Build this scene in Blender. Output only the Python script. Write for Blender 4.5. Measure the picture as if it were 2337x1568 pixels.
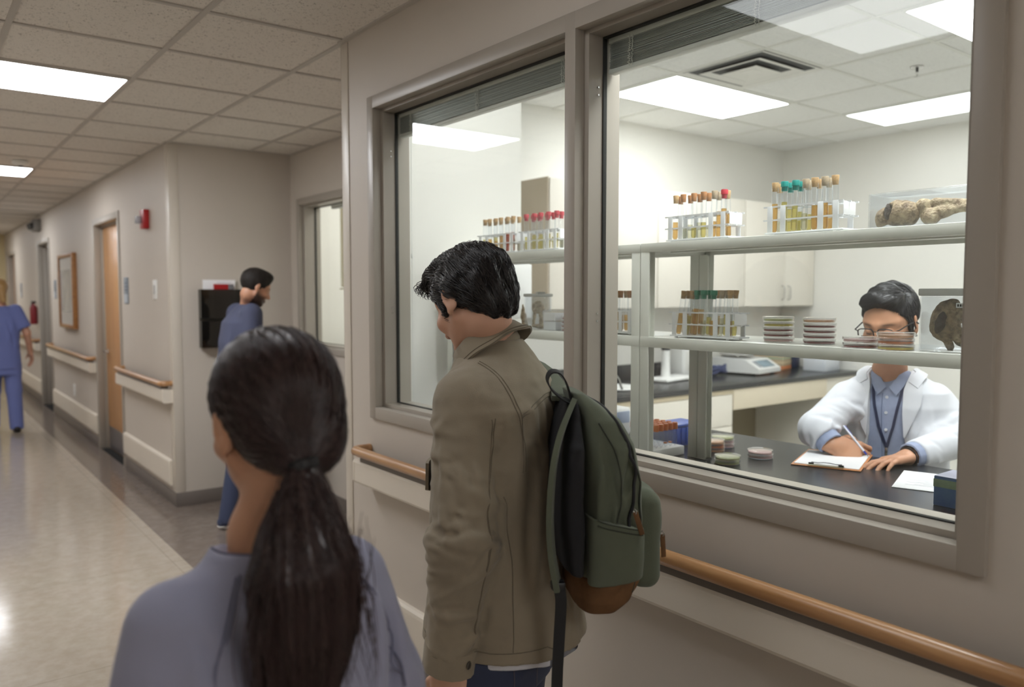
import bpy, bmesh, math, random
import numpy as np
from mathutils import Vector, Matrix, Euler

random.seed(7)
rng = np.random.default_rng(7)
for o in list(bpy.data.objects):
    bpy.data.objects.remove(o)
SC = bpy.context.scene
COL = SC.collection
PI = math.pi
rad = math.radians

# ------------------------------------------------------------------ camera
CAM_H = 1.58
YAW, TILT = rad(37.5), rad(3.55)
FW = Vector((math.sin(YAW)*math.cos(TILT), math.cos(YAW)*math.cos(TILT), -math.sin(TILT)))
RT = Vector((math.cos(YAW), -math.sin(YAW), 0))
UP = RT.cross(FW)
CAM = Vector((0, 0, CAM_H))
cd = bpy.data.cameras.new('camera')
cam = bpy.data.objects.new('camera', cd)
COL.objects.link(cam)
R3 = Matrix((RT, UP, -FW)).transposed()
cam.matrix_world = Matrix.Translation(CAM) @ R3.to_4x4()
cd.sensor_width = 36
cd.lens = 28
cd.clip_start = 0.05
cd.dof.use_dof = True
cd.dof.focus_distance = 2.1
cd.dof.aperture_fstop = 2.6
SC.camera = cam
F_PX = 28/36*2337

# ------------------------------------------------------------------ world, exposure
w = bpy.data.worlds.new('world')
SC.world = w
w.use_nodes = True
w.node_tree.nodes['Background'].inputs[0].default_value = (1, 0.95, 0.9, 1)
w.node_tree.nodes['Background'].inputs[1].default_value = 0.02
SC.view_settings.view_transform = 'Standard'
SC.view_settings.look = 'None'
SC.view_settings.exposure = 0.0
SC.view_settings.gamma = 1.0
SC.view_settings.use_curve_mapping = False
SC.cycles.transparent_max_bounces = 40
SC.cycles.max_bounces = 8
SC.cycles.diffuse_bounces = 4
SC.cycles.glossy_bounces = 4
SC.cycles.transmission_bounces = 6
SC.cycles.caustics_reflective = False
SC.cycles.caustics_refractive = False
SC.cycles.sample_clamp_indirect = 6
CORRIDOR_LIGHT = 27.0
LAB_LIGHT = 16.8


# ------------------------------------------------------------------ materials
def lin(c):
    r = []
    for v in c[:3]:
        v = v/255
        r.append(v/12.92 if v <= 0.04045 else ((v+0.055)/1.055)**2.4)
    return (r[0], r[1], r[2], 1)


def new_mat(name):
    m = bpy.data.materials.new(name)
    m.use_nodes = True
    nt = m.node_tree
    nt.nodes.clear()
    out = nt.nodes.new('ShaderNodeOutputMaterial')
    return m, nt, out


def mat(name, col, rough=0.5, metal=0.0, var=None, bump=None, spec=0.5, stretch=(1, 1, 1), sheen=0, coat=0,
        vcol=False, sss=0, col2=None, aniso=0):
    """Principled material; var=(scale, amount[, detail]) mottles the colour, bump=(scale, strength, distance)."""
    m, nt, out = new_mat(name)
    N, L = nt.nodes, nt.links
    b = N.new('ShaderNodeBsdfPrincipled')
    L.new(b.outputs[0], out.inputs[0])
    c = lin(col)
    b.inputs['Base Color'].default_value = c
    b.inputs['Roughness'].default_value = rough
    b.inputs['Metallic'].default_value = metal
    b.inputs['Specular IOR Level'].default_value = spec
    if sheen:
        b.inputs['Sheen Weight'].default_value = sheen
        b.inputs['Sheen Roughness'].default_value = 0.5
    if coat:
        b.inputs['Coat Weight'].default_value = coat
        b.inputs['Coat Roughness'].default_value = 0.15
    if sss:
        b.inputs['Subsurface Weight'].default_value = sss
        b.inputs['Subsurface Radius'].default_value = (0.012, 0.005, 0.003)
        b.inputs['Subsurface Scale'].default_value = 0.6
    tc = None
    if var or bump:
        tc = N.new('ShaderNodeTexCoord')
        mp = N.new('ShaderNodeMapping')
        mp.inputs['Scale'].default_value = stretch
        L.new(tc.outputs['Object'], mp.inputs[0])
    src = None
    if vcol:
        a = N.new('ShaderNodeVertexColor')
        a.layer_name = 'Col'
        src = a.outputs[0]
        L.new(src, b.inputs['Base Color'])
    if var:
        n = N.new('ShaderNodeTexNoise')
        n.inputs['Scale'].default_value = var[0]
        n.inputs['Detail'].default_value = var[2] if len(var) > 2 else 4
        n.inputs['Roughness'].default_value = 0.6
        L.new(mp.outputs[0], n.inputs['Vector'])
        r = N.new('ShaderNodeMapRange')
        r.inputs[1].default_value = 0.3
        r.inputs[2].default_value = 0.7
        L.new(n.outputs['Fac'], r.inputs[0])
        if col2 is not None:
            mx = N.new('ShaderNodeMix')
            mx.data_type = 'RGBA'
            L.new(r.outputs[0], mx.inputs[0])
            mx.inputs[6].default_value = c
            mx.inputs[7].default_value = lin(col2)
            L.new(mx.outputs[2], b.inputs['Base Color'])
        else:
            r.inputs[3].default_value = 1-var[1]
            r.inputs[4].default_value = 1+var[1]
            mx = N.new('ShaderNodeMix')
            mx.data_type = 'RGBA'
            mx.blend_type = 'MULTIPLY'
            mx.inputs[0].default_value = 1
            if src:
                L.new(src, mx.inputs[6])
            else:
                mx.inputs[6].default_value = c
            L.new(r.outputs[0], mx.inputs[7])
            L.new(mx.outputs[2], b.inputs['Base Color'])
    if bump:
        n2 = N.new('ShaderNodeTexNoise')
        n2.inputs['Scale'].default_value = bump[0]
        n2.inputs['Detail'].default_value = 3
        L.new(mp.outputs[0], n2.inputs['Vector'])
        bp = N.new('ShaderNodeBump')
        bp.inputs['Strength'].default_value = bump[1]
        bp.inputs['Distance'].default_value = bump[2] if len(bump) > 2 else 0.001
        L.new(n2.outputs['Fac'], bp.inputs['Height'])
        L.new(bp.outputs[0], b.inputs['Normal'])
    return m


def clear_mat(name, tint=(245, 250, 247), ior=1.45, rough=0.0, edge=None, body=None, body_w=0.0, refl=1.0):
    """Thin clear material: see-through, mirror-like by its Fresnel factor; edge tints grazing views; body adds a milky part."""
    m, nt, out = new_mat(name)
    N, L = nt.nodes, nt.links
    tr = N.new('ShaderNodeBsdfTransparent')
    tr.inputs[0].default_value = lin(tint)
    gl = N.new('ShaderNodeBsdfGlossy')
    gl.inputs['Roughness'].default_value = rough
    gl.inputs[0].default_value = (refl, refl, refl, 1)
    f0 = ((ior-1)/(ior+1))**2
    ge = N.new('ShaderNodeNewGeometry')
    dt = N.new('ShaderNodeVectorMath')
    dt.operation = 'DOT_PRODUCT'
    L.new(ge.outputs['Incoming'], dt.inputs[0])
    L.new(ge.outputs['Normal'], dt.inputs[1])

    def mth(op, a, b=None):
        k = N.new('ShaderNodeMath')
        k.operation = op
        for i, q in enumerate((a, b)):
            if q is None:
                continue
            if isinstance(q, (int, float)):
                k.inputs[i].default_value = q
            else:
                L.new(q, k.inputs[i])
        return k.outputs[0]
    cosi = mth('ABSOLUTE', dt.outputs['Value'])
    fac = mth('ADD', f0, mth('MULTIPLY', 1-f0, mth('POWER', mth('SUBTRACT', 1.0, cosi), 5.0)))
    mx = N.new('ShaderNodeMixShader')
    base = tr.outputs[0]
    if edge is not None:
        lw = N.new('ShaderNodeLayerWeight')
        lw.inputs[0].default_value = 0.25
        cm = N.new('ShaderNodeMix')
        cm.data_type = 'RGBA'
        cm.inputs[6].default_value = lin(tint)
        cm.inputs[7].default_value = lin(edge)
        L.new(lw.outputs['Facing'], cm.inputs[0])
        L.new(cm.outputs[2], tr.inputs[0])
    if body is not None:
        df = N.new('ShaderNodeBsdfDiffuse')
        df.inputs[0].default_value = lin(body)
        m2 = N.new('ShaderNodeMixShader')
        m2.inputs[0].default_value = body_w
        tl = N.new('ShaderNodeBsdfTranslucent')
        tl.inputs[0].default_value = lin(body)
        m3 = N.new('ShaderNodeMixShader')
        m3.inputs[0].default_value = 0.6
        L.new(df.outputs[0], m3.inputs[1])
        L.new(tl.outputs[0], m3.inputs[2])
        L.new(base, m2.inputs[1])
        L.new(m3.outputs[0], m2.inputs[2])
        base = m2.outputs[0]
    L.new(fac, mx.inputs[0])
    L.new(base, mx.inputs[1])
    L.new(gl.outputs[0], mx.inputs[2])
    L.new(mx.outputs[0], out.inputs[0])
    return m


def emit_mat(name, col, strength):
    m, nt, out = new_mat(name)
    e = nt.nodes.new('ShaderNodeEmission')
    e.inputs[0].default_value = lin(col)
    e.inputs[1].default_value = strength
    nt.links.new(e.outputs[0], out.inputs[0])
    return m


def wood_mat(name, c1, c2, axis='y', rough=0.35, scale=30, coat=0.3):
    m, nt, out = new_mat(name)
    N, L = nt.nodes, nt.links
    b = N.new('ShaderNodeBsdfPrincipled')
    b.inputs['Roughness'].default_value = rough
    b.inputs['Coat Weight'].default_value = coat
    b.inputs['Coat Roughness'].default_value = 0.2
    L.new(b.outputs[0], out.inputs[0])
    tc = N.new('ShaderNodeTexCoord')
    mp = N.new('ShaderNodeMapping')
    s = {'x': (0.06, 1, 1), 'y': (1, 0.06, 1), 'z': (1, 1, 0.06)}[axis]
    mp.inputs['Scale'].default_value = s
    L.new(tc.outputs['Object'], mp.inputs[0])
    n = N.new('ShaderNodeTexNoise')
    n.inputs['Scale'].default_value = scale
    n.inputs['Detail'].default_value = 6
    n.inputs['Distortion'].default_value = 0.6
    L.new(mp.outputs[0], n.inputs[0])
    cr = N.new('ShaderNodeValToRGB')
    cr.color_ramp.elements[0].position = 0.3
    cr.color_ramp.elements[0].color = lin(c2)
    cr.color_ramp.elements[1].position = 0.7
    cr.color_ramp.elements[1].color = lin(c1)
    L.new(n.outputs['Fac'], cr.inputs[0])
    L.new(cr.outputs[0], b.inputs['Base Color'])
    return m


def hair_mat(name, col, col2, rough=0.32, spec=0.6):
    m, nt, out = new_mat(name)
    N, L = nt.nodes, nt.links
    b = N.new('ShaderNodeBsdfPrincipled')
    b.inputs['Roughness'].default_value = rough
    b.inputs['Specular IOR Level'].default_value = spec
    L.new(b.outputs[0], out.inputs[0])
    tc = N.new('ShaderNodeTexCoord')
    n = N.new('ShaderNodeTexNoise')
    n.inputs['Scale'].default_value = 60
    L.new(tc.outputs['Object'], n.inputs[0])
    mx = N.new('ShaderNodeMix')
    mx.data_type = 'RGBA'
    mx.inputs[6].default_value = lin(col)
    mx.inputs[7].default_value = lin(col2)
    L.new(n.outputs['Fac'], mx.inputs[0])
    L.new(mx.outputs[2], b.inputs['Base Color'])
    return m


M = {}
M['wall'] = mat('corridor_wall_paint', (197, 188, 177), 0.55, var=(1.5, 0.02), bump=(260, 0.12, 0.001))
M['trimpaint'] = mat('greige_frame_paint', (166, 158, 147), 0.38, var=(3, 0.015))
M['cream'] = mat('cream_vinyl', (222, 213, 199), 0.36, var=(3, 0.015))
M['guard'] = mat('corner_guard_vinyl', (206, 197, 184), 0.4)
M['base'] = mat('rubber_base', (114, 106, 100), 0.4, var=(6, 0.04))
M['rail_wood'] = wood_mat('oak_rail', (188, 144, 98), (158, 112, 70), 'y', 0.3, 42, 0.4)
M['door_wood'] = wood_mat('maple_door', (198, 150, 98), (176, 124, 74), 'z', 0.4, 22, 0.2)
M['kick'] = mat('steel_kick_plate', (150, 148, 150), 0.35, 0.9)
M['labwall'] = mat('lab_wall_paint', (237, 235, 229), 0.6, var=(1.5, 0.01))
M['gasket'] = mat('black_gasket', (28, 28, 24), 0.6)
M['glass'] = clear_mat('window_glass', (249, 251, 249), 1.5)
M['tgrid'] = mat('ceiling_tee', (186, 180, 172), 0.45)
M['tgridlab'] = mat('ceiling_tee_white', (226, 226, 220), 0.4)
M['clight'] = emit_mat('corridor_diffuser', (250, 252, 255), CORRIDOR_LIGHT)
M['llight'] = emit_mat('lab_diffuser', (250, 252, 255), LAB_LIGHT)
M['lframe'] = mat('white_enamel', (232, 231, 226), 0.4)
M['shelf'] = mat('shelf_grey_steel', (224, 225, 217), 0.35, 0.0, var=(2, 0.01))
M['bench'] = mat('black_epoxy_top', (46, 47, 50), 0.27, var=(40, 0.06), spec=0.5)
M['cab'] = mat('cream_laminate', (238, 232, 221), 0.38)
M['cabside'] = mat('tan_cabinet_side', (188, 174, 152), 0.5)
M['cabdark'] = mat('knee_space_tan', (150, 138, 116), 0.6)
M['chrome'] = mat('brushed_metal', (200, 200, 198), 0.25, 1.0)
M['darkmetal'] = mat('dark_metal', (60, 60, 62), 0.35, 0.8)
M['white_plastic'] = mat('white_plastic', (238, 238, 236), 0.35)
M['black_plastic'] = mat('black_plastic', (26, 26, 28), 0.4)
M['blind'] = mat('blind_slats', (150, 154, 150), 0.4, 0.2)
M['blind_rail'] = mat('blind_rail', (232, 233, 228), 0.4)
M['red'] = mat('red_enamel', (168, 24, 28), 0.35)
M['paper'] = mat('paper', (244, 244, 246), 0.6)
M['ink'] = mat('grey_ink', (150, 152, 160), 0.7)
M['blue_grey'] = mat('blue_grey_plastic', (128, 138, 150), 0.4)


def ceiling_mat(name, c, spot):
    m, nt, out = new_mat(name)
    N, L = nt.nodes, nt.links
    b = N.new('ShaderNodeBsdfPrincipled')
    b.inputs['Roughness'].default_value = 0.9
    b.inputs['Specular IOR Level'].default_value = 0.1
    L.new(b.outputs[0], out.inputs[0])
    tc = N.new('ShaderNodeTexCoord')
    n = N.new('ShaderNodeTexNoise')
    n.inputs['Scale'].default_value = 95
    n.inputs['Detail'].default_value = 2
    n.inputs['Distortion'].default_value = 1.2
    L.new(tc.outputs['Object'], n.inputs[0])
    cr = N.new('ShaderNodeValToRGB')
    cr.color_ramp.elements[0].position = 0.3
    cr.color_ramp.elements[0].color = lin(spot)
    cr.color_ramp.elements[1].position = 0.4
    cr.color_ramp.elements[1].color = lin(c)
    L.new(n.outputs['Fac'], cr.inputs[0])
    L.new(cr.outputs[0], b.inputs['Base Color'])
    return m


M['ctile'] = ceiling_mat('corridor_ceiling_tile', (228, 222, 214), (150, 144, 136))
M['ltile'] = ceiling_mat('lab_ceiling_tile', (240, 240, 238), (214, 213, 210))


def floor_mat(name, c1, c2, c3, rough):
    m, nt, out = new_mat(name)
    N, L = nt.nodes, nt.links
    b = N.new('ShaderNodeBsdfPrincipled')
    b.inputs['Roughness'].default_value = rough
    b.inputs['Specular IOR Level'].default_value = 0.5
    L.new(b.outputs[0], out.inputs[0])
    tc = N.new('ShaderNodeTexCoord')
    n = N.new('ShaderNodeTexNoise')
    n.inputs['Scale'].default_value = 14
    n.inputs['Detail'].default_value = 8
    n.inputs['Roughness'].default_value = 0.7
    L.new(tc.outputs['Object'], n.inputs[0])
    cr = N.new('ShaderNodeValToRGB')
    e = cr.color_ramp.elements
    e[0].position = 0.36
    e[0].color = lin(c2)
    e[1].position = 0.62
    e[1].color = lin(c3)
    k = e.new(0.5)
    k.color = lin(c1)
    L.new(n.outputs['Fac'], cr.inputs[0])
    br = N.new('ShaderNodeTexBrick')
    br.offset = 0
    br.inputs['Scale'].default_value = 1
    br.inputs['Mortar Size'].default_value = 0.0016
    br.inputs['Brick Width'].default_value = 1.22
    br.inputs['Row Height'].default_value = 1.22
    br.inputs['Color1'].default_value = (1, 1, 1, 1)
    br.inputs['Color2'].default_value = (1, 1, 1, 1)
    br.inputs['Mortar'].default_value = (0.55, 0.55, 0.55, 1)
    L.new(tc.outputs['Object'], br.inputs[0])
    mx = N.new('ShaderNodeMix')
    mx.data_type = 'RGBA'
    mx.blend_type = 'MULTIPLY'
    mx.inputs[0].default_value = 1
    L.new(cr.outputs[0], mx.inputs[6])
    L.new(br.outputs[0], mx.inputs[7])
    L.new(mx.outputs[2], b.inputs['Base Color'])
    n2 = N.new('ShaderNodeTexNoise')
    n2.inputs['Scale'].default_value = 7
    L.new(tc.outputs['Object'], n2.inputs[0])
    bp = N.new('ShaderNodeBump')
    bp.inputs['Strength'].default_value = 0.05
    bp.inputs['Distance'].default_value = 0.01
    L.new(n2.outputs[0], bp.inputs['Height'])
    L.new(bp.outputs[0], b.inputs['Normal'])
    return m


M['floor'] = floor_mat('beige_vinyl_floor', (172, 161, 147), (166, 154, 139), (178, 167, 153), 0.13)
M['floor_dark'] = floor_mat('taupe_vinyl_border', (116, 105, 97), (108, 97, 90), (124, 113, 105), 0.14)
M['floor_lab'] = floor_mat('lab_vinyl_floor', (205, 203, 196), (198, 196, 188), (212, 210, 204), 0.25)


# ------------------------------------------------------------------ mesh helpers
class MB:
    """Collects shapes into one mesh."""
    def __init__(s):
        s.v, s.f, s.mi, s.mats, s.sm = [], [], [], [], []
        s.T = None

    def _m(s, m):
        if m not in s.mats:
            s.mats.append(m)
        return s.mats.index(m)

    def add(s, verts, faces, m, smooth=False):
        b = len(s.v)
        if s.T is not None:
            verts = [tuple(s.T @ Vector(p)) for p in verts]
        s.v.extend([tuple(p) for p in verts])
        k = s._m(m)
        for f in faces:
            s.f.append(tuple(i+b for i in f))
            s.mi.append(k)
            s.sm.append(smooth)
        return s

    def bm(s, bm, m, smooth=False):
        bm.verts.index_update()
        s.add([v.co.copy() for v in bm.verts], [[v.index for v in f.verts] for f in bm.faces], m, smooth)
        bm.free()
        return s

    def box(s, a, b, m, bev=0.0, seg=2, rot=None, smooth=None):
        lo = [min(a[i], b[i]) for i in range(3)]
        hi = [max(a[i], b[i]) for i in range(3)]
        c = Vector([(lo[i]+hi[i])/2 for i in range(3)])
        d = [hi[i]-lo[i] for i in range(3)]
        bm = bmesh.new()
        bmesh.ops.create_cube(bm, size=1)
        for v in bm.verts:
            v.co = Vector((v.co.x*d[0], v.co.y*d[1], v.co.z*d[2]))
        if bev:
            bmesh.ops.bevel(bm, geom=bm.edges[:], offset=min(bev, min(d)*0.49), segments=seg, affect='EDGES', profile=0.5)
        mt = Matrix.Translation(c)
        if rot is not None:
            mt = mt @ rot.to_4x4()
        bm.transform(mt)
        return s.bm(bm, m, bool(bev) if smooth is None else smooth)

    def cyl(s, p0, p1, r0, m, r1=None, n=16, caps=True, smooth=True):
        return s.tube([p0, p1], [r0, r0 if r1 is None else r1], m, n, caps, smooth)

    def tube(s, pts, r, m, n=10, caps=True, smooth=True, flat=None, up=None):
        pts = [Vector(p) for p in pts]
        if not hasattr(r, '__len__'):
            r = [r]*len(pts)
        V, Fc = [], []
        nrm = None
        for i, p in enumerate(pts):
            t = (pts[min(i+1, len(pts)-1)]-pts[max(i-1, 0)])
            t = t.normalized() if t.length > 1e-9 else Vector((0, 0, 1))
            if nrm is None:
                a = Vector(up) if up is not None else (Vector((0, 0, 1)) if abs(t.z) < 0.9 else Vector((1, 0, 0)))
                nrm = (a-t*a.dot(t)).normalized()
            else:
                if up is not None:
                    a = Vector(up)
                    nrm = (a-t*a.dot(t)).normalized()
                else:
                    nrm = (nrm-t*nrm.dot(t)).normalized()
            bi = t.cross(nrm)
            for k in range(n):
                a = 2*PI*k/n
                ca, sa = math.cos(a), math.sin(a)
                if flat:
                    V.append(p+nrm*(ca*r[i]*flat)+bi*(sa*r[i]))
                else:
                    V.append(p+nrm*(ca*r[i])+bi*(sa*r[i]))
        for i in range(len(pts)-1):
            for k in range(n):
                k2 = (k+1) % n
                Fc.append((i*n+k, i*n+k2, (i+1)*n+k2, (i+1)*n+k))
        s.add(V, Fc, m, smooth)
        if caps:
            b = len(s.v)-len(V)
            k = s._m(m)
            s.f.append(tuple(b+i for i in reversed(range(n))))
            s.f.append(tuple(b+(len(pts)-1)*n+i for i in range(n)))
            s.mi += [k, k]
            s.sm += [False, False]
        return s

    def lathe(s, prof, m, c=(0, 0, 0), n=20, smooth=True, close=True):
        """prof: (radius, height) pairs turned about z at c."""
        V, Fc = [], []
        for (r, z) in prof:
            for k in range(n):
                a = 2*PI*k/n
                V.append((c[0]+r*math.cos(a), c[1]+r*math.sin(a), c[2]+z))
        for i in range(len(prof)-1):
            for k in range(n):
                k2 = (k+1) % n
                Fc.append((i*n+k, i*n+k2, (i+1)*n+k2, (i+1)*n+k))
        if close:
            if prof[0][0] > 1e-5:
                Fc.append(tuple(reversed(range(n))))
            if prof[-1][0] > 1e-5:
                Fc.append(tuple((len(prof)-1)*n+k for k in range(n)))
        return s.add(V, Fc, m, smooth)

    def prism(s, poly, axis, a, b, m, smooth=False):
        """poly: 2D outline extruded along axis from a to b. For 'y' poly is (x,z); 'x' (y,z); 'z' (x,y)."""
        def P(u, v, t):
            return {'x': (t, u, v), 'y': (u, t, v), 'z': (u, v, t)}[axis]
        n = len(poly)
        V = [P(u, v, a) for u, v in poly]+[P(u, v, b) for u, v in poly]
        Fc = [tuple(range(n)), tuple(range(2*n-1, n-1, -1))]
        for i in range(n):
            j = (i+1) % n
            Fc.append((i, i+n, j+n, j))
        s.add(V, Fc, m, smooth)
        return s

    def ribbon(s, pts, width, thick, m, side, smooth=True):
        """A flat strap through pts; side = across direction (vector or one per point)."""
        pts = [Vector(p) for p in pts]
        V, Fc = [], []
        n = len(pts)
        for i, p in enumerate(pts):
            t = (pts[min(i+1, n-1)]-pts[max(i-1, 0)]).normalized()
            sd = Vector(side[i]) if hasattr(side[0], '__len__') or isinstance(side[0], Vector) else Vector(side)
            sd = (sd-t*sd.dot(t)).normalized()
            up = t.cross(sd)
            wd = width[i] if hasattr(width, '__len__') else width
            a, b = sd*wd/2, up*thick/2
            V += [p-a-b, p+a-b, p+a+b, p-a+b]
        for i in range(n-1):
            for k in range(4):
                k2 = (k+1) % 4
                Fc.append((i*4+k, i*4+k2, i*4+4+k2, i*4+4+k))
        Fc += [(3, 2, 1, 0), tuple((n-1)*4+k for k in range(4))]
        return s.add(V, Fc, m, smooth)

    def mesh(s, name):
        me = bpy.data.meshes.new(name)
        me.from_pydata(s.v, [], s.f)
        for m in s.mats:
            me.materials.append(m)
        me.polygons.foreach_set('material_index', s.mi)
        me.polygons.foreach_set('use_smooth', s.sm)
        me.update()
        bm = bmesh.new()
        bm.from_mesh(me)
        bmesh.ops.recalc_face_normals(bm, faces=bm.faces[:])
        bm.to_mesh(me)
        bm.free()
        if any(s.sm):
            try:
                me.set_sharp_from_angle(angle=rad(40))
            except Exception:
                pass
        return me

    def build(s, name, parent=None, loc=None):
        o = bpy.data.objects.new(name, s.mesh(name))
        COL.objects.link(o)
        if parent is not None:
            o.parent = parent
        if loc is not None:
            o.location = loc
        return o


def tag(o, label=None, cat=None, group=None, kind=None):
    if label:
        o['label'] = label
    if cat:
        o['category'] = cat
    if group:
        o['group'] = group
    if kind:
        o['kind'] = kind
    return o


def thing(name, label, cat, loc=(0, 0, 0), rz=0.0, group=None):
    o = bpy.data.objects.new(name, None)
    o.empty_display_size = 0.05
    COL.objects.link(o)
    o.location = loc
    o.rotation_euler = (0, 0, rz)
    return tag(o, label, cat, group)


def struct(mb, name, parent=None):
    o = mb.build(name, parent)
    if parent is None:
        o['kind'] = 'structure'
    return o


def copy_tree(o, parent=None):
    c = o.copy()
    COL.objects.link(c)
    if parent is not None:
        c.parent = parent
    for ch in list(o.children):
        copy_tree(ch, c)
    return c


def at(px, py, d):
    """World point seen at photo pixel (px, py) at depth d along the view axis."""
    return CAM+(FW+RT*((px-1168.5)/F_PX)-UP*((py-784)/F_PX))*d


def text_mesh(txt, size, m, name, parent, mw, extrude=0.0005, align='CENTER'):
    cu = bpy.data.curves.new(name, 'FONT')
    cu.body = txt
    cu.size = size
    cu.extrude = extrude
    cu.align_x = align
    cu.align_y = 'CENTER'
    o = bpy.data.objects.new(name, cu)
    me = bpy.data.meshes.new_from_object(o)
    bpy.data.objects.remove(o)
    me.materials.clear()
    me.materials.append(m)
    o = bpy.data.objects.new(name, me)
    COL.objects.link(o)
    if parent:
        o.parent = parent
    o.matrix_local = mw
    return o
# ------------------------------------------------------------------ setting: corridor shell
XW = 1.579
CZ, LZ = 2.68, 2.90
XL, YB, YE = -0.84, -2.6, 17.5
m = MB()
m.box((XL, YB, -0.05), (1.285, YE, 0), M['floor'])
m.box((1.285, YB, -0.05), (XW, YE, 0), M['floor_dark'])
m.box((XW, 3.285, -0.05), (2.495, 6.145, 0), M['floor_dark'])
struct(m, 'floor_corridor')
m = MB()
m.box((1.72, YB, -0.05), (6.54, 3.24, 0), M['floor_lab'])
m.box((2.545, 3.24, -0.05), (6.54, 4.39, 0), M['floor_lab'])
struct(m, 'floor_lab')
m = MB()
m.box((2.65, 4.56, -0.05), (5.0, 6.3, 0), M['floor_lab'])
struct(m, 'floor_office')

# ceilings: tile plane with tee grid of its own
m = MB()
m.box((XL, YB, CZ), (XW+0.15, YE, CZ+0.05), M['ctile'])
m.box((XW+0.15, 3.24, CZ), (2.495, 6.145, CZ+0.05), M['ctile'])
struct(m, 'ceiling_corridor')
m = MB()
for k in range(-3, 3):
    x = 0.985+0.595*k
    if XL < x < XW-0.03:
        m.box((x-0.012, YB, CZ-0.006), (x+0.012, YE, CZ), M['tgrid'])
    elif XW < x < 2.49:
        m.box((x-0.012, 3.285, CZ-0.006), (x+0.012, 6.145, CZ), M['tgrid'])
y = 3.85-0.608*10
while y < YE:
    x1 = 2.495 if 3.3 < y < 6.14 else XW
    m.box((XL, y-0.012, CZ-0.0055), (x1, y+0.012, CZ), M['tgrid'])
    y += 0.608
m.box((XW-0.022, YB, CZ-0.008), (XW, 3.285, CZ), M['tgrid'])
m.box((XW-0.022, 6.145, CZ-0.008), (XW, YE, CZ), M['tgrid'])
m.box((XW, 6.125, CZ-0.008), (2.495, 6.145, CZ), M['tgrid'])
m.box((2.475, 3.285, CZ-0.008), (2.495, 6.145, CZ), M['tgrid'])
struct(m, 'trim_1')
m = MB()
m.box((1.72, YB, LZ), (6.54, 3.24, LZ+0.05), M['ltile'])
m.box((2.545, 3.24, LZ), (6.54, 4.39, LZ+0.05), M['ltile'])
struct(m, 'ceiling_lab')
m = MB()
for k in range(-3, 5):
    x = 3.74+0.603*k
    m.box((x-0.012, YB, LZ-0.006), (x+0.012, 4.39, LZ), M['tgridlab'])
for k in range(-9, 2):
    y = 3.25+0.61*k
    m.box((1.72, y-0.012, LZ-0.0055), (6.54, y+0.012, LZ), M['tgridlab'])
struct(m, 'trim_2')

# wall with the lab window
m = MB()
for (x0, x1, mm) in ((XW, 1.65, M['wall']), (1.65, 1.72, M['labwall'])):
    m.box((x0, YB, 0), (x1, 0.63, LZ), mm)
    m.box((x0, 0.63, 0), (x1, 3.015, 1.085), mm)
    m.box((x0, 0.63, 2.36), (x1, 3.015, LZ), mm)
    m.box((x0, 3.015, 0), (x1, 3.24 if x1 > 1.66 else 3.285, LZ), mm)
struct(m, 'wall_window')
m = MB()
m.box((1.65, 3.262, 0), (2.545, 3.285, LZ), M['wall'])
m.box((1.65, 3.24, 0), (2.545, 3.262, LZ), M['labwall'])
struct(m, 'wall_alcove_near')
m = MB()
m.box((2.495, 3.285, 0), (2.52, 4.5, LZ), M['wall'])
m.box((2.52, 3.285, 0), (2.545, 4.39, LZ), M['labwall'])
m.box((2.495, 4.5, 0), (2.65, 4.78, LZ), M['wall'])
m.box((2.495, 5.985, 0), (2.65, 6.145, LZ), M['wall'])
m.box((2.495, 4.78, 0), (2.65, 5.985, 1.16), M['wall'])
m.box((2.495, 4.78, 2.29), (2.65, 5.985, LZ), M['wall'])
struct(m, 'wall_alcove_back')
m = MB()
m.box((XW, 6.145, 0), (2.65, 6.30, LZ), M['wall'])
struct(m, 'wall_alcove_far')
# long corridor wall with three doorways
DOORS = [(7.865, 8.985), (12.05, 13.08), (15.95, 17.05)]
DZ = 2.275
m = MB()
y0 = 6.30
for a, b in DOORS:
    m.box((XW, y0, 0), (1.75, a, LZ), M['wall'])
    m.box((XW, a, DZ), (1.75, b, LZ), M['wall'])
    y0 = b
m.box((XW, y0, 0), (1.75, YE, LZ), M['wall'])
struct(m, 'wall_right')
m = MB()
m.box((XL-0.1, YB, 0), (XL, YE, LZ), mat('left_wall_paint', (206, 199, 189), 0.6))
struct(m, 'wall_left')
m = MB()
m.box((XL-0.1, YE, 0), (1.75, YE+0.1, LZ), mat('pale_yellow_paint', (206, 190, 150), 0.6))
struct(m, 'wall_far')
m = MB()
m.box((XL-0.1, YB-0.1, 0), (1.579, YB, LZ), mat('rear_wall_paint', (228, 221, 211), 0.6))
struct(m, 'wall_rear')
m = MB()
m.box((2.545, 4.39, 0), (6.64, 4.49, LZ), M['labwall'])
struct(m, 'wall_lab_far')
m = MB()
m.box((6.54, YB, 0), (6.64, 4.39, LZ), M['labwall'])
struct(m, 'wall_lab_back')
m = MB()
m.box((1.579, YB-0.1, 0), (6.64, YB, LZ), M['labwall'])
struct(m, 'wall_lab_near')
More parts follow.
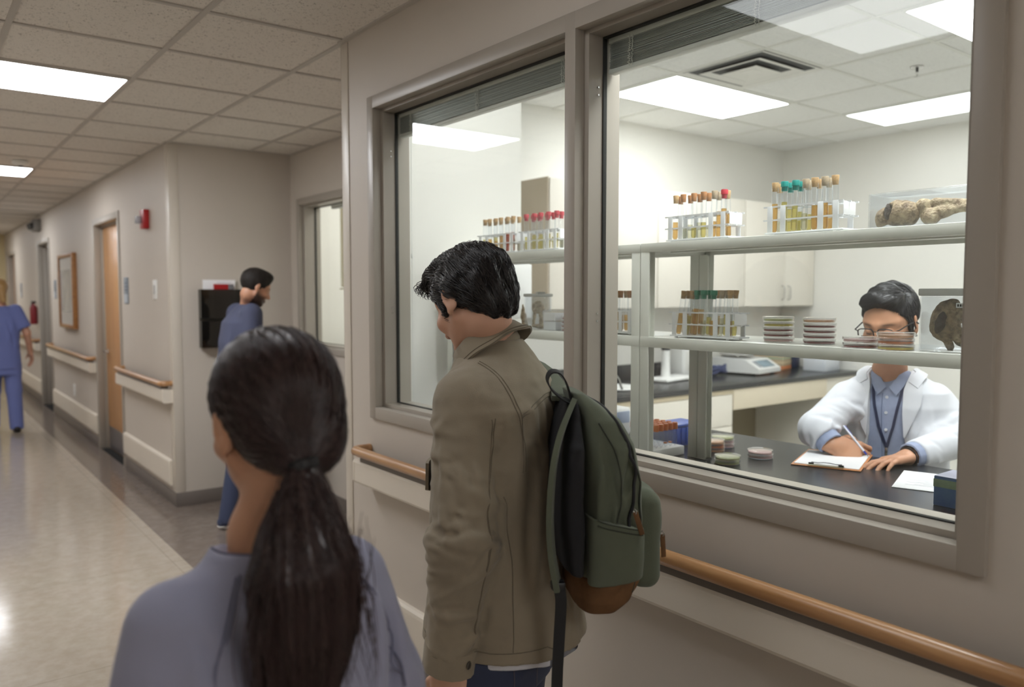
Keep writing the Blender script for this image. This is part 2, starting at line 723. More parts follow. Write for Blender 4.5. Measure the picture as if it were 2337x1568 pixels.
# office behind the alcove window, dark room behind door 2
m = MB()
m.box((5.0, 4.5, 0), (5.1, 6.4, LZ), M['labwall'])
m.box((2.65, 6.3, 0), (5.0, 6.4, LZ), M['labwall'])
m.box((2.65, 4.5, 0), (5.0, 4.56, LZ), M['labwall'])
m.box((2.65, 4.5, LZ-0.05), (5.0, 6.4, LZ), M['labwall'])
struct(m, 'wall_office')
m = MB()
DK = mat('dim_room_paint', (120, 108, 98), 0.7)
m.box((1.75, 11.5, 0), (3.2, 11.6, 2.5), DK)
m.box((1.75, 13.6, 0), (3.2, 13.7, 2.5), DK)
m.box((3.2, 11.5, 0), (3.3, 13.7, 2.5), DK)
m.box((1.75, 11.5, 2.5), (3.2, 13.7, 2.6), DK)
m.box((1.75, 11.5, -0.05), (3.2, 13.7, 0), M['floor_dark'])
struct(m, 'wall_side_room')

# baseboards
m = MB()
m.box((XW-0.008, YB, 0), (XW, 3.285, 0.105), M['base'], 0.003)
struct(m, 'baseboard_window')
m = MB()
yy = 6.145
for a, b in DOORS+[(YE, YE)]:
    m.box((XW-0.008, yy-(0.008 if yy < 6.2 else 0), 0), (XW, a-0.05, 0.105), M['base'], 0.003)
    yy = b+0.05
struct(m, 'baseboard_right')
m = MB()
m.box((XW-0.008, 6.137, 0), (2.495, 6.145, 0.105), M['base'], 0.003)
m.box((2.487, 3.285, 0), (2.495, 6.137, 0.105), M['base'], 0.003)
struct(m, 'baseboard_alcove')
m = MB()
m.box((XL, YB, 0), (XL+0.008, YE, 0.105), M['base'], 0.003)
struct(m, 'baseboard_left')


# ------------------------------------------------------------------ windows
def window_frame(mb, x0, xs, xg, x1, cells, out, zin, zout, mt):
    """Pressed-steel window frame: face band, reveal, stop step, glazing recess; cells = [(y0,y1)...] clear openings at the face."""
    ya, yb = out
    za, zb = zout
    z0, z1 = zin
    st = 0.019
    edges = [ya]
    for c in cells:
        edges += [c[0], c[1]]
    edges.append(yb)
    # vertical members
    for i in range(0, len(edges), 2):
        a, b = edges[i], edges[i+1]
        mb.box((x0, a, za), (xs, b, zb), mt, 0.003)
        sa = a if i == 0 else a-st
        sb = b if i == len(edges)-2 else b+st
        mb.box((xs-0.0005, max(sa, ya)+0.0005, za+0.002), (x1, min(sb, yb)-0.0005, zb-0.002), mt)
    mb.box((x0+0.0004, ya+0.001, za), (xs, yb-0.001, z0), mt, 0.003)
    mb.box((x0+0.0004, ya+0.001, z1), (xs, yb-0.001, zb), mt, 0.003)
    mb.box((xs+0.0007, ya+0.002, za+0.002), (x1-0.0005, yb-0.002, z0+0.014), mt)
    mb.box((xs+0.0007, ya+0.002, z1-0.012), (x1-0.0005, yb-0.002, zb-0.002), mt)


def gaskets(mb, xg, cells, z0, z1):
    for a, b in cells:
        for (p, q) in (((a, z0), (a+0.004, z1)), ((b-0.004, z0), (b, z1)), ((a, z0), (b, z0+0.003)), ((a, z1-0.005), (b, z1))):
            mb.box((xg-0.004, p[0], p[1]), (xg+0.010, q[0], q[1]), M['gasket'])


win = thing('window_1', None, None)
win['kind'] = 'structure'
CELLS = [(0.663, 1.743), (1.789, 2.982)]
m = MB()
window_frame(m, 1.566, 1.604, 1.662, 1.728, CELLS, (0.611, 3.034), (1.106, 2.341), (1.056, 2.392), M['trimpaint'])
for yy, zz in ((1.7225, 1.5), (1.7225, 2.16), (2.9625, 2.15), (2.9625, 1.5)):
    for dz in (0, 0.022):
        m.cyl((1.64, yy+0.0005, zz+dz), (1.64, yy-0.0012, zz+dz), 0.0028, M['chrome'], n=8)
m.build('window_frame', win)
GC = [(a+0.019, b-0.019) for a, b in CELLS]
m = MB()
gaskets(m, 1.662, GC, 1.120, 2.329)
m.build('gasket', win)
for a, b in GC:
    m = MB()
    m.box((1.662, a, 1.120), (1.668, b, 2.329), M['glass'])
    m.build('pane', win)

win2 = thing('window_2', None, None)
win2['kind'] = 'structure'
m = MB()
window_frame(m, 2.483, 2.521, 2.61, 2.655, [(4.81, 5.962)], (4.755, 6.014), (1.184, 2.268), (1.134, 2.318), M['trimpaint'])
m.build('window_frame', win2)
m = MB()
gaskets(m, 2.61, [(4.829, 5.943)], 1.198, 2.256)
m.build('gasket', win2)
m = MB()
m.box((2.608, 4.829, 1.198), (2.614, 5.943, 2.256), M['glass'])
m.build('pane', win2)


def raised_blind(name, label, y0, y1, x, ztop, drop, cord=1):
    t = thing(name, label, 'window blind', (x, (y0+y1)/2, ztop), 0, 'raised blinds behind the lab window')
    hl = (y1-y0)/2
    b = MB()
    b.box((-0.013, -hl, -0.016), (0.013, hl, 0), M['blind_rail'], 0.002)
    b.build('head_rail', t)
    b = MB()
    n = 22
    for i in range(n):
        z = -0.018-(drop-0.034)*(i+0.5)/n
        j = rng.uniform(-0.0015, 0.0015)
        e = rng.uniform(0, 0.005)
        b.box((-0.0125+j, -hl+0.003+e, z-0.0009), (0.0125+j, hl-0.003-e, z+0.0009), M['blind'])
    b.build('slat_stack', t)
    b = MB()
    b.box((-0.014, -hl, -drop), (0.014, hl, -drop+0.014), M['blind_rail'], 0.004)
    b.build('bottom_rail', t)
    for fy in (0.09, 0.5, 0.91):
        yy = -hl+2*hl*fy
        b = MB()
        for s in (-1, 1):
            for i in range(14):
                z0 = -0.012-(drop-0.02)*i/14
                b.tube([(-0.0145, yy+s*0.004+rng.uniform(-.003, .003), z0), (-0.0175, yy+s*0.008+rng.uniform(-.004, .004), z0-drop*0.03),
                        (-0.0145, yy+s*0.004+rng.uniform(-.003, .003), z0-drop*0.065)], 0.0011, M['blind_rail'], 5)
        b.build('ladder_cord', t)
    b = MB()
    yy = hl-0.055 if cord > 0 else -hl+0.012
    b.tube([(0.012, yy, -0.01), (0.011, yy, -0.5), (0.012, yy, -1.185)], 0.0013, M['blind_rail'], 5)
    b.lathe([(0.001, 0), (0.004, 0.004), (0.003, 0.02), (0.001, 0.024)], M['blind_rail'], (0.012, yy, -0.60), 8)
    b.build('lift_cord', t)
    return t


raised_blind('window_blind', 'raised mini blind bunched at the top of the left lab window', 1.815, 2.955, 1.688, 2.327, 0.098)
raised_blind('window_blind', 'raised mini blind bunched at the top of the right lab window', 0.69, 1.718, 1.688, 2.327, 0.104, -1)

# ------------------------------------------------------------------ doors of the corridor
for i, (a, b) in enumerate(DOORS):
    d = thing('door_%d' % (i+1), None, None)
    d['kind'] = 'structure'
    m = MB()
    for (p, q) in ((a-0.05, a+0.012), (b-0.012, b+0.05)):
        m.box((XW-0.012, p, 0), (XW+0.06, q, DZ+0.05), M['trimpaint'], 0.004)
    m.box((XW-0.0118, a-0.049, DZ-0.012), (XW+0.06, b+0.049, DZ+0.05), M['trimpaint'], 0.004)
    for (p, q) in ((a-0.02, a+0.03), (b-0.03, b+0.02)):
        m.box((XW+0.06, p, 0), (XW+0.171, q, DZ), M['trimpaint'], 0.002)
    m.box((XW+0.06, a, DZ-0.03), (XW+0.171, b, DZ), M['trimpaint'], 0.002)
    m.build('door_frame', d)
    if i != 1:
        m = MB()
        m.box((XW+0.075, a+0.031, 0.008), (XW+0.119, b-0.031, DZ-0.032), M['door_wood'], 0.003)
        m.build('door_leaf', d)
        m = MB()
        m.box((XW+0.0735, a+0.05, 0.015), (XW+0.075, b-0.05, 0.24), M['kick'])
        m.build('kick_plate', d)
        m = MB()
        m.tube([(XW+0.075, b-0.12, 1.0), (XW+0.035, b-0.12, 1.0), (XW+0.035, b-0.24, 1.0)], 0.009, M['chrome'], 10)
        m.lathe([(0.027, -0.004), (0.027, 0.004)], M['chrome'], (0, 0, 0))
        for k in range(len(m.v)-40, len(m.v)):
            v = m.v[k]
            m.v[k] = (XW+0.071+v[2], b-0.12+v[0], 1.0+v[1])
        m.build('door_handle', d)
    else:
        m = MB()
        m.box((XW+0.17, b-0.075, 0.008), (XW+1.1, b-0.032, DZ-0.032), mat('dark_veneer', (70, 54, 44), 0.5), 0.003)
        m.build('door_leaf', d)


# ------------------------------------------------------------------ corner guards, handrails, wall guards
def corner_guard(x, y, sx, sy, label, z0=0.105):
    m = MB()
    m.box((x-0.003 if sx > 0 else x+0.003, y-sy*0.003, z0), (x+sx*0.055, y-sy*0.0002-sy*0.003+sy*0.003, CZ-0.01), M['guard'])
    return m


def lguard(name, label, cx, cy, dx, dy, wx, wy):
    """Vertical L guard on the outer corner (cx, cy): wx along +-x on the y face, wy along +-y on the x face; dx, dy point out of the wall."""
    m = MB()
    t = 0.004
    m.box((cx+dx*t, cy+dy*t, 0.105), (cx+wx, cy, CZ-0.012), M['guard'], 0.0015)
    m.box((cx+dx*t, cy+dy*t, 0.1055), (cx, cy+wy, CZ-0.0125), M['guard'], 0.0015)
    o = m.build(name)
    return tag(o, label, 'corner guard', 'corner guards of the corridor walls')


lguard('corner_guard', 'cream corner guard on the wall end left of the lab window', XW, 3.285, -1, 1, 0.055, -0.062)
lguard('corner_guard', 'cream corner guard on the outer corner left of the alcove', XW, 6.145, -1, -1, 0.062, 0.1)


def handrail(label, y0, y1, open0=True, open1=True):
    """Round oak rail on returns above a cream bumper board."""
    t = thing('handrail', label, 'handrail', (XW, (y0+y1)/2, 0), 0, 'oak handrails along the corridor')
    h = (y1-y0)/2
    m = MB()
    xr = -0.079
    pts = []
    if open0:
        pts += [(-0.002, -h+0.02, 0.920), (-0.05, -h+0.02, 0.920), (-0.068, -h+0.024, 0.920), (-0.077, -h+0.036, 0.920)]
    else:
        pts += [(xr, -h, 0.920)]
    pts += [(xr, -h+0.06, 0.920), (xr, 0, 0.920), (xr, h-0.06, 0.920)]
    if open1:
        pts += [(-0.077, h-0.036, 0.920), (-0.068, h-0.024, 0.920), (-0.05, h-0.02, 0.920), (-0.002, h-0.02, 0.920)]
    else:
        pts += [(xr, h, 0.920)]
    m.tube(pts, 0.0205, M['rail_wood'], 18, up=(0, 0, 1))
    m.build('rail', t)
    m = MB()
    prof = [(-0.002, 0.873), (-0.062, 0.879), (-0.070, 0.876), (-0.074, 0.868), (-0.074, 0.790), (-0.070, 0.781), (-0.060, 0.776), (-0.002, 0.776)]
    m.prism(prof, 'y', -h+0.012, h-0.012, M['cream'])
    m.build('bumper_board', t)
    for s in (-1, 1):
        ye = s*(h-0.013)
        m = MB()
        m.prism([(x-0.0012*(1 if x < -0.01 else 0), z) for x, z in prof], 'y', ye, ye+s*0.013, M['cream'])
        m.build('end_cap', t)
    m = MB()
    m.box((-0.070, -h+0.06, 0.874), (-0.020, h-0.06, 0.902), M['base'])
    m.build('rail_support', t)
    return t


handrail('oak handrail over cream bumper running below the lab window', YB+0.1, 3.075)
handrail('oak handrail over cream bumper between the alcove corner and the nearest wooden door', 6.175, 7.79)
handrail('oak handrail over cream bumper under the framed picture', 9.06, 11.97)
handrail('oak handrail over cream bumper beyond the dark open doorway', 13.16, 15.87)


def wall_guard(label, y0, y1):
    m = MB()
    prof = [(0, 0.335), (-0.014, 0.333), (-0.022, 0.324), (-0.024, 0.31), (-0.024, 0.16), (-0.022, 0.146), (-0.014, 0.139), (0, 0.138)]
    m.prism([(XW+x, z) for x, z in prof], 'y', y0, y1, M['cream'])
    o = m.build('wall_guard')
    return tag(o, label, 'wall guard', 'low cream wall guards')


wall_guard('low cream crash board near the floor below the lab window', YB+0.05, 3.222)
wall_guard('low cream crash board near the floor beside the alcove corner', 6.245, 7.80)
wall_guard('low cream crash board near the floor below the wall outlet', 9.05, 11.98)
wall_guard('low cream crash board near the floor beyond the dark open doorway', 13.15, 15.88)


# ------------------------------------------------------------------ ceiling lights
def troffer(label, x0, x1, y0, y1, z, mt, rim, group):
    t = thing('ceiling_light', label, 'ceiling light', ((x0+x1)/2, (y0+y1)/2, z), 0, group)
    a, b = (x1-x0)/2, (y1-y0)/2
    m = MB()
    f = 0.014
    m.box((-a, -b, -0.009), (a, -b+f, 0), rim)
    m.box((-a, b-f, -0.009), (a, b, 0), rim)
    m.box((-a, -b+f, -0.009), (-a+f, b-f, 0), rim)
    m.box((a-f, -b+f, -0.009), (a, b-f, 0), rim)
    m.build('frame', t)
    m = MB()
    m.box((-a+f, -b+f, -0.0105), (a-f, b-f, -0.001), mt)
    m.build('diffuser', t)
    return t


CG = 'lit panels in the corridor ceiling'
CFAR = emit_mat('corridor_diffuser_far', (250, 252, 255), CORRIDOR_LIGHT*0.58)
for y0, lb in ((4.474, 'large bright corridor ceiling light, the nearest one in view'),
               (8.122, 'bright corridor ceiling light over the middle of the hall, second in view'),
               (11.77, 'small far corridor ceiling light at the left picture edge, third in view')):
    troffer(lb, -0.193, 0.973, y0-0.004, y0+0.58, CZ-0.001, M['clight'] if y0 < 5 else CFAR, M['tgrid'], CG)
troffer('corridor ceiling light at the far end of the hall', -0.193, 0.973, 15.4, 15.98, CZ-0.001, CFAR, M['tgrid'], CG)
CN = emit_mat('corridor_diffuser_dim', (250, 252, 255), CORRIDOR_LIGHT*0.16)
troffer('corridor ceiling light overhead, mirrored in the right lab window', -0.193, 0.973, 1.40, 1.98, CZ-0.001, CN, M['tgrid'], CG)
troffer('corridor ceiling light behind the viewer', -0.193, 0.973, -2.25, -1.67, CZ-0.001, CFAR, M['tgrid'], CG)
LG = 'lit panels in the lab ceiling'
troffer('bright lab ceiling panel left of the air vent, seen whole', 3.752, 4.93, 3.262, 3.848, LZ-0.001, emit_mat('lab_diffuser_mild', (250, 252, 255), LAB_LIGHT*0.75), M['tgridlab'], LG)
troffer('bright lab ceiling panel at the right, beyond the sprinkler', 5.562, 6.15, 2.02, 3.238, LZ-0.001, emit_mat('lab_diffuser_soft', (250, 252, 255), LAB_LIGHT*0.25), M['tgridlab'], LG)
troffer('bright lab ceiling panel cut by the top right window corner', 3.752, 4.93, 1.32, 1.905, LZ-0.001, M['llight'], M['tgridlab'], LG)
troffer('lab ceiling panel out of view near the window', 3.752, 4.93, -0.5, 0.085, LZ-0.001, M['llight'], M['tgridlab'], LG)
troffer('lab ceiling panel out of view above the shelf, near the left window', 1.745, 2.33, 1.94, 3.13, LZ-0.001, emit_mat('lab_diffuser_low', (250, 252, 255), LAB_LIGHT*0.22), M['tgridlab'], LG)
troffer('lab ceiling panel out of view above the shelf', 1.745, 2.33, 0.41, 1.6, LZ-0.001, emit_mat('lab_diffuser_strong', (250, 252, 255), LAB_LIGHT*1.45), M['tgridlab'], LG)
od = bpy.data.lights.new('office_lamp', 'AREA')
od.energy = 26
od.size = 1.0
oo = bpy.data.objects.new('office_lamp', od)
COL.objects.link(oo)
oo.location = (3.6, 5.4, 2.8)

# air vent in the lab ceiling
t = thing('air_vent', 'square white air vent with stepped louvres in the lab ceiling', 'air vent', (4.04, 2.945, LZ-0.001))
m = MB()
for (a, b, z0, z1) in ((0.29, 0.255, -0.008, 0), (0.215, 0.165, -0.014, -0.004), (0.125, 0.05, -0.02, -0.008)):
    for s in (-1, 1):
        V = [(s*a, -a, z0), (s*a, a, z0), (s*b, b, z1-0.0), (s*b, -b, z1)]
        m.add(V, [(0, 1, 2, 3)], M['lframe'])
        V = [(-a, s*a, z0), (a, s*a, z0), (b, s*b, z1), (-b, s*b, z1)]
        m.add(V, [(0, 1, 2, 3)], M['lframe'])
m.box((-0.05, -0.05, -0.010), (0.05, 0.05, -0.008), M['lframe'])
m.build('louvre', t)
m = MB()
m.box((-0.285, -0.285, -0.001), (0.285, 0.285, 0), mat('vent_dark', (70, 74, 76), 0.7))
m.build('back_plate', t)
# sprinkler
t = thing('sprinkler', 'small chrome sprinkler head in the lab ceiling', 'sprinkler', (4.74, 2.31, LZ-0.001))
m = MB()
m.lathe([(0.036, -0.001), (0.034, -0.008), (0.014, -0.012), (0.0001, -0.012)], M['chrome'], n=20)
m.build('escutcheon', t)
m = MB()
m.cyl((0, 0, -0.012), (0, 0, -0.03), 0.008, M['darkmetal'])
for s in (-1, 1):
    m.tube([(s*0.008, 0, -0.03), (s*0.012, 0, -0.042), (0, 0, -0.055)], 0.0025, M['chrome'], 6)
m.lathe([(0.0001, -0.0555), (0.015, -0.0555), (0.015, -0.058), (0.0001, -0.058)], M['chrome'], n=12)
m.build('nozzle', t)
t = thing('smoke_detector', 'small grey detector on the corridor ceiling beside the second light', 'smoke detector', (0.83, 7.72, CZ-0.006))
m = MB()
m.lathe([(0.06, 0), (0.06, -0.025), (0.045, -0.04), (0.0001, -0.042)], M['lframe'], n=20)
m.build('housing', t)
m = MB()
m.lathe([(0.02, -0.0405), (0.018, -0.05), (0.0001, -0.051)], M['darkmetal'], n=14)
m.build('sensor', t)


# ------------------------------------------------------------------ things on the corridor wall
def on_wall(name, label, cat, y, z, group=None):
    return thing(name, label, cat, (XW, y, z), 0, group)


t = on_wall('fire_alarm', 'red fire alarm strobe with clear lens high on the corridor wall', 'fire alarm', 6.80, 2.17)
m = MB()
m.box((-0.045, -0.06, -0.075), (0, 0.06, 0.075), M['red'], 0.006)
m.build('housing', t)
m = MB()
m.box((-0.085, -0.0, -0.035), (-0.045, 0.05, 0.025), clear_mat('strobe_lens', (225, 230, 235), 1.5, 0.05, body=(220, 222, 226), body_w=0.5), 0.006)
m.build('strobe_lens', t)
t = on_wall('light_switch', 'white wall switch plate below the fire alarm', 'switch', 6.61, 1.615)
m = MB()
m.box((-0.007, -0.06, -0.075), (0, 0.06, 0.075), M['white_plastic'], 0.004)
m.build('plate', t)
m = MB()
m.box((-0.012, -0.02, -0.035), (-0.007, 0.02, 0.035), mat('switch_grey', (190, 190, 188), 0.4), 0.003)
m.build('rocker', t)


def room_sign(label, y, z):
    t = on_wall('room_sign', label, 'sign', y, z, 'grey room signs beside the doors')
    m = MB()
    m.box((-0.008, -0.075, -0.115), (0, 0.075, 0.115), M['blue_grey'], 0.002)
    m.build('plate', t)
    m = MB()
    m.box((-0.0095, -0.07, -0.105), (-0.0082, 0.07, -0.03), mat('sign_light', (182, 190, 198), 0.4))
    for k in range(3):
        m.box((-0.0095, -0.055, 0.06-k*0.03), (-0.0082, 0.03, 0.07-k*0.03), mat('sign_text', (90, 98, 110), 0.5))
    m.build('insert', t)


room_sign('grey room sign between the nearest wooden door and the switch', 7.60, 1.61)
room_sign('grey room sign between the dark doorway and the framed picture', 11.62, 1.64)
room_sign('small grey room sign beyond the dark doorway', 15.2, 1.64)
t = on_wall('wall_outlet', 'white wall outlet low on the corridor wall under the picture', 'outlet', 10.44, 0.465)
m = MB()
m.box((-0.007, -0.05, -0.07), (0, 0.05, 0.07), M['white_plastic'], 0.003)
m.build('plate', t)
SF_ = mat('socket_face', (210, 210, 208), 0.4)
for s in (-1, 1):
    m = MB()
    m.box((-0.009, -0.018, s*0.028-0.016), (-0.007, 0.018, s*0.028+0.016), SF_, 0.002)
    m.build('socket', t)
t = on_wall('framed_picture', 'framed picture with wood edge on the corridor wall', 'picture', 10.55, 1.615)
m = MB()
for (a, b) in (((-0.5, -0.43), (-0.46, 0.43)), ((0.46, -0.43), (0.5, 0.43)), ((-0.46, 0.39), (0.46, 0.43)), ((-0.46, -0.43), (0.46, -0.39))):
    m.box((-0.05, a[0], a[1]), (0, b[0], b[1]), wood_mat('frame_oak', (170, 118, 66), (140, 92, 48), 'y', 0.4, 30), 0.003)
m.build('frame', t)
m = MB()
m.box((-0.03, -0.46, -0.39), (-0.004, 0.46, 0.39), mat('picture_mat', (196, 192, 184), 0.5))
m.build('mat_board', t)
m = MB()
m.box((-0.032, -0.30, -0.24), (-0.0302, 0.38, 0.25), mat('picture_print', (176, 182, 192), 0.12, var=(6, 0.2)))
m.build('print', t)
t = on_wall('exit_light', 'small dark emergency light box high on the far corridor wall', 'emergency light', 12.85, 2.53)
m = MB()
m.box((-0.09, -0.15, -0.08), (0, 0.15, 0.08), mat('grey_box', (120, 116, 110), 0.5), 0.008)
m.build('housing', t)
for s in (-1, 1):
    m = MB()
    m.cyl((-0.06, s*0.08-0.0, -0.0), (-0.13, s*0.08-0.02, -0.02), 0.045, M['black_plastic'], n=16)
    m.build('lamp_head', t)
t = on_wall('fire_extinguisher', 'red fire extinguisher hung on the far corridor wall', 'fire extinguisher', 13.35, 1.26)
m = MB()
m.lathe([(0.001, -0.24), (0.07, -0.235), (0.078, -0.2), (0.078, 0.14), (0.06, 0.19), (0.025, 0.22), (0.022, 0.25), (0.001, 0.25)], mat('dark_red_enamel', (120, 26, 34), 0.35), (-0.085, 0, 0.05), 20)
m.build('cylinder', t)
t.scale = (0.62, 0.62, 0.62)
m = MB()
m.box((-0.13, -0.015, 0.30), (-0.03, 0.015, 0.35), M['black_plastic'], 0.005)
m.build('valve', t)
m = MB()
m.tube([(-0.1, 0.02, 0.32), (-0.13, 0.09, 0.25), (-0.11, 0.11, 0.05), (-0.11, 0.1, -0.15)], 0.012, M['black_plastic'], 8)
m.build('hose', t)

# document holder on the alcove side wall
t = thing('document_holder', 'smoky plastic two-pocket wall file holder on the alcove wall', 'file holder', (1.915, 6.145, 1.4))
SMOKE = clear_mat('smoky_plastic', (150, 142, 128), 1.5, 0.05, body=(58, 54, 48), body_w=0.42)
m = MB()
m.box((-0.15, -0.012, -0.22), (0.15, 0, 0.215), mat('smoky_back', (78, 72, 62), 0.4), 0.003)
m.build('back_panel', t)
for z0, z1 in ((-0.22, -0.02), (0.0, 0.215)):
    m = MB()
    m.box((-0.15, -0.072, z0), (0.15, -0.066, z1), SMOKE)
    m.box((-0.15, -0.066, z0), (-0.145, -0.012, z1), SMOKE)
    m.box((0.145, -0.066, z0), (0.15, -0.012, z1), SMOKE)
    m.box((-0.145, -0.066, z0), (0.145, -0.012, z0+0.005), M['black_plastic'])
    m.build('pocket', t)
m = MB()
m.box((-0.12, -0.026, 0.0), (0.12, -0.015, 0.285), M['paper'])
for k in range(3):
    m.box((-0.02, -0.0265, 0.262-k*0.012), (0.09, -0.026, 0.2645-k*0.012), M['ink'])
tag(m.build('paper_stack', None, (1.915, 6.145, 1.402)), 'white papers standing in the top pocket of the file holder', 'papers')
m = MB()
m.box((-0.045, -0.044, -0.005), (0.1, -0.03, 0.245), M['red'])
m.box((0.06, -0.0445, 0.2), (0.1, -0.0436, 0.245), mat('grey_tab', (120, 120, 124), 0.5))
tag(m.build('folder', None, (1.915, 6.145, 1.41)), 'red folder in the top pocket of the file holder', 'folder')

# things seen through the alcove window
t = thing('window_blind', 'half lowered cream slat blind behind the alcove window', 'window blind', (2.70, 5.28, 2.27))
m = MB()
m.box((-0.014, -0.53, -0.03), (0.014, 0.53, 0), M['blind'], 0.002)
m.build('head_rail', t)
m = MB()
cream_slat = mat('cream_slat', (232, 222, 196), 0.5)
for k in range(30):
    z = -0.045-k*0.02
    m.box((-0.011, -0.5, z-0.0007), (0.011, 0.4, z+0.0007), cream_slat, rot=Euler((0, rad(52), 0)).to_matrix())
m.build('slat', t)
m = MB()
m.box((-0.012, -0.5, -0.655), (0.012, 0.4, -0.643), cream_slat, 0.003)
m.build('bottom_rail', t)
t = thing('desk', 'white office desk below the alcove window', 'desk', (3.3, 5.4, 0))
m = MB()
m.box((-0.55, -0.7, 1.08), (0.3, 0.75, 1.12), M['lframe'], 0.004)
m.build('desktop', t)
for x, y in ((-0.5, -0.65), (0.25, -0.65), (-0.5, 0.7), (0.25, 0.7)):
    m = MB()
    m.box((x-0.025, y-0.025, 0), (x+0.025, y+0.025, 1.08), M['lframe'])
    m.build('leg', t)
t = thing('notice_board', 'white board with papers on the wall behind the alcove window', 'notice board', (4.999, 5.5, 1.55))
m = MB()
m.box((-0.02, -0.6, -0.35), (0, 0.6, 0.35), M['paper'], 0.004)
m.build('board', t)
m = MB()
for k in range(4):
    m.box((-0.023, -0.45+0.25*k, -0.15), (-0.0205, -0.27+0.25*k, 0.1), M['ink'])
m.build('sheet', t)
t = thing('desk_phone', 'dark telephone on the desk behind the alcove window', 'telephone', (2.98, 5.45, 1.12))
m = MB()
m.box((-0.07, -0.09, 0), (0.07, 0.09, 0.04), M['black_plastic'], 0.01)
m.build('base', t)
m = MB()
m.tube([(-0.04, -0.1, 0.06), (-0.04, -0.06, 0.075), (-0.04, 0.06, 0.075), (-0.04, 0.1, 0.06)], 0.018, M['black_plastic'], 10)
m.build('handset', t)
# ------------------------------------------------------------------ lab furniture
BZ = 0.97          # near bench top
XF, XB = 2.02, 2.365   # shelf front and back
UZ, UB, LOZ, LOB = 1.752, 1.722, 1.434, 1.399

t = thing('lab_bench', 'long black-topped lab bench running below the window shelves', 'lab bench', (2.3, 1.2, 0))
m = MB()
m.box((-0.578, -1.9, BZ-0.032), (0.585, 2.035, BZ), M['bench'], 0.003)
m.build('worktop', t)
for yy in (-1.85, 0.2, 1.98):
    m = MB()
    m.box((-0.55, yy-0.02, 0), (0.25 if yy == 0.2 else 0.55, yy+0.02, BZ-0.033), M['cab'])
    m.build('end_panel', t)
m = MB()
m.box((-0.56, -1.83, 0.1), (-0.54, 1.96, BZ-0.033), M['cab'])
m.build('back_panel', t)


def shelf_unit(label, y0, y1):
    t = thing('shelf_unit', label, 'shelf', (XF, (y0+y1)/2, BZ), 0, 'grey steel shelf units on the lab bench')
    h = (y1-y0)/2
    d = XB-XF
    for nm, z1, z0 in (('upper_shelf', UZ-BZ, UB-BZ), ('lower_shelf', LOZ-BZ, LOB-BZ)):
        m = MB()
        m.box((0, -h, z1-0.004), (d, h, z1), M['shelf'], 0.0015)
        m.box((0, -h, z0), (0.003, h, z1-0.001), M['shelf'], 0.0012)
        m.box((0.003, -h+0.001, z0), (0.022, h-0.001, z0+0.003), M['shelf'])
        m.box((d-0.003, -h, z0), (d, h, z1-0.001), M['shelf'], 0.0012)
        m.box((0.003, -h, z0), (d-0.003, -h+0.003, z1-0.003), M['shelf'])
        m.box((0.003, h-0.003, z0), (d-0.003, h, z1-0.003), M['shelf'])
        m.box((0.15, -h+0.003, z0+0.004), (0.19, h-0.003, z1-0.004), M['shelf'])
        m.build(nm, t)
    for fx, w_ in ((0.001, 0.030), (d-0.034, 0.034)):
        for s in (-1, 1):
            m = MB()
            ya, yb = (h-0.040, h-0.0005) if s > 0 else (-h+0.0005, -h+0.040)
            ym = yb if s > 0 else ya
            m.box((fx, ya, 0.004), (fx+0.003, yb, UB-BZ), M['shelf'], 0.001)
            m.box((fx+w_-0.003, ya, 0.004), (fx+w_, yb, UB-BZ), M['shelf'], 0.001)
            m.box((fx+0.002, ym-s*0.003, 0.004), (fx+w_-0.002, ym, UB-BZ), M['shelf'])
            m.box((fx+0.002, ym-s*0.022, 0.004), (fx+w_-0.002, ym-s*0.019, UB-BZ), M['shelf'])
            p = m.build('post', t)
            m = MB()
            m.box((fx-0.004, ya-0.002, 0), (fx+w_+0.006, yb+0.0, 0.004), M['chrome'], 0.001)
            for k in range(3):
                m.cyl((fx+0.005+0.011*k, ym-s*0.043, 0.002), (fx+0.005+0.011*k, ym-s*0.043, 0.007), 0.003, M['chrome'], n=8)
            m.build('foot', p)
    return t


shelf_unit('grey steel two-tier shelf unit behind the right window, in front of the lab-coated writer', 0.56, 1.909)
shelf_unit('grey steel two-tier shelf unit behind the left window, running past the mullion', 1.911, 3.13)

# far counter with drawers and knee space
t = thing('wall_counter', 'black-topped cream counter along the far lab wall', 'counter', (4.7, 4.0, 0))
m = MB()
m.box((-2.1, -0.40, 0.885), (1.83, 0.385, 0.92), M['bench'], 0.003)
m.build('worktop', t)
m = MB()
m.box((-2.1, 0.365, 0.92), (1.83, 0.385, 1.03), M['bench'], 0.002)
m.build('backsplash', t)
m = MB()
m.box((-2.1, -0.36, 0.1), (0.12, 0.36, 0.884), M['cab'])
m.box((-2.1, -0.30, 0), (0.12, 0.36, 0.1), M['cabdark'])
m.box((-2.1, -0.385, 0.852), (0.12, -0.36, 0.884), mat('tan_rail', (206, 192, 164), 0.45))
m.build('base_cabinet', t)
m = MB()
m.box((1.36, -0.36, 0), (1.83, 0.36, 0.884), M['cab'])
m.build('base_cabinet', t)
m = MB()
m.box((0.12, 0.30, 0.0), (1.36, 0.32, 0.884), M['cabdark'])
m.build('knee_panel', t)
m = MB()
m.box((0.125, -0.385, 0.73), (1.36, -0.36, 0.884), mat('apron_cream', (228, 216, 194), 0.45), 0.002)
m.build('apron', t)
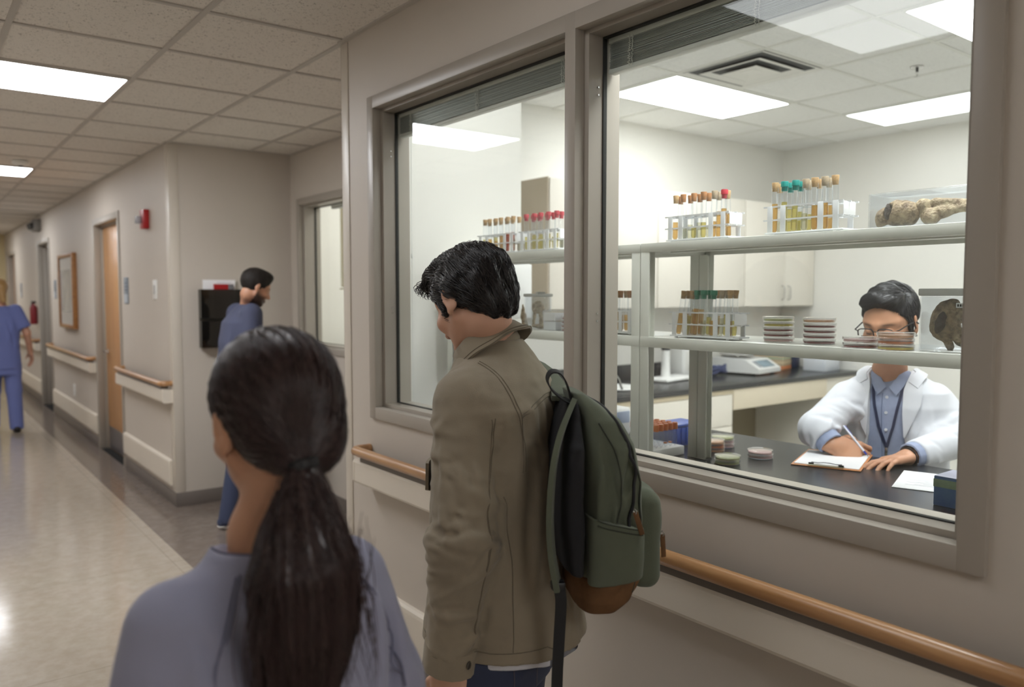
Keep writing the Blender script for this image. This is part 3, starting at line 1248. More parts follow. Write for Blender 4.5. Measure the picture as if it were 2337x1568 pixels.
for x0, x1 in ((-2.09, -1.46), (-1.45, -0.79), (-0.78, 0.115)):
    for z0, z1 in ((0.62, 0.848), (0.37, 0.615), (0.11, 0.365)):
        m = MB()
        m.box((x0, -0.382, z0), (x1, -0.362, z1), M['cab'], 0.003)
        dr = m.build('drawer', t)
        m = MB()
        xm = (x0+x1)/2+(0.12 if x0 > -0.8 else 0)
        zz = z1-0.125
        m.tube([(xm-0.06, -0.382, zz), (xm-0.06, -0.405, zz), (xm-0.05, -0.41, zz), (xm+0.05, -0.41, zz), (xm+0.06, -0.405, zz), (xm+0.06, -0.382, zz)], 0.005, M['chrome'], 8)
        m.build('handle', dr)
# wall cupboards
for i, (x0, x1, lb) in enumerate(((3.42, 4.47, 'cream wall cupboard with tan side, leftmost above the far counter'),
                                  (4.474, 5.52, 'cream wall cupboard in the middle above the far counter'),
                                  (5.524, 6.535, 'cream wall cupboard beside the lab back corner, two loop handles showing'))):
    t = thing('wall_cupboard', lb, 'cupboard', ((x0+x1)/2, 4.388, 1.475), 0, 'cream cupboards on the far lab wall')
    h = (x1-x0)/2
    zt = 0.875
    m = MB()
    m.box((-h, -0.318, 0), (h, 0, zt), M['cab'])
    m.build('carcass', t)
    if i == 0:
        m = MB()
        m.box((-h-0.012, -0.33, -0.004), (-h, 0, zt+0.004), M['cabside'], 0.002)
        tag(m.build('side_panel', t), 'tan side panel')
    for s in (-1, 1):
        m = MB()
        xm = 0.055 if i == 2 else 0
        a, b = (-h+0.003, xm-0.002) if s < 0 else (xm+0.002, h-0.003)
        m.box((a, -0.338, 0.003), (b, -0.319, zt-0.003), M['cab'], 0.003)
        d = m.build('door', t)
        m = MB()
        xx = xm+s*0.045
        m.tube([(xx, -0.338, 0.055), (xx, -0.362, 0.06), (xx, -0.368, 0.075), (xx, -0.368, 0.155), (xx, -0.362, 0.17), (xx, -0.338, 0.175)], 0.005, M['chrome'], 8)
        m.build('handle', d)

# white wall cupboard on the near-left lab wall, seen past the man's head
t = thing('wall_cupboard', 'white shallow wall cupboard on the left lab wall, behind the dark haired head', 'cupboard', (2.32, 3.238, 1.46))
m = MB()
m.box((-0.2, -0.14, 0), (0.17, 0, 0.27), M['lframe'], 0.003)
m.build('carcass', t)
m = MB()
m.box((-0.2, -0.155, 0.003), (0.17, -0.141, 0.267), M['white_plastic'], 0.003)
m.build('door', t)

# ------------------------------------------------------------------ things on the far counter
CZ2 = 0.921
t = thing('balance', 'white laboratory balance with tilted grey display on the far counter', 'balance', (5.62, 4.12, CZ2), rad(8))
m = MB()
m.prism([(-0.24, 0.015), (-0.24, 0.05), (-0.12, 0.12), (0.20, 0.135), (0.22, 0.12), (0.22, 0.015)], 'x', -0.19, 0.19, M['white_plastic'])
m.v = [(v[0], v[1], v[2]) for v in m.v]
m.build('housing', t)
m = MB()
nx = Vector((0, -0.07, 0.12)).normalized()
mt4 = Matrix.Translation((0.03, -0.183, 0.0865)) @ Euler((math.atan2(0.07, 0.12), 0, 0)).to_matrix().to_4x4()
m.T = mt4
m.box((-0.1, -0.045, -0.002), (0.1, 0.045, 0.003), mat('display_grey', (140, 160, 172), 0.2), 0.002)
m.build('display', t)
m = MB()
m.T = mt4
for k in range(4):
    m.box((-0.16+0.0, -0.04+0.022*k, 0.0), (-0.12, -0.026+0.022*k, 0.005), M['blue_grey'], 0.002)
m.build('keypad', t)
m = MB()
m.lathe([(0.02, 0.13), (0.02, 0.15), (0.14, 0.15), (0.145, 0.162), (0.0001, 0.162)], M['chrome'], (0, 0.06, 0), 28)
m.build('pan', t)
for sx in (-1, 1):
    for sy in (-1, 1):
        m = MB()
        m.cyl((sx*0.16, sy*0.18, 0), (sx*0.16, sy*0.18, 0.02), 0.016, M['black_plastic'])
        m.build('foot', t)


def carton(name, label, cat, x, y, rz, d, col, band=None, z=CZ2):
    t = thing(name, label, cat, (x, y, z), rz)
    m = MB()
    m.box((-d[0]/2, -d[1]/2, 0), (d[0]/2, d[1]/2, d[2]), col, 0.003)
    m.build('box_body', t)
    if band:
        for bm_, z0, z1 in band:
            m = MB()
            m.box((-d[0]/2-0.001, -d[1]/2-0.001, d[2]*z0), (d[0]/2+0.001, d[1]/2+0.001, d[2]*z1), bm_)
            m.build('label_band', t)
    m = MB()
    m.box((-0.02, -d[1]/2, d[2]), (0.02, d[1]/2, d[2]+0.0012), mat(name+'_tape', (206, 190, 160), 0.4))
    m.build('tape', t)
    return t


carton('carton', 'tan cardboard carton with orange stripe right of the balance', 'carton', 6.12, 4.18, rad(14), (0.20, 0.26, 0.17), mat('tan_card', (196, 176, 148), 0.7),
       ((mat('orange_band', (222, 140, 92), 0.6), 0.02, 0.2), (mat('pale_band', (226, 206, 170), 0.6), 0.32, 0.42), (mat('green_band', (168, 190, 160), 0.6), 0.55, 0.62)))
carton('small_carton', 'small dark navy carton at the back of the far counter', 'carton', 6.36, 4.16, rad(10), (0.09, 0.14, 0.15), mat('navy_card', (58, 66, 96), 0.5))
carton('white_carton', 'white carton at the right end of the far counter', 'carton', 6.34, 3.84, rad(4), (0.26, 0.2, 0.16), mat('white_card', (226, 230, 238), 0.5))
t = thing('instrument_stand', 'white lab stand with black-capped column on the far counter', 'lab stand', (4.62, 4.08, CZ2), rad(10))
m = MB()
m.box((-0.17, -0.11, 0), (0.24, 0.09, 0.03), M['white_plastic'], 0.014, 3)
m.build('base', t)
m = MB()
m.cyl((-0.02, 0.0, 0.03), (-0.02, 0.0, 0.235), 0.035, M['white_plastic'], r1=0.03, n=20)
m.build('column', t)
m = MB()
m.cyl((-0.02, 0, 0.235), (-0.02, 0, 0.262), 0.034, M['black_plastic'], n=20)
m.build('cap', t)
t = thing('white_cabinet_box', 'tall white instrument housing behind the black-capped stand', 'instrument', (5.02, 4.27, CZ2), rad(6))
m = MB()
m.box((-0.12, -0.09, 0), (0.12, 0.09, 0.34), M['white_plastic'], 0.02, 3)
m.build('housing', t)
m = MB()
m.box((-0.08, -0.093, 0.05), (0.08, -0.09, 0.2), M['lframe'], 0.001)
m.build('front_panel', t)
t = thing('coiled_cable', 'blue-black cable coiled beside the balance', 'cable', (5.24, 4.1, CZ2))
m = MB()
pts = []
for k in range(90):
    a = k*0.22
    pts.append((0.085*math.cos(a)*(1+0.1*math.sin(k*0.3)), 0.06*math.sin(a), 0.018+0.02*(k/90)*3+0.012*math.sin(k*0.7)))
m.tube(pts, 0.011, mat('cable_blue', (66, 74, 112), 0.5), 8)
m.build('cable', t)
t = thing('ring_stand', 'thin white stand with flat round base at the left end of the far counter', 'lab stand', (3.95, 3.95, CZ2))
m = MB()
m.lathe([(0.0001, 0), (0.16, 0.0), (0.17, 0.008), (0.165, 0.016), (0.0001, 0.02)], M['white_plastic'], n=30)
m.build('base', t)
m = MB()
m.cyl((-0.07, 0.05, 0.015), (-0.07, 0.05, 0.34), 0.012, M['lframe'], n=12)
m.build('rod', t)
t = thing('counter_faucet', 'small curved steel faucet at the front of the far counter', 'faucet', (3.62, 3.75, CZ2))
m = MB()
m.tube([(0, 0, 0), (0, 0, 0.12), (0.02, 0, 0.14), (0.09, -0.02, 0.14), (0.12, -0.03, 0.1), (0.15, -0.035, 0.03)], 0.008, M['chrome'], 10)
m.build('spout', t)
m = MB()
m.lathe([(0.022, 0), (0.022, 0.012), (0.012, 0.02)], M['chrome'], n=16)
m.build('collar', t)
# ------------------------------------------------------------------ implicit surfaces (bones, bodies, clothes)
def smin(a, b, k):
    h = np.clip(0.5+0.5*(b-a)/k, 0, 1)
    return b+(a-b)*h-k*h*(1-h)


def smax(a, b, k):
    return -smin(-a, -b, k)


def V3(*a):
    return np.array(a, dtype=np.float64)


def cap(P, a, b, ra, rb=None):
    a, b = np.asarray(a, float), np.asarray(b, float)
    rb = ra if rb is None else rb
    ab = b-a
    t = np.clip(((P-a)@ab)/max(ab@ab, 1e-12), 0, 1)
    return np.linalg.norm(P-a-t[:, None]*ab, axis=1)-(ra+(rb-ra)*t)


def chain(P, pts, rs, k=0.0):
    d = None
    for i in range(len(pts)-1):
        c = cap(P, pts[i], pts[i+1], rs[i], rs[i+1])
        d = c if d is None else (smin(d, c, k) if k else np.minimum(d, c))
    return d


def ell(P, c, r, R=None):
    q = P-np.asarray(c, float)
    if R is not None:
        q = q@R
    r = np.asarray(r, float)
    k0 = np.linalg.norm(q/r, axis=1)
    k1 = np.linalg.norm(q/(r*r), axis=1)
    return k0*(k0-1)/np.maximum(k1, 1e-9)


def rbox(P, c, h, r, R=None):
    q = P-np.asarray(c, float)
    if R is not None:
        q = q@R
    q = np.abs(q)-(np.asarray(h, float)-r)
    return np.linalg.norm(np.maximum(q, 0), axis=1)+np.minimum(np.max(q, axis=1), 0)-r


def loft(P, zs, cx, cy, a, b, n=2.0, ax=2):
    """Stack of super-ellipse sections along z (ax=2): centre (cx,cy), half sizes a,b at heights zs."""
    z = P[:, 2]
    zz = np.clip(z, zs[0], zs[-1])
    X, Y = np.interp(zz, zs, cx), np.interp(zz, zs, cy)
    A, B = np.interp(zz, zs, a), np.interp(zz, zs, b)
    u, v = np.abs(P[:, 0]-X)/A, np.abs(P[:, 1]-Y)/B
    g = (u**n+v**n)**(1.0/n)
    d = (g-1)*np.minimum(A, B)*np.clip(0.5+0.5*np.sqrt(np.maximum(A, B)/np.minimum(A, B)), 1, 1.6)
    ez = np.maximum(zs[0]-z, z-zs[-1])
    return np.where(ez > 0, np.sqrt(np.maximum(d, 0)**2+ez**2), np.maximum(d, ez))


def rotm(ax=0, ay=0, az=0):
    return np.array(Euler((rad(ax), rad(ay), rad(az))).to_matrix())


def wob(P, s, seed, n=5):
    """Cheap smooth noise in about -1..1."""
    r = np.random.default_rng(seed)
    o = np.zeros(len(P))
    for i in range(n):
        k = r.normal(size=3)
        k *= s*r.uniform(0.6, 1.8)/np.linalg.norm(k)
        o += np.sin(P@k+r.uniform(0, 6.28)+0.8*np.sin(P@(k[[1, 2, 0]]*0.7)+i))
    return o/n


def folds(P, lst):
    """Sum of soft ridges along polylines: (points, width, height)."""
    o = np.zeros(len(P))
    for poly, w_, h_ in lst:
        lo, hi = poly.min(0)-2.6*w_, poly.max(0)+2.6*w_
        ix = np.where(((P > lo) & (P < hi)).all(1))[0]
        if not len(ix):
            continue
        Q = P[ix]
        n = len(poly)-1
        best = np.full(len(Q), 1e9)
        tt = np.zeros(len(Q))
        for i in range(n):
            a, ab = poly[i], poly[i+1]-poly[i]
            t = np.clip(((Q-a)@ab)/max(ab@ab, 1e-12), 0, 1)
            d2 = np.sum((Q-a-t[:, None]*ab)**2, axis=1)
            k = d2 < best
            best = np.where(k, d2, best)
            tt = np.where(k, (i+t)/n, tt)
        wl = w_*(.55+.45*np.sin(np.pi*tt))
        o[ix] += h_*np.exp(-best/(wl*wl))*np.sin(np.pi*np.clip(0.04+0.92*tt, 0, 1))
    return o


def mkfolds(f, raw, gain=1.0, k=8):
    """Drape rough fold lines (p0, ..., pn, width, height) onto the surface f = 0."""
    out = []
    P = []
    for e in raw:
        pts = np.array(e[:-2], float)
        t = np.linspace(0, len(pts)-1, k)
        P.append(np.stack([np.interp(t, np.arange(len(pts)), pts[:, i]) for i in range(3)], -1))
    A = np.concatenate(P)
    for _ in range(6):
        A = A-grad(f, A)*np.clip(f(A), -.04, .04)[:, None]
    A = A.reshape(len(raw), k, 3)
    for e, p in zip(raw, A):
        out.append((p, e[-2], e[-1]*gain))
    return out


def nets(f, lo, hi, h, coarse=4, safety=1.6):
    """Naive surface nets; returns verts, quads."""
    lo, hi = np.asarray(lo, float), np.asarray(hi, float)
    n = (np.ceil((hi-lo)/(h*coarse)).astype(int))*coarse+1
    ax = [lo[i]+h*np.arange(n[i]) for i in range(3)]
    ca = [a[::coarse] for a in ax]
    G = np.stack(np.meshgrid(*ca, indexing='ij'), -1).reshape(-1, 3)
    cf = f(G).reshape([len(a) for a in ca])
    F = np.repeat(np.repeat(np.repeat(cf, coarse, 0), coarse, 1), coarse, 2)[:n[0], :n[1], :n[2]].copy()
    near = np.abs(cf) < h*coarse*safety
    act = np.zeros(n, bool)
    idx = np.argwhere(near)
    o = np.arange(-coarse, coarse+1)
    for dx in (0,):
        for i0, i1, i2 in idx:
            a0, a1, a2 = i0*coarse, i1*coarse, i2*coarse
            act[max(a0-coarse, 0):a0+coarse+1, max(a1-coarse, 0):a1+coarse+1, max(a2-coarse, 0):a2+coarse+1] = True
    ii = np.argwhere(act)
    P = np.stack([ax[k][ii[:, k]] for k in range(3)], -1)
    out = np.empty(len(P))
    for s in range(0, len(P), 200000):
        out[s:s+200000] = f(P[s:s+200000])
    F[ii[:, 0], ii[:, 1], ii[:, 2]] = out
    S = F < 0
    c = np.zeros(n-1, int)
    for a in (0, 1):
        for b in (0, 1):
            for d in (0, 1):
                c += S[a:n[0]-1+a, b:n[1]-1+b, d:n[2]-1+d]
    cells = np.argwhere((c > 0) & (c < 8))
    vid = -np.ones(n-1, int)
    vid[cells[:, 0], cells[:, 1], cells[:, 2]] = np.arange(len(cells))
    acc = np.zeros((len(cells), 3))
    cnt = np.zeros(len(cells))
    for axis in range(3):
        o1, o2 = [k for k in range(3) if k != axis]
        for p in (0, 1):
            for q in (0, 1):
                s0 = np.zeros(3, int)
                s0[o1], s0[o2] = p, q
                s1 = s0.copy()
                s1[axis] = 1
                A = cells+s0
                B = cells+s1
                fa = F[A[:, 0], A[:, 1], A[:, 2]]
                fb = F[B[:, 0], B[:, 1], B[:, 2]]
                k = (fa < 0) != (fb < 0)
                t = np.where(k, fa/np.where(k, fa-fb, 1), 0)
                acc += np.where(k[:, None], s0+(s1-s0)*t[:, None], 0)
                cnt += k
    V = lo+h*(cells+acc/np.maximum(cnt, 1)[:, None])
    quads = []
    for axis in range(3):
        o1, o2 = [(1, 2), (2, 0), (0, 1)][axis]
        sl0 = [slice(None)]*3
        sl1 = [slice(None)]*3
        sl0[axis] = slice(0, n[axis]-1)
        sl1[axis] = slice(1, n[axis])
        A, B = S[tuple(sl0)], S[tuple(sl1)]
        e = np.argwhere(A != B)
        e = e[(e[:, o1] > 0) & (e[:, o2] > 0) & (e[:, o1] < n[o1]-1) & (e[:, o2] < n[o2]-1)]
        fl = A[e[:, 0], e[:, 1], e[:, 2]]
        q = []
        for d1, d2 in ((-1, -1), (0, -1), (0, 0), (-1, 0)):
            k = e.copy()
            k[:, o1] += d1
            k[:, o2] += d2
            q.append(vid[k[:, 0], k[:, 1], k[:, 2]])
        q = np.stack(q, -1)
        q[~fl] = q[~fl][:, ::-1]
        quads.append(q)
    Q = np.concatenate(quads)
    Q = Q[(Q >= 0).all(1)]
    return V, Q


def grad(f, P, e=0.0015):
    g = np.stack([f(P+V3(e, 0, 0))-f(P-V3(e, 0, 0)), f(P+V3(0, e, 0))-f(P-V3(0, e, 0)), f(P+V3(0, 0, e))-f(P-V3(0, 0, e))], -1)
    return g/np.maximum(np.linalg.norm(g, axis=1), 1e-9)[:, None]


def np_mesh(name, V, Q, mt, parent=None, origin=(0, 0, 0), smooth_it=0, col=None, link=True):
    me = bpy.data.meshes.new(name)
    V = np.asarray(V)-np.asarray(origin, float)
    nv, nq = len(V), len(Q)
    k = Q.shape[1]
    me.vertices.add(nv)
    me.vertices.foreach_set('co', V.astype(np.float32).ravel())
    me.loops.add(nq*k)
    me.loops.foreach_set('vertex_index', Q.astype(np.int32).ravel())
    me.polygons.add(nq)
    me.polygons.foreach_set('loop_start', np.arange(0, nq*k, k, dtype=np.int32))
    me.polygons.foreach_set('loop_total', np.full(nq, k, dtype=np.int32))
    me.polygons.foreach_set('use_smooth', np.ones(nq, bool))
    me.update(calc_edges=True)
    me.validate()
    if smooth_it:
        bm = bmesh.new()
        bm.from_mesh(me)
        for _ in range(smooth_it):
            bmesh.ops.smooth_vert(bm, verts=bm.verts, factor=0.5, use_axis_x=True, use_axis_y=True, use_axis_z=True)
        bm.to_mesh(me)
        bm.free()
    if col is not None:
        ca = me.color_attributes.new('Col', 'FLOAT_COLOR', 'POINT')
        c = np.ones((nv, 4), np.float32)
        c[:, :3] = col
        ca.data.foreach_set('color', c.ravel())
    me.materials.append(mt)
    o = bpy.data.objects.new(name, me)
    if link:
        COL.objects.link(o)
        if parent is not None:
            o.parent = parent
    return o


def sdf_obj(name, f, lo, hi, h, mt, parent=None, origin=(0, 0, 0), smooth_it=1, colf=None):
    V, Q = nets(f, lo, hi, h)
    c = colf(V) if colf is not None else None
    return np_mesh(name, V, Q, mt, parent, origin, smooth_it, c)


def strands(name, f, roots, flow, steps, ds, r, mt, parent, origin, lift=0.0012, seed=1, jitter=0.15, sides=3, grav=None):
    """Hair strands: start at roots on surface f=0, follow the flow field along the surface; one mesh of thin tapered tubes."""
    rr = np.random.default_rng(seed)
    n = len(roots)
    P = roots.copy()
    path = [P.copy()]
    jit = rr.normal(size=(n, 3))*jitter
    lf = lift*rr.uniform(0.2, 1.8, n)
    for s in range(steps):
        g = grad(f, P)
        d = flow(P)
        d = d/np.maximum(np.linalg.norm(d, axis=1), 1e-9)[:, None]+jit
        d = d-g*np.sum(d*g, axis=1)[:, None]
        d = d/np.maximum(np.linalg.norm(d, axis=1), 1e-9)[:, None]
        P = P+d*ds
        P = P-g*(f(P)-lf*(1+s*0.15))[:, None]
        path.append(P.copy())
    path = np.stack(path, 1)
    return tubes(name, path, r, mt, parent, origin, sides)


def tubes(name, path, r, mt, parent, origin, sides=3, taper=True):
    n, m, _ = path.shape
    T = np.gradient(path, axis=1)
    T /= np.maximum(np.linalg.norm(T, axis=2), 1e-9)[:, :, None]
    a = np.array([0.31, 0.52, 0.79])
    N = np.cross(T, a)
    N /= np.maximum(np.linalg.norm(N, axis=2), 1e-9)[:, :, None]
    B = np.cross(T, N)
    t = np.linspace(0, 1, m)
    rad_ = (np.sin(np.pi*np.clip(0.12+0.86*t, 0, 1))**0.6 if taper else np.ones(m))
    rr = (np.asarray(r)*np.ones(n))[:, None]*rad_[None]
    V = []
    for k in range(sides):
        an = 2*PI*k/sides
        V.append(path+rr[:, :, None]*(math.cos(an)*N+math.sin(an)*B))
    V = np.stack(V, 2).reshape(-1, 3)
    i = np.arange(n)[:, None, None]
    j = np.arange(m-1)[None, :, None]
    k = np.arange(sides)[None, None, :]
    k2 = (k+1) % sides
    b0 = (i*m+j)*sides
    b1 = (i*m+j+1)*sides
    Q = np.stack([b0+k, b0+k2, b1+k2, b1+k], -1).reshape(-1, 4)
    return np_mesh(name, V, Q, mt, parent, origin)


def sample_surface(V, Q, n, mask=None, seed=3):
    rr = np.random.default_rng(seed)
    C = V[Q].mean(1)
    k = np.arange(len(C)) if mask is None else np.where(mask(C))[0]
    pick = rr.choice(k, n)
    w_ = rr.dirichlet((1, 1, 1, 1), n)
    return np.sum(V[Q[pick]]*w_[:, :, None], axis=1)
# ------------------------------------------------------------------ small lab ware
GL_TUBE = clear_mat('tube_glass', (252, 253, 254), 1.3, 0.0, edge=(226, 231, 235), body=(236, 240, 244), body_w=0.04)
GL_DISH = clear_mat('dish_plastic', (253, 253, 253), 1.35, 0.0, edge=(249, 250, 250), body=(246, 246, 246), body_w=0.05)
GL_CASE = clear_mat('clear_acrylic', (250, 251, 252), 1.42, 0.0, edge=(236, 239, 242), body=(240, 242, 244), body_w=0.04)
CAPS = {'cork': mat('cork', (182, 150, 108), 0.85, var=(220, 0.18)),
        'brown': mat('brown_cork', (166, 118, 78), 0.85, var=(220, 0.16)),
        'grey': mat('greyish_cork', (168, 152, 128), 0.85, var=(220, 0.16)),
        'teal': mat('teal_stopper', (24, 136, 128), 0.5),
        'green': mat('green_stopper', (26, 122, 92), 0.5),
        'red': mat('red_stopper', (176, 44, 58), 0.5),
        'orange': mat('orange_cap', (222, 122, 48), 0.45)}
LIQ = {'amber': clear_mat('amber_liquid', (244, 222, 176), 1.2, 0, edge=(226, 190, 124), body=(226, 192, 128), body_w=0.25),
       'yellow': clear_mat('yellow_liquid', (246, 240, 196), 1.2, 0, edge=(226, 212, 136), body=(228, 216, 146), body_w=0.25),
       'clear': clear_mat('clear_liquid', (240, 240, 228), 1.2, 0, edge=(214, 208, 180), body=(232, 226, 204), body_w=0.12),
       'orange': clear_mat('orange_liquid', (226, 140, 70), 1.2, 0, edge=(186, 96, 36), body=(204, 116, 50), body_w=0.4)}
TL = 0.132
_mc = {}


def glass_mesh():
    if 'g' not in _mc:
        m = MB()
        prof = [(0.0003, 0)]+[(0.0095*math.sin(a), 0.0095*(1-math.cos(a))) for a in (0.4, 0.8, 1.2)]+[(0.0095, 0.0096), (0.0095, TL-0.002), (0.0104, TL), (0.0088, TL)]
        m.lathe(prof, GL_TUBE, n=12, close=False)
        _mc['g'] = m.mesh('tube')
    return _mc['g']


def stopper_mesh(c):
    if ('s', c) not in _mc:
        m = MB()
        if c in ('teal', 'green', 'red'):
            prof = [(0.0083, TL-0.012), (0.0087, TL), (0.0112, TL+0.0005), (0.0114, TL+0.013), (0.0104, TL+0.0160), (0.0001, TL+0.0163)]
        else:
            prof = [(0.0080, TL-0.010), (0.0087, TL), (0.0103, TL+0.0145), (0.0096, TL+0.0158), (0.0001, TL+0.0160)]
        m.lathe(prof, CAPS[c], n=12)
        _mc[('s', c)] = m.mesh('stopper')
    return _mc[('s', c)]


def liquid_mesh(c, lev):
    k = ('l', c, lev)
    if k not in _mc:
        m = MB()
        m.lathe([(0.0002, 0.0012), (0.006, 0.0025), (0.0082, 0.009), (0.0082, lev), (0.0002, lev)], LIQ[c], n=12, close=False)
        _mc[k] = m.mesh('liquid')
    return _mc[k]


def sub(name, me, parent):
    o = bpy.data.objects.new(name, me)
    COL.objects.link(o)
    o.parent = parent
    return o


ORD = ['first', 'second', 'third', 'fourth', 'fifth', 'sixth', 'seventh', 'eighth', 'ninth', 'tenth', 'eleventh', 'twelfth', 'thirteenth',
       'fourteenth', 'fifteenth', 'sixteenth', 'seventeenth', 'eighteenth', 'nineteenth', 'twentieth']
CAPW = {'cork': 'tan cork', 'brown': 'brown cork', 'grey': 'greyish cork', 'teal': 'teal', 'green': 'green', 'red': 'red', 'orange': 'orange'}
LIQW = {'amber': 'amber liquid', 'yellow': 'yellow liquid', 'clear': 'pale liquid', 'orange': 'orange liquid'}


def test_tube(cap_, liq, lev, loc, tilt, label, group):
    t = thing('test_tube', label, 'test tube', loc, 0, group)
    t.rotation_euler = (tilt[0], tilt[1], 0)
    sub('tube', glass_mesh(), t)
    sub('stopper', stopper_mesh(cap_), t)
    if liq:
        sub('liquid', liquid_mesh(liq, lev), t)
    return t


RACKM = mat('white_rack_plastic', (226, 228, 230), 0.45)


def tube_rack(label, where, xf, y0, y1, z, tubes_, lean=0.0, depth=0.078):
    """White open rack, long side along y from y1 (left in the photo) to y0; tubes_ = [(cap, liquid, level)] from left to right."""
    L = y1-y0
    t = thing('test_tube_rack', label, 'test tube rack', (xf, (y0+y1)/2, z), 0, 'white test tube racks on the shelves')
    h = L/2
    m = MB()
    m.box((-0.003, -h-0.012, 0.004), (depth+0.003, h+0.006, 0.009), RACKM, 0.001)
    for sx in (0.006, depth-0.006):
        for sy in (-1, 1):
            m.cyl((sx, sy*(h-0.015), 0), (sx, sy*(h-0.015), 0.004), 0.006, RACKM, n=10)
    m.build('base', t)
    nslot = max(4, (len(tubes_)+1)//2)
    for nm, zz in (('middle_grid', 0.045), ('top_grid', 0.084)):
        m = MB()
        for xx in (0, depth/2, depth):
            m.box((xx-0.0022, -h-0.012, zz-0.0022), (xx+0.0022, h+0.012, zz+0.0022), RACKM)
        for k in range(nslot+1):
            yy = -h+L*k/nslot
            m.box((-0.002, yy-0.0012, zz-0.0016), (depth+0.002, yy+0.0012, zz+0.0016), RACKM)
        m.build(nm, t)
    for xx in (0.0, depth):
        for fy in (0.045, 0.235, 0.755, 0.955):
            yy = h-L*fy
            m = MB()
            m.box((xx-0.0028, yy-0.0085, 0.009), (xx+0.0008, yy+0.0085, 0.086), RACKM, 0.0008)
            m.build('post', t)
    m = MB()
    m.box((0.012, -h-0.006, 0.047), (depth-0.004, -h-0.0035, 0.083), M['paper'], 0.0008)
    m.build('label_panel', t)
    g = 'test tubes in the '+where
    n = len(tubes_)
    for i, (c, lq, lv) in enumerate(tubes_):
        s = i//2 if n > 7 else i
        row = i % 2 if n > 7 else 0
        ns = nslot if n > 7 else n
        pitch = L/ns
        y = h-pitch*(s+0.5)+(0.006 if row == 0 else 0.014)
        x = xf+depth*(0.26 if row == 0 else 0.74)
        ti = rng.uniform(-0.03, 0.03)
        tj = rng.uniform(-0.03, 0.03)-(lean if i < 4 else lean*0.3)
        lb = '%s stoppered tube, %s, %s from left in the %s' % (CAPW[c], LIQW[lq], ORD[i], where)
        test_tube(c, lq, lv, (x, (y0+y1)/2+y+0.0, z+0.0095), (-tj, ti), lb, g)
    return t


A, Y, K, O_ = 'amber', 'yellow', 'clear', 'orange'
tube_rack('white rack of brown-corked tubes with one red stopper, upper right shelf beside the post', 'upper rack with one red',
          2.06, 1.585, 1.822, UZ+0.001,
          [('cork', A, .058), ('brown', K, .05), ('brown', K, .04), ('brown', K, .05), ('brown', Y, .04), ('brown', K, .055), ('brown', Y, .05), ('brown', K, .04),
           ('grey', A, .05), ('grey', A, .085), ('red', A, .088), ('cork', A, .08)])
tube_rack('white rack of teal and corked tubes on the upper right shelf', 'upper teal rack',
          2.06, 1.205, 1.435, UZ+0.001,
          [('cork', A, .085), ('cork', K, .04), ('teal', Y, .088), ('teal', Y, .07), ('teal', Y, .075), ('teal', Y, .06), ('grey', K, .05), ('grey', Y, .05),
           ('cork', A, .07), ('cork', A, .05), ('grey', A, .075), ('grey', A, .07), ('cork', K, .06)])
tube_rack('white rack of leaning green and corked tubes on the lower right shelf', 'lower green rack',
          2.06, 1.560, 1.800, LOZ+0.001,
          [('cork', A, .075), ('cork', A, .07), ('cork', Y, .065), ('green', A, .085), ('green', A, .088), ('green', A, .085), ('green', K, .05), ('green', Y, .06),
           ('green', A, .05), ('cork', A, .065), ('grey', K, .06), ('grey', Y, .07), ('cork', A, .05), ('cork', Y, .05)], lean=0.17)
tube_rack('white rack of tan-corked tubes at the left end of the upper left shelf', 'far left upper rack',
          2.06, 2.675, 2.925, UZ+0.001,
          [('cork', Y, .06), ('cork', Y, .05), ('cork', A, .06), ('cork', Y, .07), ('cork', A, .05), ('cork', Y, .07), ('cork', A, .07), ('brown', O_, .075),
           ('cork', O_, .08), ('cork', O_, .085), ('cork', K, .05), ('cork', K, .05)])
tube_rack('white rack of red-stoppered tubes on the upper left shelf', 'all-red upper rack',
          2.06, 2.395, 2.625, UZ+0.001,
          [('red', Y, .055), ('red', K, .05), ('red', Y, .06), ('red', Y, .05), ('red', Y, .06), ('red', K, .05), ('red', Y, .06), ('red', Y, .05), ('red', Y, .06), ('red', K, .05)])
tube_rack('white rack of brown-corked tubes on the lower left shelf by the mullion', 'lower post-side rack',
          2.06, 1.985, 2.215, LOZ+0.001,
          [('cork', Y, .07), ('brown', A, .055), ('cork', A, .085), ('brown', A, .06), ('brown', A, .085), ('cork', A, .07), ('brown', A, .06), ('cork', A, .06), ('brown', A, .07)])

# ------------------------------------------------------------------ culture dishes
AG = {'dark red': mat('agar_dark_red', (120, 24, 34), 0.35), 'yellow': mat('agar_yellow', (214, 196, 96), 0.3), 'peach': mat('agar_peach', (232, 178, 140), 0.3),
      'green': mat('agar_green', (196, 200, 140), 0.3), 'pink': mat('agar_pink', (226, 186, 184), 0.3), 'orange': mat('agar_orange', (206, 122, 76), 0.3)}


def dish_meshes(c, k):
    key = ('d', c, k)
    if key not in _mc:
        r = 0.0465
        m = MB()
        m.lathe([(0.0002, 0.0006), (r-0.003, 0.0006), (r-0.0016, 0.0012), (r-0.0016, 0.0118), (r-0.003, 0.0118), (r-0.003, 0.0018)], GL_DISH, n=40, close=False)
        b = m.mesh('base')
        m = MB()
        m.lathe([(0.0002, 0.0152), (r-0.002, 0.0152), (r, 0.0146), (r, 0.0062), (r-0.001, 0.0062), (r-0.001, 0.0138), (0.0002, 0.0140)], GL_DISH, n=40, close=False)
        l = m.mesh('lid')
        m = MB()
        h = 0.0062 if c in ('dark red',) else 0.0075
        m.lathe([(0.0002, 0.0019), (r-0.0034, 0.0019), (r-0.0034, h), (0.0002, h)], AG[c], n=40)
        _mc[key] = (b, l, m.mesh('agar'))
    return _mc[key]


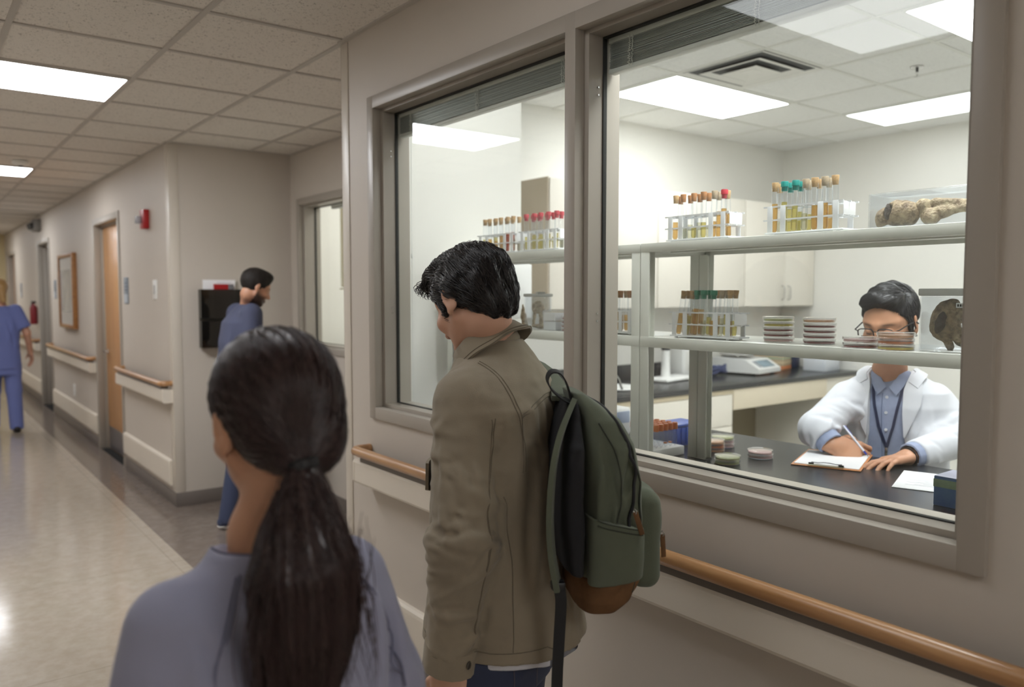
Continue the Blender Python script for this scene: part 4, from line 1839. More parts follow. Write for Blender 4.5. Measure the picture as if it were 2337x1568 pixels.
def dish_stack(where, x, y, z, agars, group=None):
    n = len(agars)
    for i, c in enumerate(agars):
        pos = 'lone' if n == 1 else 'bottom' if i == 0 else 'top' if i == n-1 else ORD[i]+' lowest'
        lb = '%s culture dish, %s agar, %s' % (pos, c, where)
        t = thing('petri_dish', lb, 'petri dish', (x+rng.uniform(-.0012, .0012), y+rng.uniform(-.0012, .0012), z+0.0004+i*0.01555), 0, group or 'culture dishes in stacks')
        b, l, a = dish_meshes(c, 0)
        sub('base', b, t)
        sub('lid', l, t)
        sub('agar', a, t)


dish_stack('in the stack beside the green rack', 2.148, 1.448, LOZ, ['pink', 'dark red', 'dark red', 'yellow', 'green'])
dish_stack('in the tall dark red stack', 2.148, 1.311, LOZ, ['dark red', 'dark red', 'dark red', 'dark red', 'peach'])
dish_stack('in the short stack before the glasses', 2.085, 1.148, LOZ, ['dark red', 'pink'])
dish_stack('in the stack before the chin', 2.075, 1.045, LOZ, ['yellow', 'orange', 'peach'])
dish_stack('in the stack by the mullion', 2.10, 2.345, LOZ, ['dark red', 'dark red', 'dark red', 'dark red'])
dish_stack('in the pink stack on the upper shelf', 2.12, 2.19, UZ, ['pink', 'dark red', 'pink'])
dish_stack('in the greenish stack by the sill', 2.350, 1.785, BZ, ['green', 'green'])
dish_stack('in the pink stack near the clipboard', 2.530, 1.772, BZ, ['pink', 'pink'])
dish_stack('in the peach stack behind the shelf foot', 2.495, 1.965, BZ, ['peach', 'orange', 'peach'])
dish_stack('in the pale stack behind the peach stack', 2.595, 1.995, BZ, ['pink', 'pink', 'green'])


# ------------------------------------------------------------------ bench things
t = thing('tube_tray', 'white block rack of orange-capped tubes on the bench', 'tube rack', (2.262, 2.072, BZ))
m = MB()
m.box((-0.09, -0.087, 0.0005), (0.09, 0.087, 0.034), M['white_plastic'], 0.003)
m.build('block', t)
m = MB()
m.box((-0.072, -0.0878, 0.008), (-0.062, -0.0869, 0.018), M['ink'])
m.build('mark', t)
VT = MB()
VT.lathe([(0.0004, 0.02), (0.0085, 0.028), (0.0085, 0.092), (0.0075, 0.092)], GL_TUBE, n=10, close=False)
vt_m = VT.mesh('tube')
VC = MB()
VC.lathe([(0.0098, 0.084), (0.0105, 0.086), (0.0105, 0.107), (0.009, 0.1098), (0.0001, 0.1098)], CAPS['orange'], n=12)
vc_m = VC.mesh('cap')
VL = MB()
VL.lathe([(0.0003, 0.0345), (0.0074, 0.0345), (0.0074, 0.039), (0.0003, 0.039)], CAPS['orange'], n=10)
vl_m = VL.mesh('sediment')
RW = ['front', 'second', 'third', 'fourth', 'back']
for r in range(5):
    for c in range(5):
        lb = 'orange-capped clear tube, %s from left in the %s row of the white block' % (ORD[c], RW[r])
        q = thing('sample_tube', lb, 'sample tube', (2.268-0.052+0.026*c, 2.072-0.066+0.03*r, BZ+0.0145), 0, 'orange-capped tubes in the white block')
        sub('tube', vt_m, q)
        sub('cap', vc_m, q)
        if r == 0 and c in (2, 3):
            sub('sediment', vl_m, q)
t = thing('blue_tray', 'bright blue ribbed plastic box on the bench behind the shelf foot', 'box', (2.50, 2.15, BZ))
BLUE = mat('bright_blue', (34, 78, 178), 0.35)
m = MB()
m.box((-0.085, -0.055, 0.0005), (0.085, 0.055, 0.078), BLUE, 0.005)
m.build('box_body', t)
m = MB()
m.box((-0.088, -0.058, 0.078), (0.088, 0.058, 0.09), BLUE, 0.004)
m.build('lid', t)
for k in range(5):
    m = MB()
    m.box((-0.07+0.03*k, -0.059, 0.01), (-0.058+0.03*k, -0.055, 0.075), BLUE, 0.001)
    m.build('rib', t)
t = thing('centrifuge', 'white bench device with pale blue screen behind the orange caps', 'device', (2.36, 2.50, BZ))
m = MB()
m.box((-0.16, -0.11, 0.002), (0.13, 0.11, 0.125), M['white_plastic'], 0.02, 3)
m.build('housing', t)
m = MB()
m.box((0.02, -0.1125, 0.06), (0.11, -0.109, 0.11), mat('pale_blue_screen', (176, 190, 214), 0.3), 0.003)
m.build('screen', t)

CA = math.atan2(-0.216, 0.085)   # direction of the clipboard's short edge
clip = thing('clipboard', 'brown clipboard with white sheets under the writing hand', 'clipboard', (2.556, 1.524, BZ), CA)
m = MB()
m.box((-0.116, -0.005, 0.0005), (0.116, 0.318, 0.0035), mat('clip_hardboard', (206, 140, 92), 0.5), 0.001)
m.build('board', clip)
m = MB()
m.box((-0.06, -0.002, 0.0037), (0.06, 0.022, 0.007), mat('clip_brass', (176, 168, 140), 0.3, 0.9), 0.0015)
m.build('clip_bar', clip)
m = MB()
m.tube([(-0.055, 0.016, 0.009), (-0.05, 0.03, 0.011), (-0.03, 0.03, 0.010), (-0.012, 0.038, 0.011), (0.012, 0.038, 0.011), (0.03, 0.03, 0.010), (0.05, 0.03, 0.011), (0.055, 0.016, 0.009)],
       0.0014, M['darkmetal'], 8)
for s in (-1, 1):
    m.box((s*0.05-0.009, 0.012, 0.007), (s*0.05+0.009, 0.02, 0.012), M['darkmetal'], 0.001)
m.build('clip_wire', clip)
m = MB()
m.box((-0.108, 0.012, 0), (0.108, 0.290, 0.0018), M['paper'])
o = m.build('form_sheets', None, (2.556, 1.524, BZ+0.0038))
o.rotation_euler = (0, 0, CA)
tag(o, 'white sheets held on the brown clipboard', 'paper')
PA = math.atan2(0.096, 0.278)
t = thing('document', 'printed white page lying on the bench left of the blue box', 'paper', (2.467, 1.242, BZ+0.0008), PA)
m = MB()
m.box((0, -0.216, 0), (0.279, 0, 0.0012), M['paper'])
m.build('sheet', t)
m = MB()
for k in range(11):
    x = 0.06+0.013*k
    m.box((x, -0.19+0.02*(k % 2), 0.00125), (x+0.0022, -0.03-0.05*((k*7) % 3)/2, 0.0014), M['ink'])
m.build('print_lines', t)
t = thing('tissue_box', 'blue printed cardboard tissue box at the right end of the sill', 'tissue box', (2.415, 0.945, BZ))
m = MB()
m.box((-0.06, -0.118, 0.0005), (0.06, 0.118, 0.086), mat('box_blue', (44, 84, 148), 0.4, var=(16, 0.5), col2=(92, 128, 160)), 0.002)
m.build('carton', t)
m = MB()
m.box((-0.0608, -0.1186, 0.055), (0.0608, 0.1186, 0.078), mat('box_green_band', (138, 158, 128), 0.45, var=(30, 0.2)))
m.build('band', t)
m = MB()
m.box((-0.059, -0.117, 0.0862), (0.059, 0.117, 0.0870), mat('box_lilac', (196, 198, 226), 0.4))
m.build('top_panel', t)
m = MB()
m.lathe([(0.0001, 0), (1, 0), (1, 0.0006), (0.0001, 0.0006)], mat('box_slot', (34, 40, 66), 0.6), n=24)
m.v = [(v[0]*0.03, v[1]*0.075-0.01, v[2]+0.0871) for v in m.v]
m.build('opening', t)

# window latch near the right jamb
m = MB()
m.tube([(0.0, 0.012*math.cos(a), 0.024*math.sin(a)) for a in np.linspace(0, 2*PI, 25)], 0.0022, M['chrome'], 8)
m.lathe([(0.009, -0.006), (0.009, 0.006), (0.0001, 0.007)], M['chrome'], (0.008, -0.008, 0.0), 14)
o = m.build('latch', win, (1.690, 0.690, 1.160))

# ------------------------------------------------------------------ specimens
BONE = mat('old_bone', (196, 172, 134), 0.7, var=(62, 0.3, 8), col2=(96, 70, 46), bump=(160, 0.9, 0.004))
BONE2 = mat('pale_bone', (206, 186, 148), 0.65, var=(55, 0.3, 8), col2=(120, 92, 64), bump=(160, 0.9, 0.004))
DARKB = mat('marrow_and_cavity_shade', (74, 62, 54), 0.85, var=(60, 0.4), bump=(200, 1.0, 0.004))  # marrow tone; also paints the shade inside the skull cavity


def case(name, label, cat, x0, x1, y0, y1, z0, h, lid=None, wall=0.003):
    t = thing(name, label, cat, ((x0+x1)/2, (y0+y1)/2, z0))
    a, b = (x1-x0)/2, (y1-y0)/2
    m = MB()
    m.box((-a, -b, 0.0005), (a, b, h), GL_CASE, 0.004, 2)
    m.box((-a+wall, -b+wall, 0.004), (a-wall, b-wall, h-wall), GL_CASE, 0.003, 2)
    m.build('case_body', t)
    if lid is not None:
        m = MB()
        m.box((-a-0.003, -b-0.003, h), (a+0.003, b+0.003, h+lid), mat(name+'_lid', (190, 192, 190), 0.35), 0.003)
        m.box((-0.02, -b*0.5, h+lid), (0.02, -b*0.15, h+lid+0.007), mat(name+'_knob', (180, 182, 178), 0.35), 0.002)
        m.build('lid', t)
    return t


case('specimen_case', 'long clear display case holding brown bones on the upper shelf', 'display case', 2.05, 2.19, 0.70, 1.118, UZ, 0.093)


def fb1(P):
    d = smin(ell(P, (0, 0.01, 0), (0.03, 0.034, 0.034)), ell(P, (0.0, -0.025, -0.002), (0.028, 0.03, 0.032)), 0.02)
    d = smin(d, ell(P, (-0.008, 0.045, -0.012), (0.018, 0.016, 0.022)), 0.012)
    d = smax(d, -ell(P, (-0.022, 0.022, 0.006), (0.016, 0.012, 0.024), rotm(0, 0, 20)), 0.006)
    return d+0.003*wob(P, 160, 4)+0.0014*wob(P, 420, 5)


t = thing('bone_specimen', 'thick brown broken bone end in the long clear case', 'bone', (2.108, 1.062, UZ+0.042))
sdf_obj('bone', fb1, (-.05, -.075, -.05), (.05, .08, .055), 0.0025, BONE, t, (0, 0, 0), 0)
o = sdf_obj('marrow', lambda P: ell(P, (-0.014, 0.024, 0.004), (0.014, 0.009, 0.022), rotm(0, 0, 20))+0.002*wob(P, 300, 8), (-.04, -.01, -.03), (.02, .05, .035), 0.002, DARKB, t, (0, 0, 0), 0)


def fb2(P):
    d = chain(P, [(0, .10, -.012), (0, .06, -.004), (0, 0, .002), (0, -.06, -.002), (0, -.11, -.016)], [.020, .0115, .0085, .010, .018], 0.02)
    d = smin(d, ell(P, (0, .115, .012), (.020, .019, .021)), 0.008)
    d = smin(d, ell(P, (-.008, .09, -.022), (.018, .018, .016)), 0.012)
    d = smin(d, cap(P, (0.004, .085, .02), (0.004, .0, .014), .012, .007), 0.008)
    return d+0.0022*wob(P, 150, 14)+0.001*wob(P, 420, 15)


t = thing('bone_specimen', 'long knuckled pale bone in the long clear case', 'bone', (2.115, 0.888, UZ+0.043))
sdf_obj('bone', fb2, (-.05, -.15, -.06), (.05, .15, .06), 0.0025, BONE2, t, (0, 0, 0), 0)

t = case('specimen_jar', 'square clear jar with grey lid and brown skull bone, before the right jamb', 'specimen jar', 2.075, 2.20, 0.775, 0.987, LOZ, 0.142, 0.018)
m = MB()
m.box((-0.0632, -0.012, 0.112), (-0.0628, 0.016, 0.124), mat('jar_tag', (200, 204, 204), 0.4))
m.build('label_tag', t)
m = MB()
for k in range(4):
    m.box((-0.0636, -0.009+0.006*k, 0.115), (-0.0632, -0.005+0.006*k, 0.121), M['gasket'])
m.build('tag_print', t)


def fb3(P):
    d = ell(P, (0, 0.024, 0.012), (0.030, 0.036, 0.056), rotm(22, 0, 0))
    d = smin(d, ell(P, (0, -0.030, -0.036), (0.026, 0.034, 0.024)), 0.022)
    d = smin(d, cap(P, (-.012, 0.004, 0.055), (-.014, -0.040, -0.012), 0.009, 0.008), 0.008)
    d = smin(d, cap(P, (0, -0.05, -0.042), (0, -0.082, -0.054), 0.013, 0.007), 0.010)
    d = smin(d, cap(P, (0, 0.03, -0.03), (0, 0.012, -0.058), 0.012, 0.009), 0.010)
    d = smax(d, -ell(P, (-0.030, 0.030, 0.004), (0.024, 0.015, 0.034), rotm(18, 0, 0)), 0.006)
    d = smax(d, -ell(P, (-0.026, -0.010, 0.030), (0.014, 0.006, 0.010), rotm(20, 0, 0)), 0.003)
    d = smax(d, -ell(P, (-0.026, -0.026, -0.030), (0.014, 0.012, 0.007)), 0.004)
    return d+0.0028*wob(P, 130, 24)+0.0015*wob(P, 380, 25)


t = thing('skull_specimen', 'brown hollow animal skull bone inside the square jar', 'bone', (2.132, 0.921, LOZ+0.069))
sdf_obj('bone', fb3, (-.06, -.1, -.085), (.06, .08, .1), 0.0026, BONE, t, (0, 0, 0), 0)
sdf_obj('hollow', lambda P: ell(P, (-.014, .030, .004), (.012, .0135, .031), rotm(18, 0, 0))+.002*wob(P, 260, 27), (-.05, -.01, -.05), (.02, .07, .06), .0026, DARKB, t, (0, 0, 0), 0)  # dark plug in the skull cavity, its colour stands in for shade

t = case('specimen_jar', 'clear jar with white lid and pale skeleton, lower shelf by the dark haired head', 'specimen jar', 2.055, 2.13, 2.505, 2.595, LOZ, 0.135, 0.013)


def fb4(P):
    d = ell(P, (0, 0, 0.03), (0.024, 0.027, 0.026))
    d = smax(d, -ell(P, (-0.02, 0.004, 0.03), (0.012, 0.010, 0.012)), 0.004)
    d = np.minimum(d, cap(P, (0, 0.018, 0.012), (0, 0.03, -0.045), 0.008, 0.006))
    d = np.minimum(d, cap(P, (0, -0.018, 0.012), (0, -0.022, -0.045), 0.008, 0.008))
    d = smin(d, ell(P, (0, 0.0, -0.048), (0.02, 0.034, 0.008)), 0.008)
    return d+0.003*wob(P, 200, 34)+0.001*wob(P, 500, 35)


t = thing('skeleton_specimen', 'small pale curled skeleton inside the white-lidded jar', 'bone', (2.092, 2.55, LOZ+0.061))
sdf_obj('bone', fb4, (-.04, -.05, -.07), (.04, .05, .07), 0.0026, BONE2, t, (0, 0, 0), 0)
t = thing('bone_fragment', 'thin pointed brown bone standing left of the white-lidded jar', 'bone', (2.10, 2.655, LOZ))
sdf_obj('bone', lambda P: chain(P, [(0, -.012, .006), (0, 0, .05), (0, .006, .1)], [.014, .012, .004], 0.01)+0.002*wob(P, 200, 44), (-.03, -.04, 0.0004), (.03, .03, .12), 0.0026, BONE, t, (0, 0, 0), 0)
carton('sample_carton', 'lower white sample carton behind the man\'s collar', 'carton', 2.10, 2.445, 0, (0.07, 0.075, 0.036), mat('white_carton_a', (216, 220, 226), 0.5), None, LOZ+0.0006)
carton('sample_carton', 'upper white sample carton, set on another beside the jar', 'carton', 2.10, 2.447, 0, (0.07, 0.07, 0.034), mat('white_carton_b', (232, 234, 238), 0.5), None, LOZ+0.0386)
# ------------------------------------------------------------------ people: shared anatomy
def head_sdf(P, c, R, s=1.0, nose=1.0, lids=True):
    """Head with face; local x right, y forward, z up, origin between the ears; c centre, R rotation matrix, s scale."""
    q = (P-c)@R/s
    ax = np.abs(q[:, 0])
    Q = np.stack([ax, q[:, 1], q[:, 2]], -1)
    d = ell(q, (0, -.014, .036), (.077, .097, .084))
    d = smin(d, ell(q, (0, .03, -.02), (.064, .062, .082)), .03)
    d = smin(d, cap(Q, (.058, .0, -.045), (.018, .062, -.092), .016, .014), .022)
    d = smin(d, ell(q, (0, .066, -.094), (.026, .022, .02)), .018)
    d = smin(d, cap(Q, (.052, .055, .024), (.008, .084, .02), .010, .011), .014)
    d = smin(d, ell(Q, (.042, .062, -.028), (.024, .020, .020)), .018)
    d = smax(d, -ell(Q, (.032, .097, .001), (.018, .017, .012)), .012)
    if lids:
        d = smin(d, ell(Q, (.032, .078, -.001), (.0145, .013, .0125)), .003)
        d = d-.0012*np.exp(-((Q[:, 2]+.007+1.6*(Q[:, 0]-.032)**2*20)/.0022)**2)*np.exp(-((Q[:, 0]-.032)/.016)**2)*(q[:, 1] > .06)
    d = smin(d, cap(q, (0, .086, .008), (0, .112*1.0, -.032), .0075, .0105), .010)
    d = smin(d, ell(Q, (.0115, .099, -.036), (.0085, .011, .008)), .006)
    d = smax(d, -ell(Q, (.007, .104, -.0455), (.0038, .005, .004)), .002)
    d = smin(d, cap(Q, (.0, .094, -.0615), (.020, .083, -.063), .0062, .0035), .006)
    d = smin(d, cap(Q, (.0, .092, -.0715), (.018, .082, -.070), .0068, .0035), .006)
    d = d+.0022*np.exp(-((q[:, 2]+.0665)/.0016)**2)*np.exp(-(q[:, 0]/.02)**2)*(q[:, 1] > .06)
    er = ell(Q, (.081, -.012, -.004), (.0065, .0175, .031), rotm(-12, 0, -24))
    er = smax(er, -ell(Q, (.091, -.009, -.002), (.008, .0105, .020), rotm(-12, 0, -24)), .004)
    er = smin(er, ell(Q, (.080, -.004, -.031), (.006, .008, .009)), .006)
    d = smin(d, er, .005)
    return d*s


def skin_colour(V, c, R, s, base, lip=(168, 106, 96), beard=None, brow=(44, 34, 28), clip_z=None):
    """Skin with lips, brows and (optionally) beard where the person has them."""
    q = (V-c)@R/s
    C = np.ones((len(V), 3))*np.array(lin(base)[:3])
    C *= (1+.05*wob(V, 90, 5))[:, None]
    C *= np.array([1.0, .93, .90])**(np.exp(-((np.abs(q[:, 0])-.045)**2+(q[:, 2]+.03)**2)/.0006)*(q[:, 1] > .02))[:, None]

    def mixc(m, col):
        C[:] = C*(1-m)[:, None]+np.array(lin(col)[:3])*m[:, None]
    ax = np.abs(q[:, 0])
    mixc(.75*np.exp(-((q[:, 2]+.0665)/.007)**4)*np.exp(-(ax/.019)**4)*(q[:, 1] > .07), lip)
    mixc(.85*np.exp(-((q[:, 2]-.024+.15*np.clip(ax-.035, 0, 1))/.0048)**2)*np.exp(-((ax-.034)/.019)**4)*(q[:, 1] > .045), brow)
    mixc(.8*np.exp(-((q[:, 2]+.0075)/.0018)**2)*np.exp(-((ax-.032)/.0125)**4)*(q[:, 1] > .06), (30, 24, 22))
    if beard is not None:
        m = 1/(1+np.exp(-(-.042-q[:, 2]+.30*np.clip(.05-q[:, 1], -1, .06))/.006))*(q[:, 1] > -.005)*(q[:, 2] > -.125)
        mixc(np.clip(m, 0, 1)*.92, beard)
    return C


def hand_sdf(P, w, f, n, t, s=1.0, curls=None, thumb=(0.35, 0.5), spread=0.05, tc=0.2):
    """w wrist, f finger direction, n palm normal (out of the palm), t thumb-side direction."""
    f, n, t = [np.asarray(a, float)/np.linalg.norm(a) for a in (f, n, t)]
    q = (P-w)@np.stack([f, n, t], 1)/s
    d = cap(q, (-.02, 0, 0), (.015, 0, 0), .026, .025)
    d = smax(d, np.abs(q[:, 1])-.021, .01)
    palm = rbox(q, (.052, 0, -.001), (.046, .0135, .040), .0125)
    d = smin(d, palm, .018)
    d = smin(d, ell(q, (.035, .010, .022), (.03, .014, .018)), .01)
    if curls is None:
        curls = [(.3, .35, .25)]*4
    Ls = [(.043, .026, .021), (.047, .029, .022), (.043, .027, .021), (.034, .021, .019)]
    ts = [.0295, .0098, -.0105, -.0292]
    bs = [.092, .096, .092, .084]
    fg = None
    for i in range(4):
        p = np.array([bs[i], 0.0, ts[i]])
        a = 0.0
        r = [.0092, .0085, .0078, .0066] if i < 3 else [.0082, .0075, .0068, .0058]
        sp = spread*(1.5-i)
        for k in range(3):
            a += curls[i][k]
            e = p+Ls[i][k]*np.array([math.cos(a), math.sin(a), math.sin(sp)*math.cos(a)])
            c = cap(q, p, e, r[k], r[k+1])
            c = np.minimum(c, ell(q, p, (r[k]*1.08,)*3))
            fg = c if fg is None else smin(fg, c, .0016)
            p = e
    d = smin(d, fg, .007)
    p = np.array([.020, .008, .022])
    dirs = [(.8, tc, .75), (.92, tc+thumb[0]*.6, .45-thumb[0]*.3), (.95, tc+thumb[1], .2-thumb[1]*.4)]
    th = None
    for k, (L_, ra, rb) in enumerate(((.040, .0145, .0112), (.030, .0110, .0098), (.024, .0098, .0072))):
        v = np.array(dirs[k])
        v /= np.linalg.norm(v)
        e = p+v*L_
        c = cap(q, p, e, ra, rb)
        th = c if th is None else smin(th, c, .004)
        p = e
    return smin(d, th, .010)*s


def project(f, pts, n=6, off=0.0):
    P = np.asarray(pts, float).copy()
    for _ in range(n):
        P = P-grad(f, P)*(f(P)-off)[:, None]
    return P


def dense(pts, step=.008):
    pts = np.asarray(pts, float)
    out = []
    for a, b in zip(pts[:-1], pts[1:]):
        k = max(1, int(np.linalg.norm(b-a)/step))
        for i in range(k):
            out.append(a+(b-a)*i/k)
    out.append(pts[-1])
    return np.array(out)


def seam(name, f, pts, r, mt, parent, rows=(0,), side=(0, 0, 1), off=.0006):
    m = MB()
    side = np.asarray(side, float)
    for o in rows:
        P = project(f, dense(pts)+side*o, 6, off)
        for _ in range(2):
            P[1:-1] = (P[:-2]+2*P[1:-1]+P[2:])/4
        m.tube(P, r, mt, 6)
    return m.build(name, parent)


def patch(name, f, A, B, off, th, mt, parent, n=24, k=8):
    A, B = dense(A, .004), dense(B, .004)
    ia = np.linspace(0, len(A)-1, n).astype(int)
    ib = np.linspace(0, len(B)-1, n).astype(int)
    G = np.array([[A[i]+(B[j]-A[i])*t_ for t_ in np.linspace(0, 1, k)] for i, j in zip(ia, ib)])
    S_ = G.reshape(-1, 3)
    lo2 = project(f, S_, 7, off)
    hi2 = lo2+grad(f, lo2)*th
    V = np.concatenate([lo2, hi2])
    F = []
    N = n*k
    for i in range(n-1):
        for j in range(k-1):
            q = (i*k+j, i*k+j+1, (i+1)*k+j+1, (i+1)*k+j)
            F.append(q[::-1])
            F.append(tuple(x+N for x in q))
    edge = [i*k for i in range(n)]+[(n-1)*k+j for j in range(1, k)]+[i*k+k-1 for i in range(n-2, -1, -1)]+[j for j in range(k-2, 0, -1)]
    for a, b in zip(edge, edge[1:]+edge[:1]):
        F.append((a, b, b+N, a+N))
    m = MB()
    m.add([tuple(v) for v in V], F, mt, True)
    return m.build(name, parent)


def person(label, loc, yaw, f, lo, hi, h, mt, colf=None):
    o = sdf_obj('person', f, lo, hi, h, mt, None, (0, 0, 0), 1, colf)
    o.location = loc
    o.rotation_euler = (0, 0, yaw)
    return tag(o, label, 'person')


def shoe(P, a, fwd, s=1.0):
    a, fwd = np.asarray(a, float), np.asarray(fwd, float)
    up = np.array([0, 0, 1.0])
    b = a+fwd*.17*s
    d = smin(cap(P, a+up*.04, a-up*.0+up*.045-fwd*.03, .042, .04), cap(P, a+fwd*.05+up*.04, b+up*.03, .046, .034), .03)
    d = smin(d, cap(P, a+up*.05, a+up*.10, .04, .042), .02)
    return smax(d, -(P[:, 2]-.001), .004)


def to_local(p, loc, yaw):
    c, s = math.cos(yaw), math.sin(yaw)
    d = np.array([p[0]-loc[0], p[1]-loc[1], p[2]-loc[2]])
    return np.array([c*d[0]+s*d[1], -s*d[0]+c*d[1], d[2]])


SKIN = mat('skin', (200, 150, 122), 0.5, vcol=True, sss=0.08, bump=(900, 0.08, 0.0004))
HAIR_BLACK = hair_mat('black_hair', (24, 20, 20), (42, 36, 35), 0.30, 0.65)
HAIR_BROWN = hair_mat('dark_brown_hair', (44, 33, 32), (68, 49, 47), 0.33, 0.6)
HAIR_BLOND = hair_mat('blond_hair', (150, 116, 70), (186, 150, 96), 0.4)

# ------------------------------------------------------------------ the young man in the field jacket
MY = rad(27)
ML = np.array([1.098, 1.500, 0.0])
mh_c = to_local(at(1078, 690, 1.86), ML, MY)
mh_R = rotm(0, 0, -22)@rotm(-29, 4, 0)
NB = np.array([0.0, 0.012, 1.455])
SHL, ELL_, WRL = np.array([-.158, -.008, 1.334]), np.array([-.205, -.030, 1.055]), np.array([-.192, .012, .785])
SHR, ELR, WRR = np.array([.160, -.0, 1.335]), np.array([.225, -.02, 1.10]), np.array([.150, .15, .93])


def man_body(P):
    d = head_sdf(P, mh_c, mh_R, .98)
    hb = mh_c+mh_R@np.array([0, -.03, -.06])
    d = smin(d, chain(P, [NB+V3(0, -.01, -.06), NB+V3(0, -.005, .02), hb], [.062, .056, .056], .02), .02)
    d = smin(d, loft(P, [.80, .95, 1.1, 1.25, 1.36, 1.42], [0]*6, [0, 0, 0, -.01, -.01, 0], [.15, .14, .15, .160, .115, .07], [.10, .095, .10, .105, .085, .06]), .03)
    for S, E, Wp in ((SHL, ELL_, WRL), (SHR, ELR, WRR)):
        d = smin(d, chain(P, [S, E, Wp], [.050, .040, .028], .02), .03)
    d = smin(d, hand_sdf(P, WRL+V3(0, 0, -.02), (.02, .10, -1), (.95, .1, .05), (.1, .95, .1), 1.0, [(.25, .45, .3)]*4, tc=.1), .01)
    d = smin(d, hand_sdf(P, WRR, (-.5, .45, -.7), (-.3, -.8, 0), (-.8, .4, .3), 1.0, [(.3, .4, .3)]*4), .01)
    for s in (-1, 1):
        d = smin(d, chain(P, [(s*.085, 0, .86), (s*.095, .01, .47), (s*.10, -.02, .09)], [.09, .055, .04], .02), .03)
        d = smin(d, cap(P, (s*.10, -.03, .05), (s*.115, .12, .035), .036, .03), .03)
    return d


man = person('person in a khaki field jacket and jeans, standing at the window with a backpack', tuple(ML), MY, man_body, (-.34, -.24, .0), (.34, .30, 1.76), .0036, SKIN,
             lambda V: skin_colour(V, mh_c, mh_R, .98, (202, 158, 134)))


# hair
def man_hair(P):
    q = (P-mh_c)@mh_R/.98
    ax = np.abs(q[:, 0])
    d = ell(q, (0, -.016, .040), (.086, .110, .094))
    d = smin(d, ell(q, (0, -.068, -.012), (.068, .05, .070)), .02)
    d = smin(d, ell(q, (0, .045, .104), (.060, .062, .030)), .03)
    d = smin(d, ell(q, (-.012, .092, .090), (.044, .028, .026)), .02)
    d = d+.003*wob(q, 120, 31)+.0022*np.sin(q[:, 0]*150+q[:, 2]*50+2*np.sin(q[:, 1]*40))
    c1 = .82*q[:, 1]-.57*q[:, 2]-.029
    c2 = .44*q[:, 1]-.90*q[:, 2]-.036
    c2 = np.where(ax > .05, c2, c2-.004)
    d = smax(d, c1, .006)
    d = smax(d, c2, .006)
    sb = ell(np.stack([ax, q[:, 1], q[:, 2]], -1), (.0725, .024, .004), (.005, .009, .026))
    return smin(d, sb, .006)*.98


lo_, hi_ = mh_c-.16, mh_c+.19
hv, hq = nets(man_hair, lo_, hi_, .0036)
hair = np_mesh('hair', hv, hq, HAIR_BLACK, man, (0, 0, 0), 1)


def man_flow(P):
    q = (P-mh_c)@mh_R/.98
    up = np.clip((q[:, 2]-.02)/.08, 0, 1)
    v = np.stack([-.30*up+.12*np.sign(q[:, 0])*(1-up), -.75+0*up, -.35-.9*np.clip((-q[:, 1])/.08, 0, 1)-.4*(1-up)], -1)
    fr = q[:, 1] > .07
    v[fr] += np.array([-.5, .2, .4])
    return v@mh_R.T


roots = sample_surface(hv, hq, 3800, lambda C: ((C-mh_c)@mh_R)[:, 2] > -.075)
strands('hair_strands', man_hair, roots, man_flow, 9, .0085, .00105, HAIR_BLACK, hair, (0, 0, 0), .0018, 5, .16)
# a few loose locks over the brow
pts = []
rr = np.random.default_rng(11)
for i in range(150):
    a = mh_c+mh_R@np.array([rr.uniform(-.05, .03), .088+rr.uniform(-.012, .012), .092+rr.uniform(-.01, .012)])
    k = [a]
    for j in range(8):
        t_ = j/7
        k.append(a+mh_R@np.array([-.02*t_+rr.normal()*.0012, .026*math.sin(t_*2.4)+.003*rr.normal()*t_, .012*math.sin(t_*2.0)-.030*t_*t_]))
    pts.append(k)
tubes('front_locks', np.array(pts), .0011, HAIR_BLACK, hair, (0, 0, 0))

JACKET = mat('khaki_canvas', (140, 129, 111), 0.85, var=(5, 0.10, 5), bump=(420, 0.35, 0.0012), spec=0.2, sheen=0.15)
SEAM = mat('khaki_seam', (112, 102, 86), 0.9)
rj = np.random.default_rng(21)
JF = []
for i in range(74):       # sleeve creases
    t_ = rj.uniform(.04, .97)
    S, E, Wp = SHL, ELL_, WRL
    c = S+(E-S)*t_*2 if t_ < .5 else E+(Wp-E)*(t_-.5)*2
    a = rj.uniform(0, 2*PI)
    r_ = .072-.022*t_
    tilt = rj.uniform(-.045, .045)
    span = rj.uniform(.5, 1.2)
    p0 = c+V3(r_*math.cos(a-span), r_*math.sin(a-span), -tilt)
    p1 = c+V3(r_*math.cos(a+span), r_*math.sin(a+span), tilt)
    k = 1.0 if abs(t_-.52) < .2 else .6
    JF.append((p0, c+V3((r_+.02)*math.cos(a), (r_+.02)*math.sin(a), 0), p1, rj.uniform(.006, .0105), k*rj.choice([-1, 1, 1])*rj.uniform(.004, .0105)))
for i in range(26):       # long creases down the sleeve
    a = rj.uniform(-2.6, .6)-1.0
    z = rj.uniform(1.10, 1.30)
    e = z-rj.uniform(.07, .16)
    f_ = lambda z: SHL+(ELL_-SHL)*np.clip((SHL[2]-z)/(SHL[2]-ELL_[2]), 0, 1)
    JF.append((f_(z)+V3(.075*math.cos(a), .075*math.sin(a), 0), f_(e)+V3(.072*math.cos(a+.35), .072*math.sin(a+.35), 0), rj.uniform(.008, .014), rj.uniform(-.008, .010)))
for i in range(30):       # long soft folds down the back
    x = rj.uniform(-.15, .17)
    JF.append((V3(x, -.15, rj.uniform(1.15, 1.30)), V3(x+rj.uniform(-.06, .06), -.15, rj.uniform(.82, 1.0)), rj.uniform(.010, .022), rj.uniform(-.009, .014)))
for i in range(9):        # pulls from the armpit and under the yoke
    JF.append((V3(-.13, -.12, 1.27-.02*i), V3(.02+.02*i, -.16, 1.18-.035*i), .011, rj.uniform(-.006, .008)))
